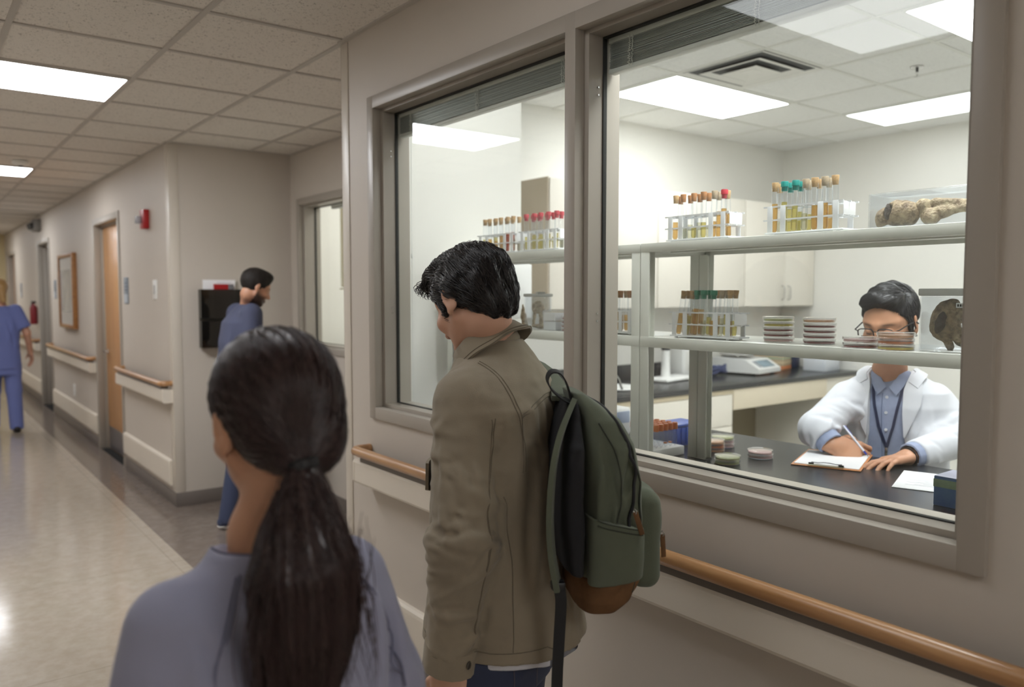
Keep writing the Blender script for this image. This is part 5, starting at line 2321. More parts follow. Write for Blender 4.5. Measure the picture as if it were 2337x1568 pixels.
for i in range(18):
    x = -.12+.016*i
    JF.append((V3(x, -.15, 1.352), V3(x+rj.uniform(-.012, .018), -.155, 1.345-rj.uniform(.05, .15)), .0065, rj.choice([-1, 1])*rj.uniform(.003, .006)))
for i in range(10):
    z = rj.uniform(.84, 1.2)
    JF.append((V3(-.19, rj.uniform(-.1, .06), z), V3(-.17, rj.uniform(-.1, .06), z-.1), .012, rj.uniform(-.006, .008)))


def jacket_raw(P):
    d = loft(P, [.785, .84, .95, 1.08, 1.22, 1.33, 1.40, 1.445, 1.475], [.0]*9, [-.030, -.028, -.022, -.014, -.020, -.024, -.015, -.004, .004],
             [.190, .186, .180, .184, .192, .178, .130, .090, .066], [.186, .178, .160, .146, .144, .130, .104, .084, .068], 2.3)
    a = chain(P, [SHL+V3(.02, 0, .004), ELL_, WRL], [.078, .070, .053], .03)
    d = smin(d, a, .012+.04*np.clip((P[:, 2]-1.26)/.1, 0, 1))
    b = chain(P, [SHR+V3(-.02, 0, .004), ELR, WRR], [.080, .071, .052], .03)
    d = smin(d, b, .045)
    return d


def jacket(P):
    d = jacket_raw(P)
    nr = np.abs(d) < .03
    w_ = np.zeros(len(P))
    if nr.any():
        Q = P[nr]
        w_[nr] = folds(Q, JF)+.0028*wob(Q, 46, 61)+.0016*wob(Q, 105, 62)+.0007*wob(Q, 210, 63)
    d = d-w_
    d = smax(d, .783-P[:, 2]+.004*np.sin(P[:, 0]*30), .004)
    return d


JF = mkfolds(jacket_raw, JF, 1.45)
jk = sdf_obj('jacket', jacket, (-.34, -.22, .72), (.34, .28, 1.53), .0048, JACKET, man, (0, 0, 0), 1)
seam('yoke_seam', jacket, [(-.135, -.15, 1.315), (-.09, -.17, 1.348), (-.03, -.17, 1.362), (.06, -.17, 1.365), (.15, -.13, 1.33)], .0012, SEAM, jk, (0, .009))
aa = []
for k in range(15):
    an = rad(-200+k*17)
    aa.append((-.158+.012*math.cos(an), -.008+.085*math.cos(an), 1.345+.088*math.sin(an)))
seam('armhole_seam', jacket, [(-.115, -.02, 1.42), (-.125, -.06, 1.40), (-.132, -.10, 1.37), (-.136, -.14, 1.31), (-.135, -.15, 1.25), (-.14, -.14, 1.20)], .0012, SEAM, jk, (0, .009), (1, 0, .2))
seam('sleeve_seam', jacket, [(-.20, -.12, 1.32), (-.215, -.125, 1.2), (-.225, -.115, 1.10), (-.215, -.08, .95), (-.205, -.06, .83)], .0010, SEAM, jk, (0, .007), (0, 1, 0))
seam('side_seam', jacket, [(-.16, -.10, 1.15), (-.15, -.12, 1.0), (-.15, -.12, .80)], .0010, SEAM, jk)


# collar
def collar_pts():
    C0 = np.array([0, .004, 1.440])
    Rt = rotm(-36, 0, 0)
    rows = []
    for prof_r, prof_z in ((.066, -.01), (.0655, .028), (.067, .044), (.073, .049), (.081, .044), (.089, .024), (.100, .000), (.097, -.002), (.085, .022), (.0765, .038), (.071, .036), (.070, .0)):
        r_ = []
        for k in range(57):
            ph = rad(-62+k*(304/56))
            lift_ = 1-.25*max(0, math.sin(ph))
            ex = 1+.12*max(0, math.sin(ph))
            x, y, z = prof_r*math.cos(ph)*1.02, prof_r*ex*math.sin(ph)*-1.0*-1, prof_z*lift_
            p = np.array([x, y, z])
            p[2] += .0018*math.sin(ph*7+prof_r*200)
            r_.append(C0+Rt@p)
        rows.append(r_)
    return np.array(rows)


def ring_gap(rows):
    n, m_, _ = rows.shape
    V = rows.reshape(-1, 3)
    F = []
    for i in range(n):
        i2 = (i+1) % n
        for k in range(m_-1):
            F.append((i*m_+k, i*m_+k+1, i2*m_+k+1, i2*m_+k))
    return V, F


def collar_build(rows, name, mt, parent, rot=0):
    V, F = ring_gap(rows)
    n, m_, _ = rows.shape
    m = MB()
    F += [tuple(i*m_ for i in range(n)), tuple(i*m_+m_-1 for i in reversed(range(n)))]
    m.add([tuple(v) for v in V], F, mt, True)
    return m.build(name, parent)


rows = collar_pts()
# gap faces the front (+y): turn so the open ends sit left and right of the throat
cz = np.array([0, .004, 1.440])
Rt = rotm(-36, 0, 0)
loc_ = (rows-cz)@Rt
an = math.radians(180)
rows = (loc_@np.array([[-1, 0, 0], [0, -1, 0], [0, 0, 1.0]]))@Rt.T+cz
co = collar_build(rows, 'collar', JACKET, jk)
m = MB()
m.tube([tuple(p) for p in rows[6]+V3(0, 0, .001)], .0010, SEAM, 6)
m.tube([tuple(p*1.0) for p in (rows[6]*.6+rows[5]*.4)+V3(0, 0, .0012)], .0009, SEAM, 6)
m.build('collar_stitching', jk)


def band(name, c, axis, ra, rb, h, th, mt, parent, n=40, wv=.0012):
    """Ring band (cuff, hem)."""
    axis = np.asarray(axis, float)/np.linalg.norm(axis)
    a = np.cross(axis, (0, 1, 0.2))
    a /= np.linalg.norm(a)
    b = np.cross(axis, a)
    rows = []
    for (dr, dz) in ((0, -h/2), (th, -h/2+.002), (th, h/2-.002), (0, h/2), (-.004, h/2), (-.004, -h/2)):
        rows.append([np.asarray(c)+axis*dz+a*(ra+dr+wv*math.sin(k*1.7))*math.cos(2*PI*k/n)+b*(rb+dr+wv*math.cos(k*2.3))*math.sin(2*PI*k/n) for k in range(n)])
    rows = np.array(rows)
    V = rows.reshape(-1, 3)
    F = []
    for i in range(len(rows)):
        i2 = (i+1) % len(rows)
        for k in range(n):
            k2 = (k+1) % n
            F.append((i*n+k, i*n+k2, i2*n+k2, i2*n+k))
    m = MB()
    m.add([tuple(v) for v in V], F, mt, True)
    return m.build(name, parent)


ca_ = (WRL-ELL_)/np.linalg.norm(WRL-ELL_)
cf = band('cuff', WRL-ca_*.012, ca_, .053, .056, .062, .003, JACKET, jk)
m = MB()
bpos = WRL-ca_*.008+V3(-.020, -.056, 0)
m.lathe([(.0001, 0), (.008, 0), (.009, .002), (.0075, .0035), (.005, .0025), (.0001, .002)], mat('dark_button', (64, 58, 48), .4), (0, 0, 0), 16)
m.v = [tuple(bpos+np.array([v[0], -v[2]*1.0, v[1]])+V3(-v[2]*.35, 0, 0)) for v in m.v]
m.build('cuff_button', jk)
# bottom hem band, pocket flap, shoulder tab
hz = .800
hm = []
for k in range(72):
    a = 2*PI*k/72
    hm.append((.23*math.cos(a), .01+.19*math.sin(a), hz+.014))
hp = project(jacket_raw, hm, 8, .0012)
m = MB()
m.tube(list(hp)+[hp[0]], .0011, SEAM, 6)
m.build('hem_stitching', jk)
patch('pocket_flap', jacket_raw, [(-.158, .14, 1.20), (-.10, .15, 1.20), (-.05, .15, 1.20)], [(-.158, .14, 1.14), (-.10, .15, 1.125), (-.05, .15, 1.14)], .004, .007, JACKET, jk)


# tee shirt edge, jeans, shoes
def tee(P):
    return smax(loft(P, [.70, .80, .95], [.006, .003, 0], [-.026, -.024, -.01], [.182, .178, .165], [.172, .166, .14], 2.3)-.0015*np.sin(P[:, 0]*60+P[:, 1]*40), .748+.18*np.clip(-P[:, 0]-.02, -.12, .1)-P[:, 2], .004)


sdf_obj('tee_shirt', tee, (-.22, -.18, .66), (.24, .17, .98), .006, mat('grey_white_knit', (206, 206, 212), .9, bump=(600, .4, .001)), man, (0, 0, 0), 1)
DENIM = mat('dark_denim', (46, 54, 78), .8, var=(7, .18, 6), bump=(700, .35, .0008), sheen=.1)
rp = np.random.default_rng(31)
PF = [((-.16, rp.uniform(-.1, .1), z), (.16, rp.uniform(-.12, .1), z-rp.uniform(-.06, .08)), .013, rp.uniform(-.005, .005)) for z in rp.uniform(.05, .85, 26)]


def jeans(P):
    d = loft(P, [.68, .78, .88, .96], [0]*4, [-.008, -.01, -.005, 0], [.172, .168, .158, .15], [.120, .118, .110, .10], 2.4)
    for s in (-1, 1):
        d = smin(d, chain(P, [(s*.092, -.005, .78), (s*.097, .008, .47), (s*.102, -.02, .05)], [.098, .076, .068], .03), .03)
    d = smax(d, .03-P[:, 2], .004)
    nr = np.abs(d) < .03
    if nr.any():
        d[nr] -= folds(P[nr], PF)
    return d


PF_RAW, PF = PF, []
PF = mkfolds(jeans, PF_RAW)
jn = sdf_obj('jeans', jeans, (-.22, -.18, .0), (.22, .17, 1.0), .006, DENIM, man, (0, 0, 0), 1)
seam('back_pocket_stitching', jeans, [(-.135, -.14, .775), (-.13, -.15, .67), (-.085, -.15, .645), (-.04, -.15, .67), (-.035, -.15, .775)], .0014, mat('denim_thread', (88, 84, 92), .8), jn)
for s in (-1, 1):
    f_ = lambda P, s=s: shoe(P, (s*.105, -.03, 0), (s*.1, .99, 0))
    sdf_obj('shoe', f_, (s*.105-.09, -.14, 0), (s*.105+.1, .22, .17), .006, mat('dark_shoe', (48, 44, 42), .5), man, (0, 0, 0), 1)

# ------------------------------------------------------------------ backpack on the right shoulder
OLIVE = mat('olive_canvas', (92, 97, 82), .85, var=(6, .10, 5), bump=(480, .4, .0012), spec=.2, sheen=.12)
OLIVE_D = mat('olive_seam', (52, 55, 46), .9)
MESHB = mat('black_mesh', (26, 26, 29), .9, bump=(500, .4, .001))
WEB = mat('black_webbing', (24, 24, 26), .7, bump=(700, .4, .0006))
LEATH = mat('brown_suede', (104, 75, 50), .8, var=(26, .22, 5), bump=(260, .3, .001), spec=.2)
BC = at(1384, 1119, 1.76)
bn = np.array([.875, -.484, 0])
bs = np.array([-.484, -.875, 0])
by = math.atan2(bn[1], bn[0])
bp = thing('backpack', 'olive canvas backpack with brown leather base, slung on the jacketed person', 'backpack', tuple(BC), by)
# local: x = outward (away from the back), y = his left... visible gusset at -y, z up
W_ = [-.228, -.20, -.15, -.09, -.03, .05, .12, .17, .20, .225]
U0 = [-.082, -.088, -.085, -.080, -.076, -.076, -.078, -.080, -.085, -.090]
U1 = [.000, .030, .050, .056, .056, .052, .038, .010, -.030, -.066]
HV = [.120, .140, .146, .148, .147, .144, .134, .118, .095, .070]
rb_ = np.random.default_rng(41)
BF = []
for i in range(36):
    z = rb_.uniform(-.17, .18)
    u = rb_.uniform(-.06, .05)
    BF.append(((u, -.15, z), (u+rb_.uniform(-.05, .05), -.15, z-rb_.uniform(.04, .13)), .008, rb_.uniform(-.008, .009)))
for i in range(18):
    v = rb_.uniform(-.12, .12)
    z = rb_.uniform(-.2, .15)
    BF.append(((.06, v, z), (.06, v+rb_.uniform(-.06, .06), z-rb_.uniform(.03, .12)), .010, rb_.uniform(-.008, .008)))


def bag_main(P):
    z = np.clip(P[:, 2], W_[0], W_[-1])
    u0, u1, hv_ = np.interp(z, W_, U0), np.interp(z, W_, U1), np.interp(z, W_, HV)
    uc, uh = (u0+u1)/2, np.maximum((u1-u0)/2, .006)
    qx, qy = np.abs(P[:, 0]-uc)/uh, np.abs(P[:, 1])/hv_
    g = (qx**3.4+qy**3.4)**(1/3.4)
    d = (g-1)*np.minimum(uh, hv_)
    ez = np.maximum(W_[0]-P[:, 2], P[:, 2]-W_[-1])
    d = np.where(ez > 0, np.sqrt(np.maximum(d, 0)**2+ez**2), np.maximum(d, ez))
    nr = np.abs(d) < .03
    if nr.any():
        d[nr] -= folds(P[nr], BF)+.0012*wob(P[nr], 60, 71)
    return d


BF_RAW, BF = BF, []
BF = mkfolds(bag_main, BF_RAW, 1.6)


def bag_top(P):
    return smax(bag_main(P), -.150-P[:, 2]+.10*(P[:, 0]+.02), .003)


mb_ = sdf_obj('main_compartment', bag_top, (-.13, -.17, -.26), (.10, .17, .25), .0042, OLIVE, bp, (0, 0, 0), 1)
sdf_obj('leather_base', lambda P: smax(bag_main(P)-.0015, P[:, 2]+.146-.10*(P[:, 0]+.02), .003), (-.13, -.17, -.26), (.10, .17, -.12), .0042, LEATH, bp, (0, 0, 0), 1)


def bag_front(P):
    d = rbox(P, (.060, 0, -.085), (.034, .112, .105), .03)
    d = smin(d, ell(P, (.078, 0, -.045), (.03, .10, .055)), .02)
    nr = np.abs(d) < .03
    if nr.any():
        d[nr] -= .5*folds(P[nr], BF)+.002*wob(P[nr], 70, 72)
    return d


fp = sdf_obj('front_pocket', bag_front, (.0, -.14, -.22), (.13, .14, .05), .0042, OLIVE, bp, (0, 0, 0), 1)


def bag_back(P):
    z = np.clip(P[:, 2], -.14, .205)
    hw = np.interp(z, [-.14, -.05, .12, .205], [.150, .152, .140, .085])
    u = np.interp(z, [-.14, 0, .12, .205], [-.097, -.104, -.098, -.088])
    hu = np.interp(z, [-.14, -.05, .1, .205], [.018, .028, .026, .010])
    g = ((np.abs(P[:, 0]-u)/hu)**3+(np.abs(P[:, 1])/hw)**4)**(1/3.5)
    d = (g-1)*hu
    ez = np.maximum(-.14-P[:, 2], P[:, 2]-.205)
    return np.where(ez > 0, np.sqrt(np.maximum(d, 0)**2+ez**2), np.maximum(d, ez))+.0008*wob(P, 120, 74)


sdf_obj('back_panel', bag_back, (-.15, -.17, -.17), (-.04, .17, .24), .0042, MESHB, bp, (0, 0, 0), 1)


def bag_side(P):
    d = np.abs(bag_main(P)-.004)-.0035
    top = P[:, 2]-(-.020-.22*(P[:, 0]+.07))
    d = smax(d, top, .002)
    d = smax(d, P[:, 1]+.075, .004)
    d = smax(d, P[:, 0]-.042, .003)
    d = smax(d, -.074-P[:, 0], .003)
    return smax(d, -.156-P[:, 2]+.10*(P[:, 0]+.02), .002)


sp_ = sdf_obj('side_pocket', bag_side, (-.12, -.175, -.24), (.08, -.06, .04), .003, OLIVE, bp, (0, 0, 0), 1)
seam('pocket_hem', lambda P: bag_main(P)-.0075, [(-.068, -.16, -.022), (-.03, -.16, -.0305), (.01, -.16, -.040), (.038, -.16, -.046)], .0015, OLIVE_D, sp_, (0, -.010))
seam('gusset_seam', bag_main, [(.046, -.15, -.19), (.05, -.15, -.1), (.049, -.15, 0), (.045, -.15, .06), (.03, -.14, .13), (-.0, -.12, .17)], .0022, OLIVE_D, mb_, (0,))
seam('zipper', bag_main, [(.018, -.16, -.05), (.02, -.16, .02), (.018, -.15, .09), (.012, -.14, .13), (-.02, -.10, .185), (-.04, -.03, .20), (-.04, .06, .20)], .0034, WEB, mb_, (0,))
seam('panel_seam', bag_main, [(-.012, -.16, -.03), (-.01, -.16, .06), (-.022, -.15, .12), (-.05, -.12, .17)], .0015, OLIVE_D, mb_, (0,))
m = MB()
m.tube([(.088, -.095, -.055), (.10, -.06, -.062), (.108, 0, -.064), (.10, .06, -.062)], .0026, WEB, 8)
m.build('pocket_zipper', fp)
for nm, p, rx in (('zipper_pull', (.022, -.158, -.026), 18), ('pocket_zipper_pull', (.100, -.085, -.098), 4)):
    m = MB()
    m.T = Matrix.Translation(Vector(p)) @ Euler((0, rad(-rx), 0)).to_matrix().to_4x4()
    m.box((-.0055, -.006, -.028), (.0055, -.003, .022), LEATH, .002)
    m.tube([(0, -.005, .018), (.003, -.008, .024), (0, -.005, .030), (-.003, -.002, .024), (0, -.005, .018)], .0014, M['chrome'], 6)
    m.build(nm, bp)
m = MB()
P_ = [(-.03, -.085, .185), (.0, -.09, .165), (.025, -.08, .135)]
# haul loop
m = MB()
hk = np.array([(-.086, -.045, .200), (-.112, -.05, .212), (-.136, -.05, .232), (-.146, -.048, .254), (-.136, -.046, .272), (-.116, -.044, .270), (-.102, -.04, .250), (-.094, -.036, .228), (-.086, -.03, .200)])
lp = np.stack([np.interp(np.linspace(0, 8, 41), range(9), hk[:, i]) for i in range(3)], -1)
for _ in range(6):
    lp[1:-1] = (lp[:-2]+2*lp[1:-1]+lp[2:])/4
lp = [tuple(p) for p in lp]
m.ribbon(lp, .022, .003, WEB, (0, 1, .25))
m.build('haul_loop', bp)


def strap(name, pts, width, thick, mt, side):
    P = np.array(pts, float)
    k = np.linspace(0, 1, 40)
    t_ = np.linspace(0, 1, len(P))
    # smooth through the points
    Q = np.stack([np.interp(k, t_, P[:, i]) for i in range(3)], -1)
    for _ in range(14):
        Q[1:-1] = (Q[:-2]+2*Q[1:-1]+Q[2:])/4
    m = MB()
    m.ribbon([tuple(q) for q in Q], width, thick, mt, side)
    return m.build(name, bp)


def bl(p):
    """man-local point -> backpack-local."""
    c, s = math.cos(MY), math.sin(MY)
    wld = (ML[0]+c*p[0]-s*p[1], ML[1]+s*p[0]+c*p[1], p[2])
    return tuple(to_local(wld, BC, by))


sps = project(jacket_raw, dense([(.075, -.175, 1.33), (.085, -.12, 1.39), (.095, -.03, 1.42), (.10, .06, 1.40), (.11, .13, 1.30), (.15, .15, 1.2), (.20, .07, 1.10), (.205, -.08, 1.04)], .04), 8, .009)
strap('shoulder_strap', [(-.088, .03, .20)]+[bl(p) for p in sps]+[(-.10, .10, -.12)], .058, .011, OLIVE, tuple(np.array(bl((1, 0, 0)))-np.array(bl((0, 0, 0)))))
strap('hanging_strap', [(-.092, -.070, .205), (-.128, -.110, .150), (-.148, -.130, .08), (-.155, -.135, -.02), (-.150, -.135, -.10), (-.136, -.130, -.165)], .040, .011, OLIVE, (.32, .94, 0))
strap('strap_webbing', [(-.136, -.130, -.150), (-.128, -.128, -.19), (-.130, -.122, -.25), (-.135, -.118, -.36), (-.136, -.116, -.50)], .024, .0025, WEB, (.97, .1, 0))
m = MB()
m.box((-.150, -.142, -.168), (-.122, -.118, -.150), M['black_plastic'], .004)
m.build('strap_buckle', bp)
# ------------------------------------------------------------------ the foreground woman with the ponytail
WY = rad(10)
wn = at(640, 1232, 1.06)
WL_ = np.array([wn[0]-.016, wn[1]+.012, 0.0])
wh_c = to_local(at(626, 962, 1.06), WL_, WY)
wh_R = rotm(0, 0, -6)@rotm(-8, -2, 0)
wNB = np.array([0, 0, wn[2]-.01])
wt_c = to_local(at(690, 1056, .968), WL_, WY)


def woman_body(P):
    d = head_sdf(P, wh_c, wh_R, .93)
    hb = wh_c+wh_R@np.array([0, -.03, -.05])
    d = smin(d, chain(P, [wNB+V3(0, -.01, -.06), wNB+V3(0, -.005, .02), hb], [.052, .046, .046], .02), .02)
    d = smin(d, loft(P, [.70, .85, .95, 1.08, 1.17, 1.22], [0]*6, [0]*6, [.15, .125, .12, .145, .13, .07], [.10, .085, .08, .09, .075, .055]), .03)
    for s in (-1, 1):
        d = smin(d, chain(P, [(s*.138, 0, 1.170), (s*.182, -.02, .93), (s*.16, .15, .80)], [.045, .038, .027], .02), .03)
        d = smin(d, hand_sdf(P, V3(s*.16, .15, .80), (-s*.5, .8, -.2), (-s*.5, -.2, -.8), (-s*.8, -.3, .6), .9, [(.4, .5, .3)]*4), .01)
        d = smin(d, chain(P, [(s*.08, 0, .76), (s*.088, .01, .42), (s*.092, -.02, .08)], [.085, .05, .036], .02), .03)
        d = smin(d, cap(P, (s*.092, -.03, .045), (s*.105, .11, .03), .032, .028), .03)
    return d


woman = person('person with dark ponytail in a grey-lavender scrub top, seen from behind in front', tuple(WL_), WY, woman_body, (-.26, -.2, 0), (.26, .32, 1.60), .004, SKIN,
               lambda V: skin_colour(V, wh_c, wh_R, .93, (196, 146, 116)))


def woman_hair(P):
    q = (P-wh_c)@wh_R/.93
    ax = np.abs(q[:, 0])
    d = ell(q, (0, -.016, .040), (.0845, .108, .094))
    d = smin(d, ell(q, (0, -.055, -.012), (.068, .056, .060)), .03)
    c1 = .82*q[:, 1]-.57*q[:, 2]-.030
    c2 = .52*q[:, 1]-.85*q[:, 2]-.030
    d = smax(d, c1, .006)
    d = smax(d, c2, .008)
    d = d*.93
    k = wh_c+wh_R@np.array([.004, -.075, -.03])
    d = smin(d, cap(P, k, wt_c+V3(0, .012, .004), .040, .016), .035)
    return d+.0009*np.sin(np.arctan2(q[:, 0]-.02, q[:, 2]+.06)*70)


wv, wq = nets(woman_hair, wh_c-.17, wh_c+.17, .004)
whair = np_mesh('hair', wv, wq, HAIR_BROWN, woman, (0, 0, 0), 1)


def w_flow(P):
    return wt_c-P


roots = sample_surface(wv, wq, 4200, lambda C: np.linalg.norm(C-wt_c, axis=1) > .035, 8)
strands('hair_strands', woman_hair, roots, w_flow, 9, .012, .0008, HAIR_BROWN, whair, (0, 0, 0), .0009, 9, .05)
TP = [to_local(at(x, y, d), WL_, WY) for x, y, d in ((686, 1690, .925), (688, 1568, .925), (694, 1450, .925), (698, 1300, .928), (694, 1190, .94), (690, 1120, .952), (690, 1060, .966))]
TA = [.018, .040, .056, .060, .044, .030, .016]


def tail(P):
    d = loft(P, [p[2] for p in TP], [p[0] for p in TP], [p[1] for p in TP], TA, [max(.013, a*.62) for a in TA], 2.0)
    an = np.arctan2(P[:, 1]-np.interp(P[:, 2], [p[2] for p in TP], [p[1] for p in TP]), P[:, 0]-np.interp(P[:, 2], [p[2] for p in TP], [p[0] for p in TP]))
    return d+.0030*np.sin(an*9+P[:, 2]*22)+.0016*np.sin(an*23+P[:, 2]*30)


tv, tq = nets(tail, np.array([-.10, -.22, TP[0][2]-.01]), np.array([.16, .02, TP[-1][2]+.02]), .004)
pt = np_mesh('ponytail', tv, tq, HAIR_BROWN, whair, (0, 0, 0), 1)
roots = sample_surface(tv, tq, 2600, None, 12)
sw = np.random.default_rng(17)


def t_flow(P):
    zc = [p[2] for p in TP]
    cx = np.interp(P[:, 2], zc, [p[0] for p in TP])
    return np.stack([.18*np.sin(P[:, 2]*16)+.9*(P[:, 0]-cx)*np.where(P[:, 2] > TP[3][2], 3.2, -1.0), 0*P[:, 0], -np.ones(len(P))], -1)


tf = lambda P: tail(P)
strands('ponytail_strands', tf, roots, t_flow, 12, .012, .0008, HAIR_BROWN, whair, (0, 0, 0), .0018, 18, .05)
pts = []
for i in range(90):
    p = TP[3]+V3(sw.choice([-1, 1])*sw.uniform(.045, .07), -.02+sw.normal()*.01, sw.uniform(-.03, .06))
    s_ = np.sign(p[0]-TP[3][0])
    k = [p]
    for j in range(11):
        p = p+V3(s_*.004*math.cos(j*.35+i)+sw.normal()*.0008, sw.normal()*.001, -.014)
        k.append(p)
    pts.append(k)
tubes('loose_strands', np.array(pts), .0007, HAIR_BROWN, whair, (0, 0, 0))
band('hair_tie', wt_c+V3(.000, -.002, -.003), (0.05, -.35, -.9), .0150, .0140, .014, .004, mat('black_elastic', (16, 14, 16), .6), whair)

SCRUB = mat('lavender_scrub', (150, 151, 172), .85, var=(4, .06), bump=(520, .25, .0008), spec=.2, sheen=.12)
rw = np.random.default_rng(51)
SF = []
for i in range(22):
    s = rw.choice([-1, 1])
    SF.append((V3(s*rw.uniform(.09, .15), -.08, rw.uniform(1.13, 1.2)), V3(s*rw.uniform(.05, .16), -.12, rw.uniform(.86, 1.02)), rw.uniform(.010, .018), rw.uniform(-.006, .010)))
for i in range(14):
    s = rw.choice([-1, 1])
    SF.append((V3(s*.16, -.06+rw.uniform(-.03, .03), rw.uniform(1.05, 1.18)), V3(s*.20, -.06+rw.uniform(-.04, .04), rw.uniform(.86, .98)), .012, rw.uniform(-.006, .009)))
for i in range(8):
    SF.append((V3(rw.uniform(-.1, .1), -.12, 1.1), V3(rw.uniform(-.12, .12), -.13, .78), .018, rw.uniform(-.006, .009)))

for a_, b_, w_, h_ in (((-.11, -.08, 1.185), (-.070, -.12, 1.00), .014, .011), ((-.085, -.09, 1.18), (-.035, -.12, 1.04), .012, -.009), ((-.13, -.07, 1.15), (-.11, -.10, .92), .013, .012),
                        ((-.055, -.10, 1.12), (-.02, -.13, .93), .016, .010), ((.11, -.07, 1.18), (.10, -.11, 1.0), .013, .011), ((.13, -.06, 1.14), (.14, -.09, .95), .012, -.009), ((.15, -.05, 1.15), (.165, -.06, .97), .011, .010)):
    SF.append((V3(*a_), V3(*b_), w_, h_))


def scrub(P):
    d = loft(P, [.62, .75, .90, 1.05, 1.145, 1.195, 1.232, 1.25], [0]*8, [-.005, -.005, -.008, -.015, -.016, -.010, -.004, 0], [.175, .165, .155, .160, .152, .122, .084, .070],
             [.125, .118, .112, .112, .102, .086, .068, .058], 2.3)
    for s in (-1, 1):
        a = chain(P, [(s*.122, -.002, 1.168), (s*.170, -.02, 1.0), (s*.186, -.015, .90)], [.063, .065, .067], .02)
        d = smin(d, smax(a, .905-P[:, 2], .006), .035)
    d = smax(d, -ell(P, wNB+V3(0, .012, .03), (.066, .066, .045)), .006)
    nr = np.abs(d) < .035
    if nr.any():
        d[nr] -= folds(P[nr], SF)+.0014*wob(P[nr], 50, 81)
    return smax(d, .625-P[:, 2], .004)


SF_RAW, SF = SF, []
SF = mkfolds(scrub, SF_RAW, 2.0)
st_ = sdf_obj('scrub_top', scrub, (-.30, -.17, .60), (.30, .16, 1.30), .005, SCRUB, woman, (0, 0, 0), 1)
SCS = mat('scrub_seam', (112, 113, 134), .9)
nk = [(.062*math.cos(a), .012+.066*math.sin(a), wNB[2]+.012-.018*math.sin(a)) for a in np.linspace(rad(165), rad(375), 24)]
seam('neckline_seam', scrub, nk, .0018, SCS, st_, (0,))
for s in (-1, 1):
    seam('shoulder_seam', scrub, [(s*.07, -.05, 1.235), (s*.105, -.085, 1.18), (s*.135, -.10, 1.10), (s*.15, -.10, 1.03)], .0016, SCS, st_, (0, .006), (1, 0, 0))


def scrub_pants(P):
    d = loft(P, [.55, .66, .78], [0]*3, [0]*3, [.165, .162, .14], [.115, .11, .095], 2.3)
    for s in (-1, 1):
        d = smin(d, chain(P, [(s*.085, 0, .66), (s*.09, .01, .40), (s*.095, -.01, .05)], [.088, .074, .07], .03), .03)
    return smax(d, .035-P[:, 2], .004)


sdf_obj('scrub_trousers', scrub_pants, (-.2, -.15, 0), (.2, .15, .8), .008, SCRUB, woman, (0, 0, 0), 1)
for s in (-1, 1):
    f_ = lambda P, s=s: shoe(P, (s*.095, -.02, 0), (s*.1, .99, 0), .9)
    sdf_obj('shoe', f_, (s*.095-.09, -.12, 0), (s*.095+.1, .2, .17), .008, mat('white_shoe', (214, 212, 210), .5), woman, (0, 0, 0), 1)

# ------------------------------------------------------------------ the researcher writing at the bench
DY = rad(104.8)
dn = at(2030, 848, 3.12)
DL = np.array([dn[0]+.02, dn[1], 0.0])
tl = lambda x, y, d: to_local(at(x, y, d), DL, DY)
dh_c = tl(2031, 736, 2.97)
dh_R = rotm(0, 0, -13)@rotm(-20, 0, 0)
DS = 1.10
dNB = tl(2028, 850, 3.11)
dSR, dER, dWR = tl(1918, 882, 3.15), tl(1864, 978, 3.06), tl(1900, 1017, 3.00)
dSL, dEL, dWL = tl(2148, 888, 3.12), tl(2196, 1003, 2.98), tl(2072, 1043, 2.86)
xm = (dSL[0]+dSR[0])/2
dSL = dSL+np.array([(xm-dSL[0])*.17, -.01, -.048])
dSR = dSR+np.array([(xm-dSR[0])*.17, -.01, -.048])
wv_ = lambda v: np.array(to_local((v[0]+DL[0], v[1]+DL[1], v[2]+DL[2]), DL, DY))
RTn, FWn = np.array(RT), np.array(FW)
fR = wv_(RTn*.93+np.array([0, 0, -.22])-FWn*.22)
nR = wv_(FWn*.86+np.array([0, 0, -.42])+RTn*.25)
fR /= np.linalg.norm(fR)
nR -= fR*(nR@fR)
nR /= np.linalg.norm(nR)
tR = np.cross(fR, nR)
fL = wv_(-RTn*.86-FWn*.44+np.array([0, 0, -.07]))
fL /= np.linalg.norm(fL)
nL = wv_(np.array([0, 0, -1.0])-FWn*.18)
nL -= fL*(nL@fL)
nL /= np.linalg.norm(nL)
tL = np.cross(nL, fL)


def doc_body(P):
    d = head_sdf(P, dh_c, dh_R, DS)
    hb = dh_c+dh_R@np.array([0, -.035, -.06])
    d = smin(d, chain(P, [dNB+V3(0, -.02, -.08), dNB+V3(0, -.01, .0), hb], [.066, .060, .058], .02), .02)
    d = smin(d, loft(P, [.85, 1.0, 1.12, 1.19, 1.24], [0]*5, [-.05, -.04, -.02, -.01, 0], [.14, .15, .16, .14, .08], [.09, .09, .09, .08, .06]), .03)
    for S, E, Wp in ((dSR, dER, dWR), (dSL, dEL, dWL)):
        d = smin(d, chain(P, [S, E, Wp], [.05, .042, .030], .02), .03)
    d = smin(d, hand_sdf(P, dWR, fR, nR, tR, 1.06, [(.55, .75, .35), (.75, .85, .45), (.95, .95, .5), (1.1, 1.0, .5)], thumb=(.5, .55), tc=.35, spread=.02), .012)
    d = smin(d, hand_sdf(P, dWL, fL, nL, tL, 1.06, [(.02, .22, .16), (.04, .24, .18), (.08, .30, .2), (.12, .34, .2)], thumb=(.2, .3), tc=.1, spread=.05), .012)
    for s in (-1, 1):
        d = smin(d, chain(P, [(s*.09, -.06, .86), (s*.10, -.04, .47), (s*.105, -.07, .09)], [.09, .055, .04], .02), .03)
        d = smin(d, cap(P, (s*.105, -.08, .05), (s*.12, .07, .035), .036, .03), .03)
    return d


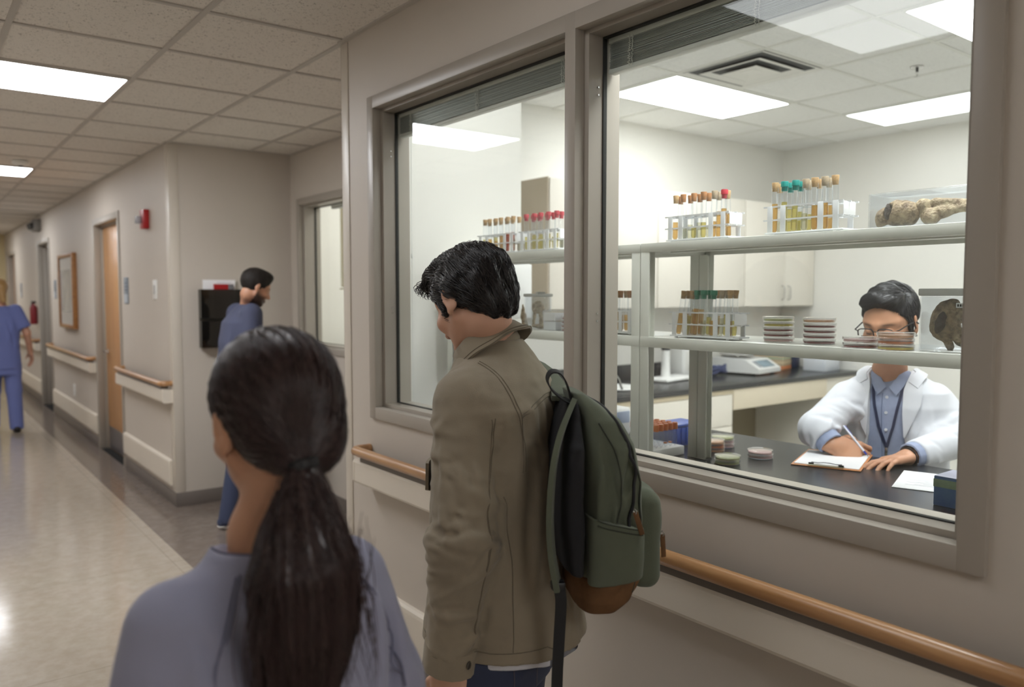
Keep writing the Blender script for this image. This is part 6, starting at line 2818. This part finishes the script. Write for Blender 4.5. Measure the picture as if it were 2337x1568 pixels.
doc = person('person in white lab coat and glasses, writing on a clipboard at the lab bench', tuple(DL), DY, doc_body, (-.36, -.26, 0), (.36, .52, 1.66), .0040, SKIN,
             lambda V: skin_colour(V, dh_c, dh_R, DS, (192, 142, 112)))


def doc_hair(P):
    q = (P-dh_c)@dh_R/DS
    ax = np.abs(q[:, 0])
    d = ell(q, (0, -.020, .040), (.083, .103, .093))
    d = smin(d, ell(q, (-.010, .036, .104), (.056, .046, .026)), .03)
    d = smin(d, ell(q, (.020, .062, .092), (.040, .022, .018)), .02)
    d = d+.0018*wob(q, 120, 91)+.0018*np.sin(q[:, 1]*140+q[:, 0]*70)
    c1 = .80*q[:, 1]-.60*q[:, 2]-.008
    c2 = .40*q[:, 1]-.92*q[:, 2]-.022
    d = smax(d, c1, .005)
    d = smax(d, c2, .006)
    sb = ell(np.stack([ax, q[:, 1], q[:, 2]], -1), (.0745, .014, .002), (.0055, .011, .028))
    return smin(d, sb, .006)*DS


gv, gq = nets(doc_hair, dh_c-.18, dh_c+.20, .0042)
HAIR_GREY = hair_mat('black_grey_hair', (26, 26, 29), (58, 58, 62), .38)
dhair = np_mesh('hair', gv, gq, HAIR_GREY, doc, (0, 0, 0), 1)


def d_flow(P):
    q = (P-dh_c)@dh_R/DS
    up = np.clip((q[:, 2]-.03)/.07, 0, 1)
    v = np.stack([.8*up+.1*np.sign(q[:, 0])*(1-up), .35*up-.35*(1-up), -.25-.7*(1-up)], -1)
    return v@dh_R.T


roots = sample_surface(gv, gq, 2400, lambda C: ((C-dh_c)@dh_R)[:, 2] > -.06, 14)
strands('hair_strands', doc_hair, roots, d_flow, 7, .010, .0012, HAIR_GREY, dhair, (0, 0, 0), .0012, 15, .10)

# glasses
gl = MB()
hp_ = lambda p: tuple(dh_c+dh_R@(np.array(p)*DS))
for s in (-1, 1):
    rim = []
    for k in range(29):
        a = 2*PI*k/28
        ca, sa = math.cos(a), math.sin(a)
        e = .62
        rim.append(hp_((s*.0335+.0265*abs(ca)**e*np.sign(ca), .1055-.10*abs(.0265*ca+s*.0-0)*.35, -.001+.0185*abs(sa)**e*np.sign(sa))))
    gl.tube(rim, .0023, M['black_plastic'], 6)
    gl.tube([hp_((s*.0605, .102, .008)), hp_((s*.074, .094, .010)), hp_((s*.081, .03, .009)), hp_((s*.084, -.005, .004)), hp_((s*.084, -.022, -.010))], .0025, M['black_plastic'], 6)
gl.tube([hp_((-.0085, .1055, .006)), hp_((0, .108, .009)), hp_((.0085, .1055, .006))], .0017, M['black_plastic'], 6)
glo = gl.build('glasses', doc)
for s in (-1, 1):
    m = MB()
    V = [hp_((s*.0335+.0255*abs(math.cos(a))**.62*np.sign(math.cos(a)), .1050, -.001+.0175*abs(math.sin(a))**.62*np.sign(math.sin(a)))) for a in np.linspace(0, 2*PI, 28, endpoint=False)]
    m.add(V, [tuple(range(28))], GL_CASE)
    m.build('lens', glo)

COAT = mat('white_lab_coat', (216, 218, 225), .8, bump=(420, .2, .0008), sheen=.1)
SHIRT = mat('blue_grey_shirt', (150, 160, 188), .8, var=(60, .05), bump=(700, .2, .0006))
rd = np.random.default_rng(71)
DF = []
for S, E, Wp in ((dSR, dER, dWR), (dSL, dEL, dWL)):
    for i in range(26):
        t_ = rd.uniform(.05, .95)
        c = S+(E-S)*t_*2 if t_ < .5 else E+(Wp-E)*(t_-.5)*2
        ax_ = (E-S) if t_ < .5 else (Wp-E)
        ax_ = ax_/np.linalg.norm(ax_)
        u = np.cross(ax_, (0, .3, 1.0))
        u /= np.linalg.norm(u)
        v = np.cross(ax_, u)
        a = rd.uniform(0, 2*PI)
        r_ = .07-.015*t_
        sp = rd.uniform(.5, 1.1)
        DF.append((c+r_*(u*math.cos(a-sp)+v*math.sin(a-sp))-ax_*.03, c+(r_+.02)*(u*math.cos(a)+v*math.sin(a)), c+r_*(u*math.cos(a+sp)+v*math.sin(a+sp))+ax_*.03, rd.uniform(.008, .014), rd.uniform(-.006, .010)))
for i in range(14):
    x = rd.choice([-1, 1])*rd.uniform(.08, .17)
    DF.append((V3(x, .13, rd.uniform(1.1, 1.2)), V3(x*rd.uniform(.7, 1.1), .10, rd.uniform(.86, 1.0)), .012, rd.uniform(-.006, .009)))
zs_ = [.60, .80, .95, 1.06, 1.15, 1.205, 1.245, 1.275]
cy_ = [-.06, -.055, -.04, -.025, -.012, -.008, -.006, -.004]
xm = (dSL[0]+dSR[0])/2


def torso(P, g=0.0):
    return loft(P, zs_, [xm]*8, cy_, [a+g for a in (.20, .195, .195, .205, .208, .188, .130, .080)], [b+g for b in (.13, .128, .128, .132, .128, .110, .088, .074)], 2.3)


sdf_obj('shirt', lambda P: smax(smax(torso(P)-.0010*wob(P, 70, 93), -ell(P, dNB+V3(0, .05, .02), (.055, .055, .045)), .006), .80-P[:, 2], .004), (-.30, -.24, .78), (.30, .20, 1.32), .006, SHIRT, doc, (0, 0, 0), 1)
xo = tl(2012, 900, 2.98)[0]
OPW = [(.80, .085), (.95, .075), (1.05, .060), (1.15, .058), (1.22, .062), (1.30, .070)]


def coat(P):
    d = torso(P, .012)
    for S, E, Wp in ((dSR, dER, dWR), (dSL, dEL, dWL)):
        ax_ = (Wp-E)/np.linalg.norm(Wp-E)
        a = chain(P, [S, E, Wp-ax_*.035], [.070, .063, .053], .03)
        a = smax(a, (P-(Wp-ax_*.038))@ax_, .005)
        d = smin(d, a, .05)
    nr = np.abs(d) < .035
    if nr.any():
        d[nr] -= folds(P[nr], DF)+.0012*wob(P[nr], 60, 95)
    hw = np.interp(P[:, 2], [o[0] for o in OPW], [o[1] for o in OPW])
    cut = np.maximum(np.abs(P[:, 0]-xo)-hw, .02-P[:, 1])
    d = smax(d, -cut, .005)
    d = smax(d, -ell(P, dNB+V3(0, .03, .03), (.068, .075, .06)), .006)
    d = smax(d, .625-P[:, 2], .004)
    return smax(d, np.minimum(BZ+.0015-P[:, 2], P[:, 1]-.135), .004)


DF_RAW, DF = DF, []
DF = mkfolds(coat, DF_RAW, 1.5)
ct = sdf_obj('lab_coat', coat, (-.36, -.24, .60), (.36, .50, 1.32), .005, COAT, doc, (0, 0, 0), 1)


coat_s = lambda P: smin(torso(P, .012), torso(P, .012), .001)
for s in (-1, 1):
    patch('lapel', coat_s, [(xo+s*.070, .04, 1.285), (xo+s*.060, .12, 1.22), (xo+s*.060, .13, 1.13), (xo+s*.066, .13, 1.04)],
          [(xo+s*.105, .04, 1.27), (xo+s*.125, .11, 1.205), (xo+s*.122, .13, 1.165), (xo+s*.070, .13, 1.035)], .005, .008, COAT, ct)
    patch('coat_collar', coat_s, [(xo+s*.072, -.02, 1.275), (xo+s*.075, .04, 1.275), (xo+s*.070, .09, 1.245)],
          [(xo+s*.110, -.03, 1.262), (xo+s*.118, .03, 1.258), (xo+s*.105, .10, 1.226)], .009, .008, COAT, ct, 18, 6)
    patch('shirt_collar', lambda P: torso(P), [(xo+s*.052, .03, 1.30), (xo+s*.030, .09, 1.265), (xo+s*.006, .11, 1.228)],
          [(xo+s*.068, .04, 1.275), (xo+s*.060, .10, 1.240), (xo+s*.034, .12, 1.196)], .005, .005, SHIRT, doc, 18, 6)
px_ = xo-.135
seam('chest_pocket', coat_s, [(px_+.052, .13, 1.075), (px_+.052, .13, .99), (px_-.052, .13, .985), (px_-.055, .13, 1.070), (px_+.052, .13, 1.075)], .0016, mat('coat_seam', (196, 198, 206), .9), ct, (0, .004))
seam('placket', lambda P: torso(P), [(xo+.016, .13, 1.215), (xo+.016, .13, 1.0), (xo+.014, .13, .86)], .0014, mat('shirt_seam', (112, 122, 150), .9), doc)
m = MB()
BT = mat('pearl_button', (214, 216, 222), .3)
for z in (1.195, 1.125, 1.055, .985, .92):
    p = project(lambda P: torso(P), np.array([(xo, .14, z)]), 6, .0015)[0]
    m.lathe([(.0001, -.001), (.0058, -.001), (.0058, .0012), (.0001, .0018)], BT, (0, 0, 0), 12)
    for k in range(len(m.v)-48, len(m.v)):
        v = m.v[k]
        m.v[k] = (p[0]+v[0], p[1]+v[2], p[2]+v[1])
    m.build('shirt_button', doc)
    m = MB()
LAN = mat('navy_lanyard', (40, 46, 76), .7)
for s, xs in ((-1, -.058), (1, .058)):
    P_ = project(lambda P: torso(P), dense([(xo+xs, .06, 1.27), (xo+xs*.8, .12, 1.18), (xo+xs*.45, .13, 1.07), (xo-.002, .13, .985)], .01), 6, .004)
    m = MB()
    m.ribbon([tuple(p) for p in P_], .010, .0018, LAN, (1, 0, 0))
    m.build('lanyard', doc)
m = MB()
pc = project(lambda P: torso(P), np.array([(xo-.002, .13, .982)]), 6, .006)[0]
m.box(pc+V3(-.005, -.003, -.03), pc+V3(.005, .003, .004), M['chrome'], .002)
m.box(pc+V3(-.006, -.003, -.065), pc+V3(.006, .003, -.033), M['black_plastic'], .002)
m.build('badge_clip', doc)
for Wp, E in ((dWR, dER), (dWL, dEL)):
    ax_ = (Wp-E)/np.linalg.norm(Wp-E)
    band('shirt_cuff', Wp-ax_*.026, ax_, .044, .044, .036, .003, SHIRT, doc)
ax_ = (dWL-dEL)/np.linalg.norm(dWL-dEL)
band('bracelet', dWL-ax_*.001, ax_, .034, .034, .009, .003, mat('dark_bracelet', (46, 36, 32), .4, .4), doc)
TR = mat('dark_trousers', (58, 58, 66), .8)


def doc_trousers(P):
    d = loft(P, [.60, .70, .80, .88], [0]*4, [-.06]*4, [.165, .168, .16, .15], [.115, .115, .11, .10], 2.3)
    for s in (-1, 1):
        d = smin(d, chain(P, [(s*.092, -.06, .70), (s*.10, -.04, .45), (s*.105, -.07, .05)], [.092, .074, .066], .03), .03)
    return smax(d, .03-P[:, 2], .004)


sdf_obj('trousers', doc_trousers, (-.22, -.2, 0), (.22, .08, .9), .008, TR, doc, (0, 0, 0), 1)
for s in (-1, 1):
    f_ = lambda P, s=s: shoe(P, (s*.108, -.08, 0), (s*.1, .99, 0))
    sdf_obj('shoe', f_, (s*.108-.09, -.2, 0), (s*.108+.1, .16, .17), .008, mat('black_shoe', (30, 28, 28), .4), doc, (0, 0, 0), 1)
# pen in the writing hand
p0, p1 = np.array(at(1924, 971, 3.005)), np.array(at(1982, 1046, 2.958))
p1[2] = BZ+.0065
m = MB()
dv = (p1-p0)/np.linalg.norm(p1-p0)
m.tube([p0, p0+dv*.02, p1-dv*.026], [.0034, .0042, .0042], mat('pen_white', (226, 228, 240), .3), 12)
o = m.build('pen')
tag(o, 'white and blue pen held in the writing hand', 'pen')
m = MB()
m.tube([p1-dv*.026, p1-dv*.010], [.0042, .0036], mat('pen_blue', (48, 60, 150), .3), 12)
m.tube([p1-dv*.010, p1], [.003, .0007], M['chrome'], 10)
m.build('tip', o)
m = MB()
m.tube([p0+dv*.004+V3(.004, -.002, .003), p0+dv*.045+V3(.004, -.002, .003)], .0012, mat('pen_clip', (60, 72, 170), .3), 6)
m.build('clip', o)
# ------------------------------------------------------------------ people farther down the corridor
def simple_person(label, loc, yaw, hc, hR, hs, nb, sh, el, wr, hip, skin, hair_m, hair_f, top, trousers, shoe_m, beard=None, h=.0075, topname='scrub_top', sole=None, stance=(0, 0)):
    def f(P):
        d = head_sdf(P, hc, hR, hs)
        hb = hc+hR@np.array([0, -.03, -.06])
        d = smin(d, chain(P, [nb+V3(0, -.02, -.07), nb, hb], [.058, .052, .054], .02), .02)
        d = smin(d, loft(P, [.85, 1.0, 1.2, 1.34, 1.42], [0]*5, [0, 0, .01, .01, nb[1]*.8], [.14, .135, .15, .13, .07], [.09, .09, .1, .08, .055]), .03)
        for s in (-1, 1):
            S, E, W0 = V3(s*sh[0], sh[1], sh[2]), V3(s*el[0], el[1], el[2]), V3(s*wr[0], wr[1], wr[2])
            d = smin(d, chain(P, [S, E, W0], [.05, .041, .029], .02), .03)
            ff = (W0-E)/np.linalg.norm(W0-E)
            tt = np.array([-s*.3, 1.0, .2])
            tt = tt-ff*(tt@ff)
            tt /= np.linalg.norm(tt)
            nn = np.cross(tt, ff)*s
            d = smin(d, hand_sdf(P, W0, ff, nn, tt, 1.0, [(.3, .4, .3)]*4), .012)
            d = smin(d, chain(P, [(s*.085, 0, .88), (s*.095, .02+stance[s > 0]*.5, .48), (s*.10, stance[s > 0], .09)], [.09, .056, .04], .02), .03)
            d = smin(d, cap(P, (s*.10, stance[s > 0]-.01, .05), (s*.11, stance[s > 0]+.14, .035), .036, .03), .03)
        return d
    o = person(label, loc, yaw, f, (-.36, -.34, 0), (.36, .46, 1.85), h, SKIN, lambda V: skin_colour(V, hc, hR, hs, skin, beard=beard))
    hv2, hq2 = nets(hair_f, hc-.2, hc+.2, .006)
    np_mesh('hair', hv2, hq2, hair_m, o, (0, 0, 0), 1)
    r_ = np.random.default_rng(len(label))
    TF = []
    for i in range(20):
        s = r_.choice([-1, 1])
        TF.append((V3(s*r_.uniform(.03, .15), -.12, r_.uniform(1.15, 1.35)), V3(s*r_.uniform(.03, .16), -.12, r_.uniform(.85, 1.05)), .018, r_.uniform(-.007, .010)))

    def tp(P):
        zk = nb[2]/1.46
        d = loft(P, [z*zk for z in (.72, .85, 1.0, 1.2, 1.33, 1.40, 1.445)], [0]*7, [0, 0, 0, .005, .012, nb[1]*.6, nb[1]*.9], [.185, .18, .172, .188, .182, .125, .075], [.13, .125, .12, .128, .112, .085, .065], 2.3)
        for s in (-1, 1):
            S, E = V3(s*(sh[0]-.02), sh[1], sh[2]), V3(s*el[0], el[1], el[2])
            a = chain(P, [S, S+(E-S)*.8], [.074, .073], .02)
            ax_ = (E-S)/np.linalg.norm(E-S)
            d = smin(d, smax(a, (P-(S+(E-S)*.78))@ax_, .005), .035)
        nr = np.abs(d) < .035
        if nr.any():
            d[nr] -= folds(P[nr], TF)
        d = smax(d, -ell(P, nb+V3(0, .02, .03), (.062, .066, .05)), .006)
        return smax(d, .725-P[:, 2], .004)
    TR_, TF = TF, []
    TF = mkfolds(tp, TR_, 1.5)
    sdf_obj(topname, tp, (-.32, -.24, .68), (.32, .3, 1.5), .0075, top, o, (0, 0, 0), 1)

    def tr(P):
        d = loft(P, [.66, .76, .86, .94], [0]*4, [0]*4, [.168, .168, .155, .14], [.12, .12, .11, .1], 2.3)
        for s in (-1, 1):
            y = stance[s > 0]
            d = smin(d, chain(P, [(s*.09, 0, .76), (s*.097, .02+y*.5, .48), (s*.102, y, .06)], [.095, .078, .07], .03), .03)
        return smax(d, .035-P[:, 2], .004)
    sdf_obj('trousers', tr, (-.24, -.38, 0), (.24, .40, .96), .008, trousers, o, (0, 0, 0), 1)
    for s in (-1, 1):
        y = stance[s > 0]
        f_ = lambda P, s=s, y=y: shoe(P, (s*.103, y-.01, 0), (s*.1, .99, 0))
        so = sdf_obj('shoe', f_, (s*.103-.09, y-.13, 0), (s*.103+.1, y+.24, .17), .008, shoe_m, o, (0, 0, 0), 1)
        if sole is not None:
            fs = lambda P, s=s, y=y: smax(shoe(P, (s*.103, y-.01, 0), (s*.1, .99, 0))-.004, P[:, 2]-.026, .003)
            sdf_obj('sole', fs, (s*.103-.1, y-.14, 0), (s*.103+.11, y+.25, .06), .008, sole, so, (0, 0, 0), 0)
    return o


# bearded man in the alcove
BL = np.array([1.835, 5.470, 0.0])
BYaw = rad(-92)
bh_c = to_local(at(584, 657, 5.44), BL, BYaw)
bh_R = rotm(-24, 0, 0)


def b_hair(P):
    q = (P-bh_c)@bh_R
    d = ell(q, (0, -.016, .040), (.083, .106, .095))
    d = smin(d, ell(q, (0, .042, .104), (.055, .042, .026)), .03)
    d = smax(d, .82*q[:, 1]-.57*q[:, 2]-.026, .006)
    d = smax(d, .40*q[:, 1]-.92*q[:, 2]-.052, .006)
    return d+.002*wob(q, 150, 3)


HAIR_DULL = hair_mat('short_black_hair', (26, 22, 20), (40, 34, 30), .65, .3)
NAVY = mat('slate_blue_scrub', (72, 76, 99), .85, bump=(400, .2, .0008))
NAVY2 = mat('navy_trousers', (58, 66, 92), .85)
simple_person('bearded person in a slate blue scrub top, standing in the alcove facing its window', tuple(BL), BYaw, bh_c, bh_R, 1.0, V3(0, .075, 1.525), (.175, .04, 1.445), (.205, .02, 1.15), (.15, .24, 1.10),
              None, (190, 140, 112), HAIR_DULL, b_hair, NAVY, NAVY2, NAVY2, beard=(36, 28, 26), sole=M['white_plastic'], stance=(-.01, -.12))

# nurse walking away
NL = np.array([.905, 10.75, 0.0])
NYaw = rad(2)
nh_c = V3(-.01, .02, 1.625)
nh_R = rotm(-6, 0, 10)


def n_hair(P):
    q = (P-nh_c)@nh_R
    d = ell(q, (0, -.02, .038), (.088, .108, .094))
    d = smin(d, cap(q, (0, -.085, .0), (0.01, -.10, -.13), .045, .03), .03)
    d = smax(d, .82*q[:, 1]-.57*q[:, 2]-.028, .006)
    return d+.002*wob(q, 150, 4)


BLUES = mat('periwinkle_scrub', (108, 120, 178), .85, bump=(400, .2, .0008))
simple_person('person in blue scrubs walking away down the corridor at the left edge', tuple(NL), NYaw, nh_c, nh_R, .95, V3(0, .01, 1.46), (.165, 0, 1.39), (.245, -.03, 1.13), (.285, .05, .90),
              None, (196, 148, 124), HAIR_BLOND, n_hair, BLUES, BLUES, mat('black_clog', (34, 32, 34), .5), stance=(.16, -.10))
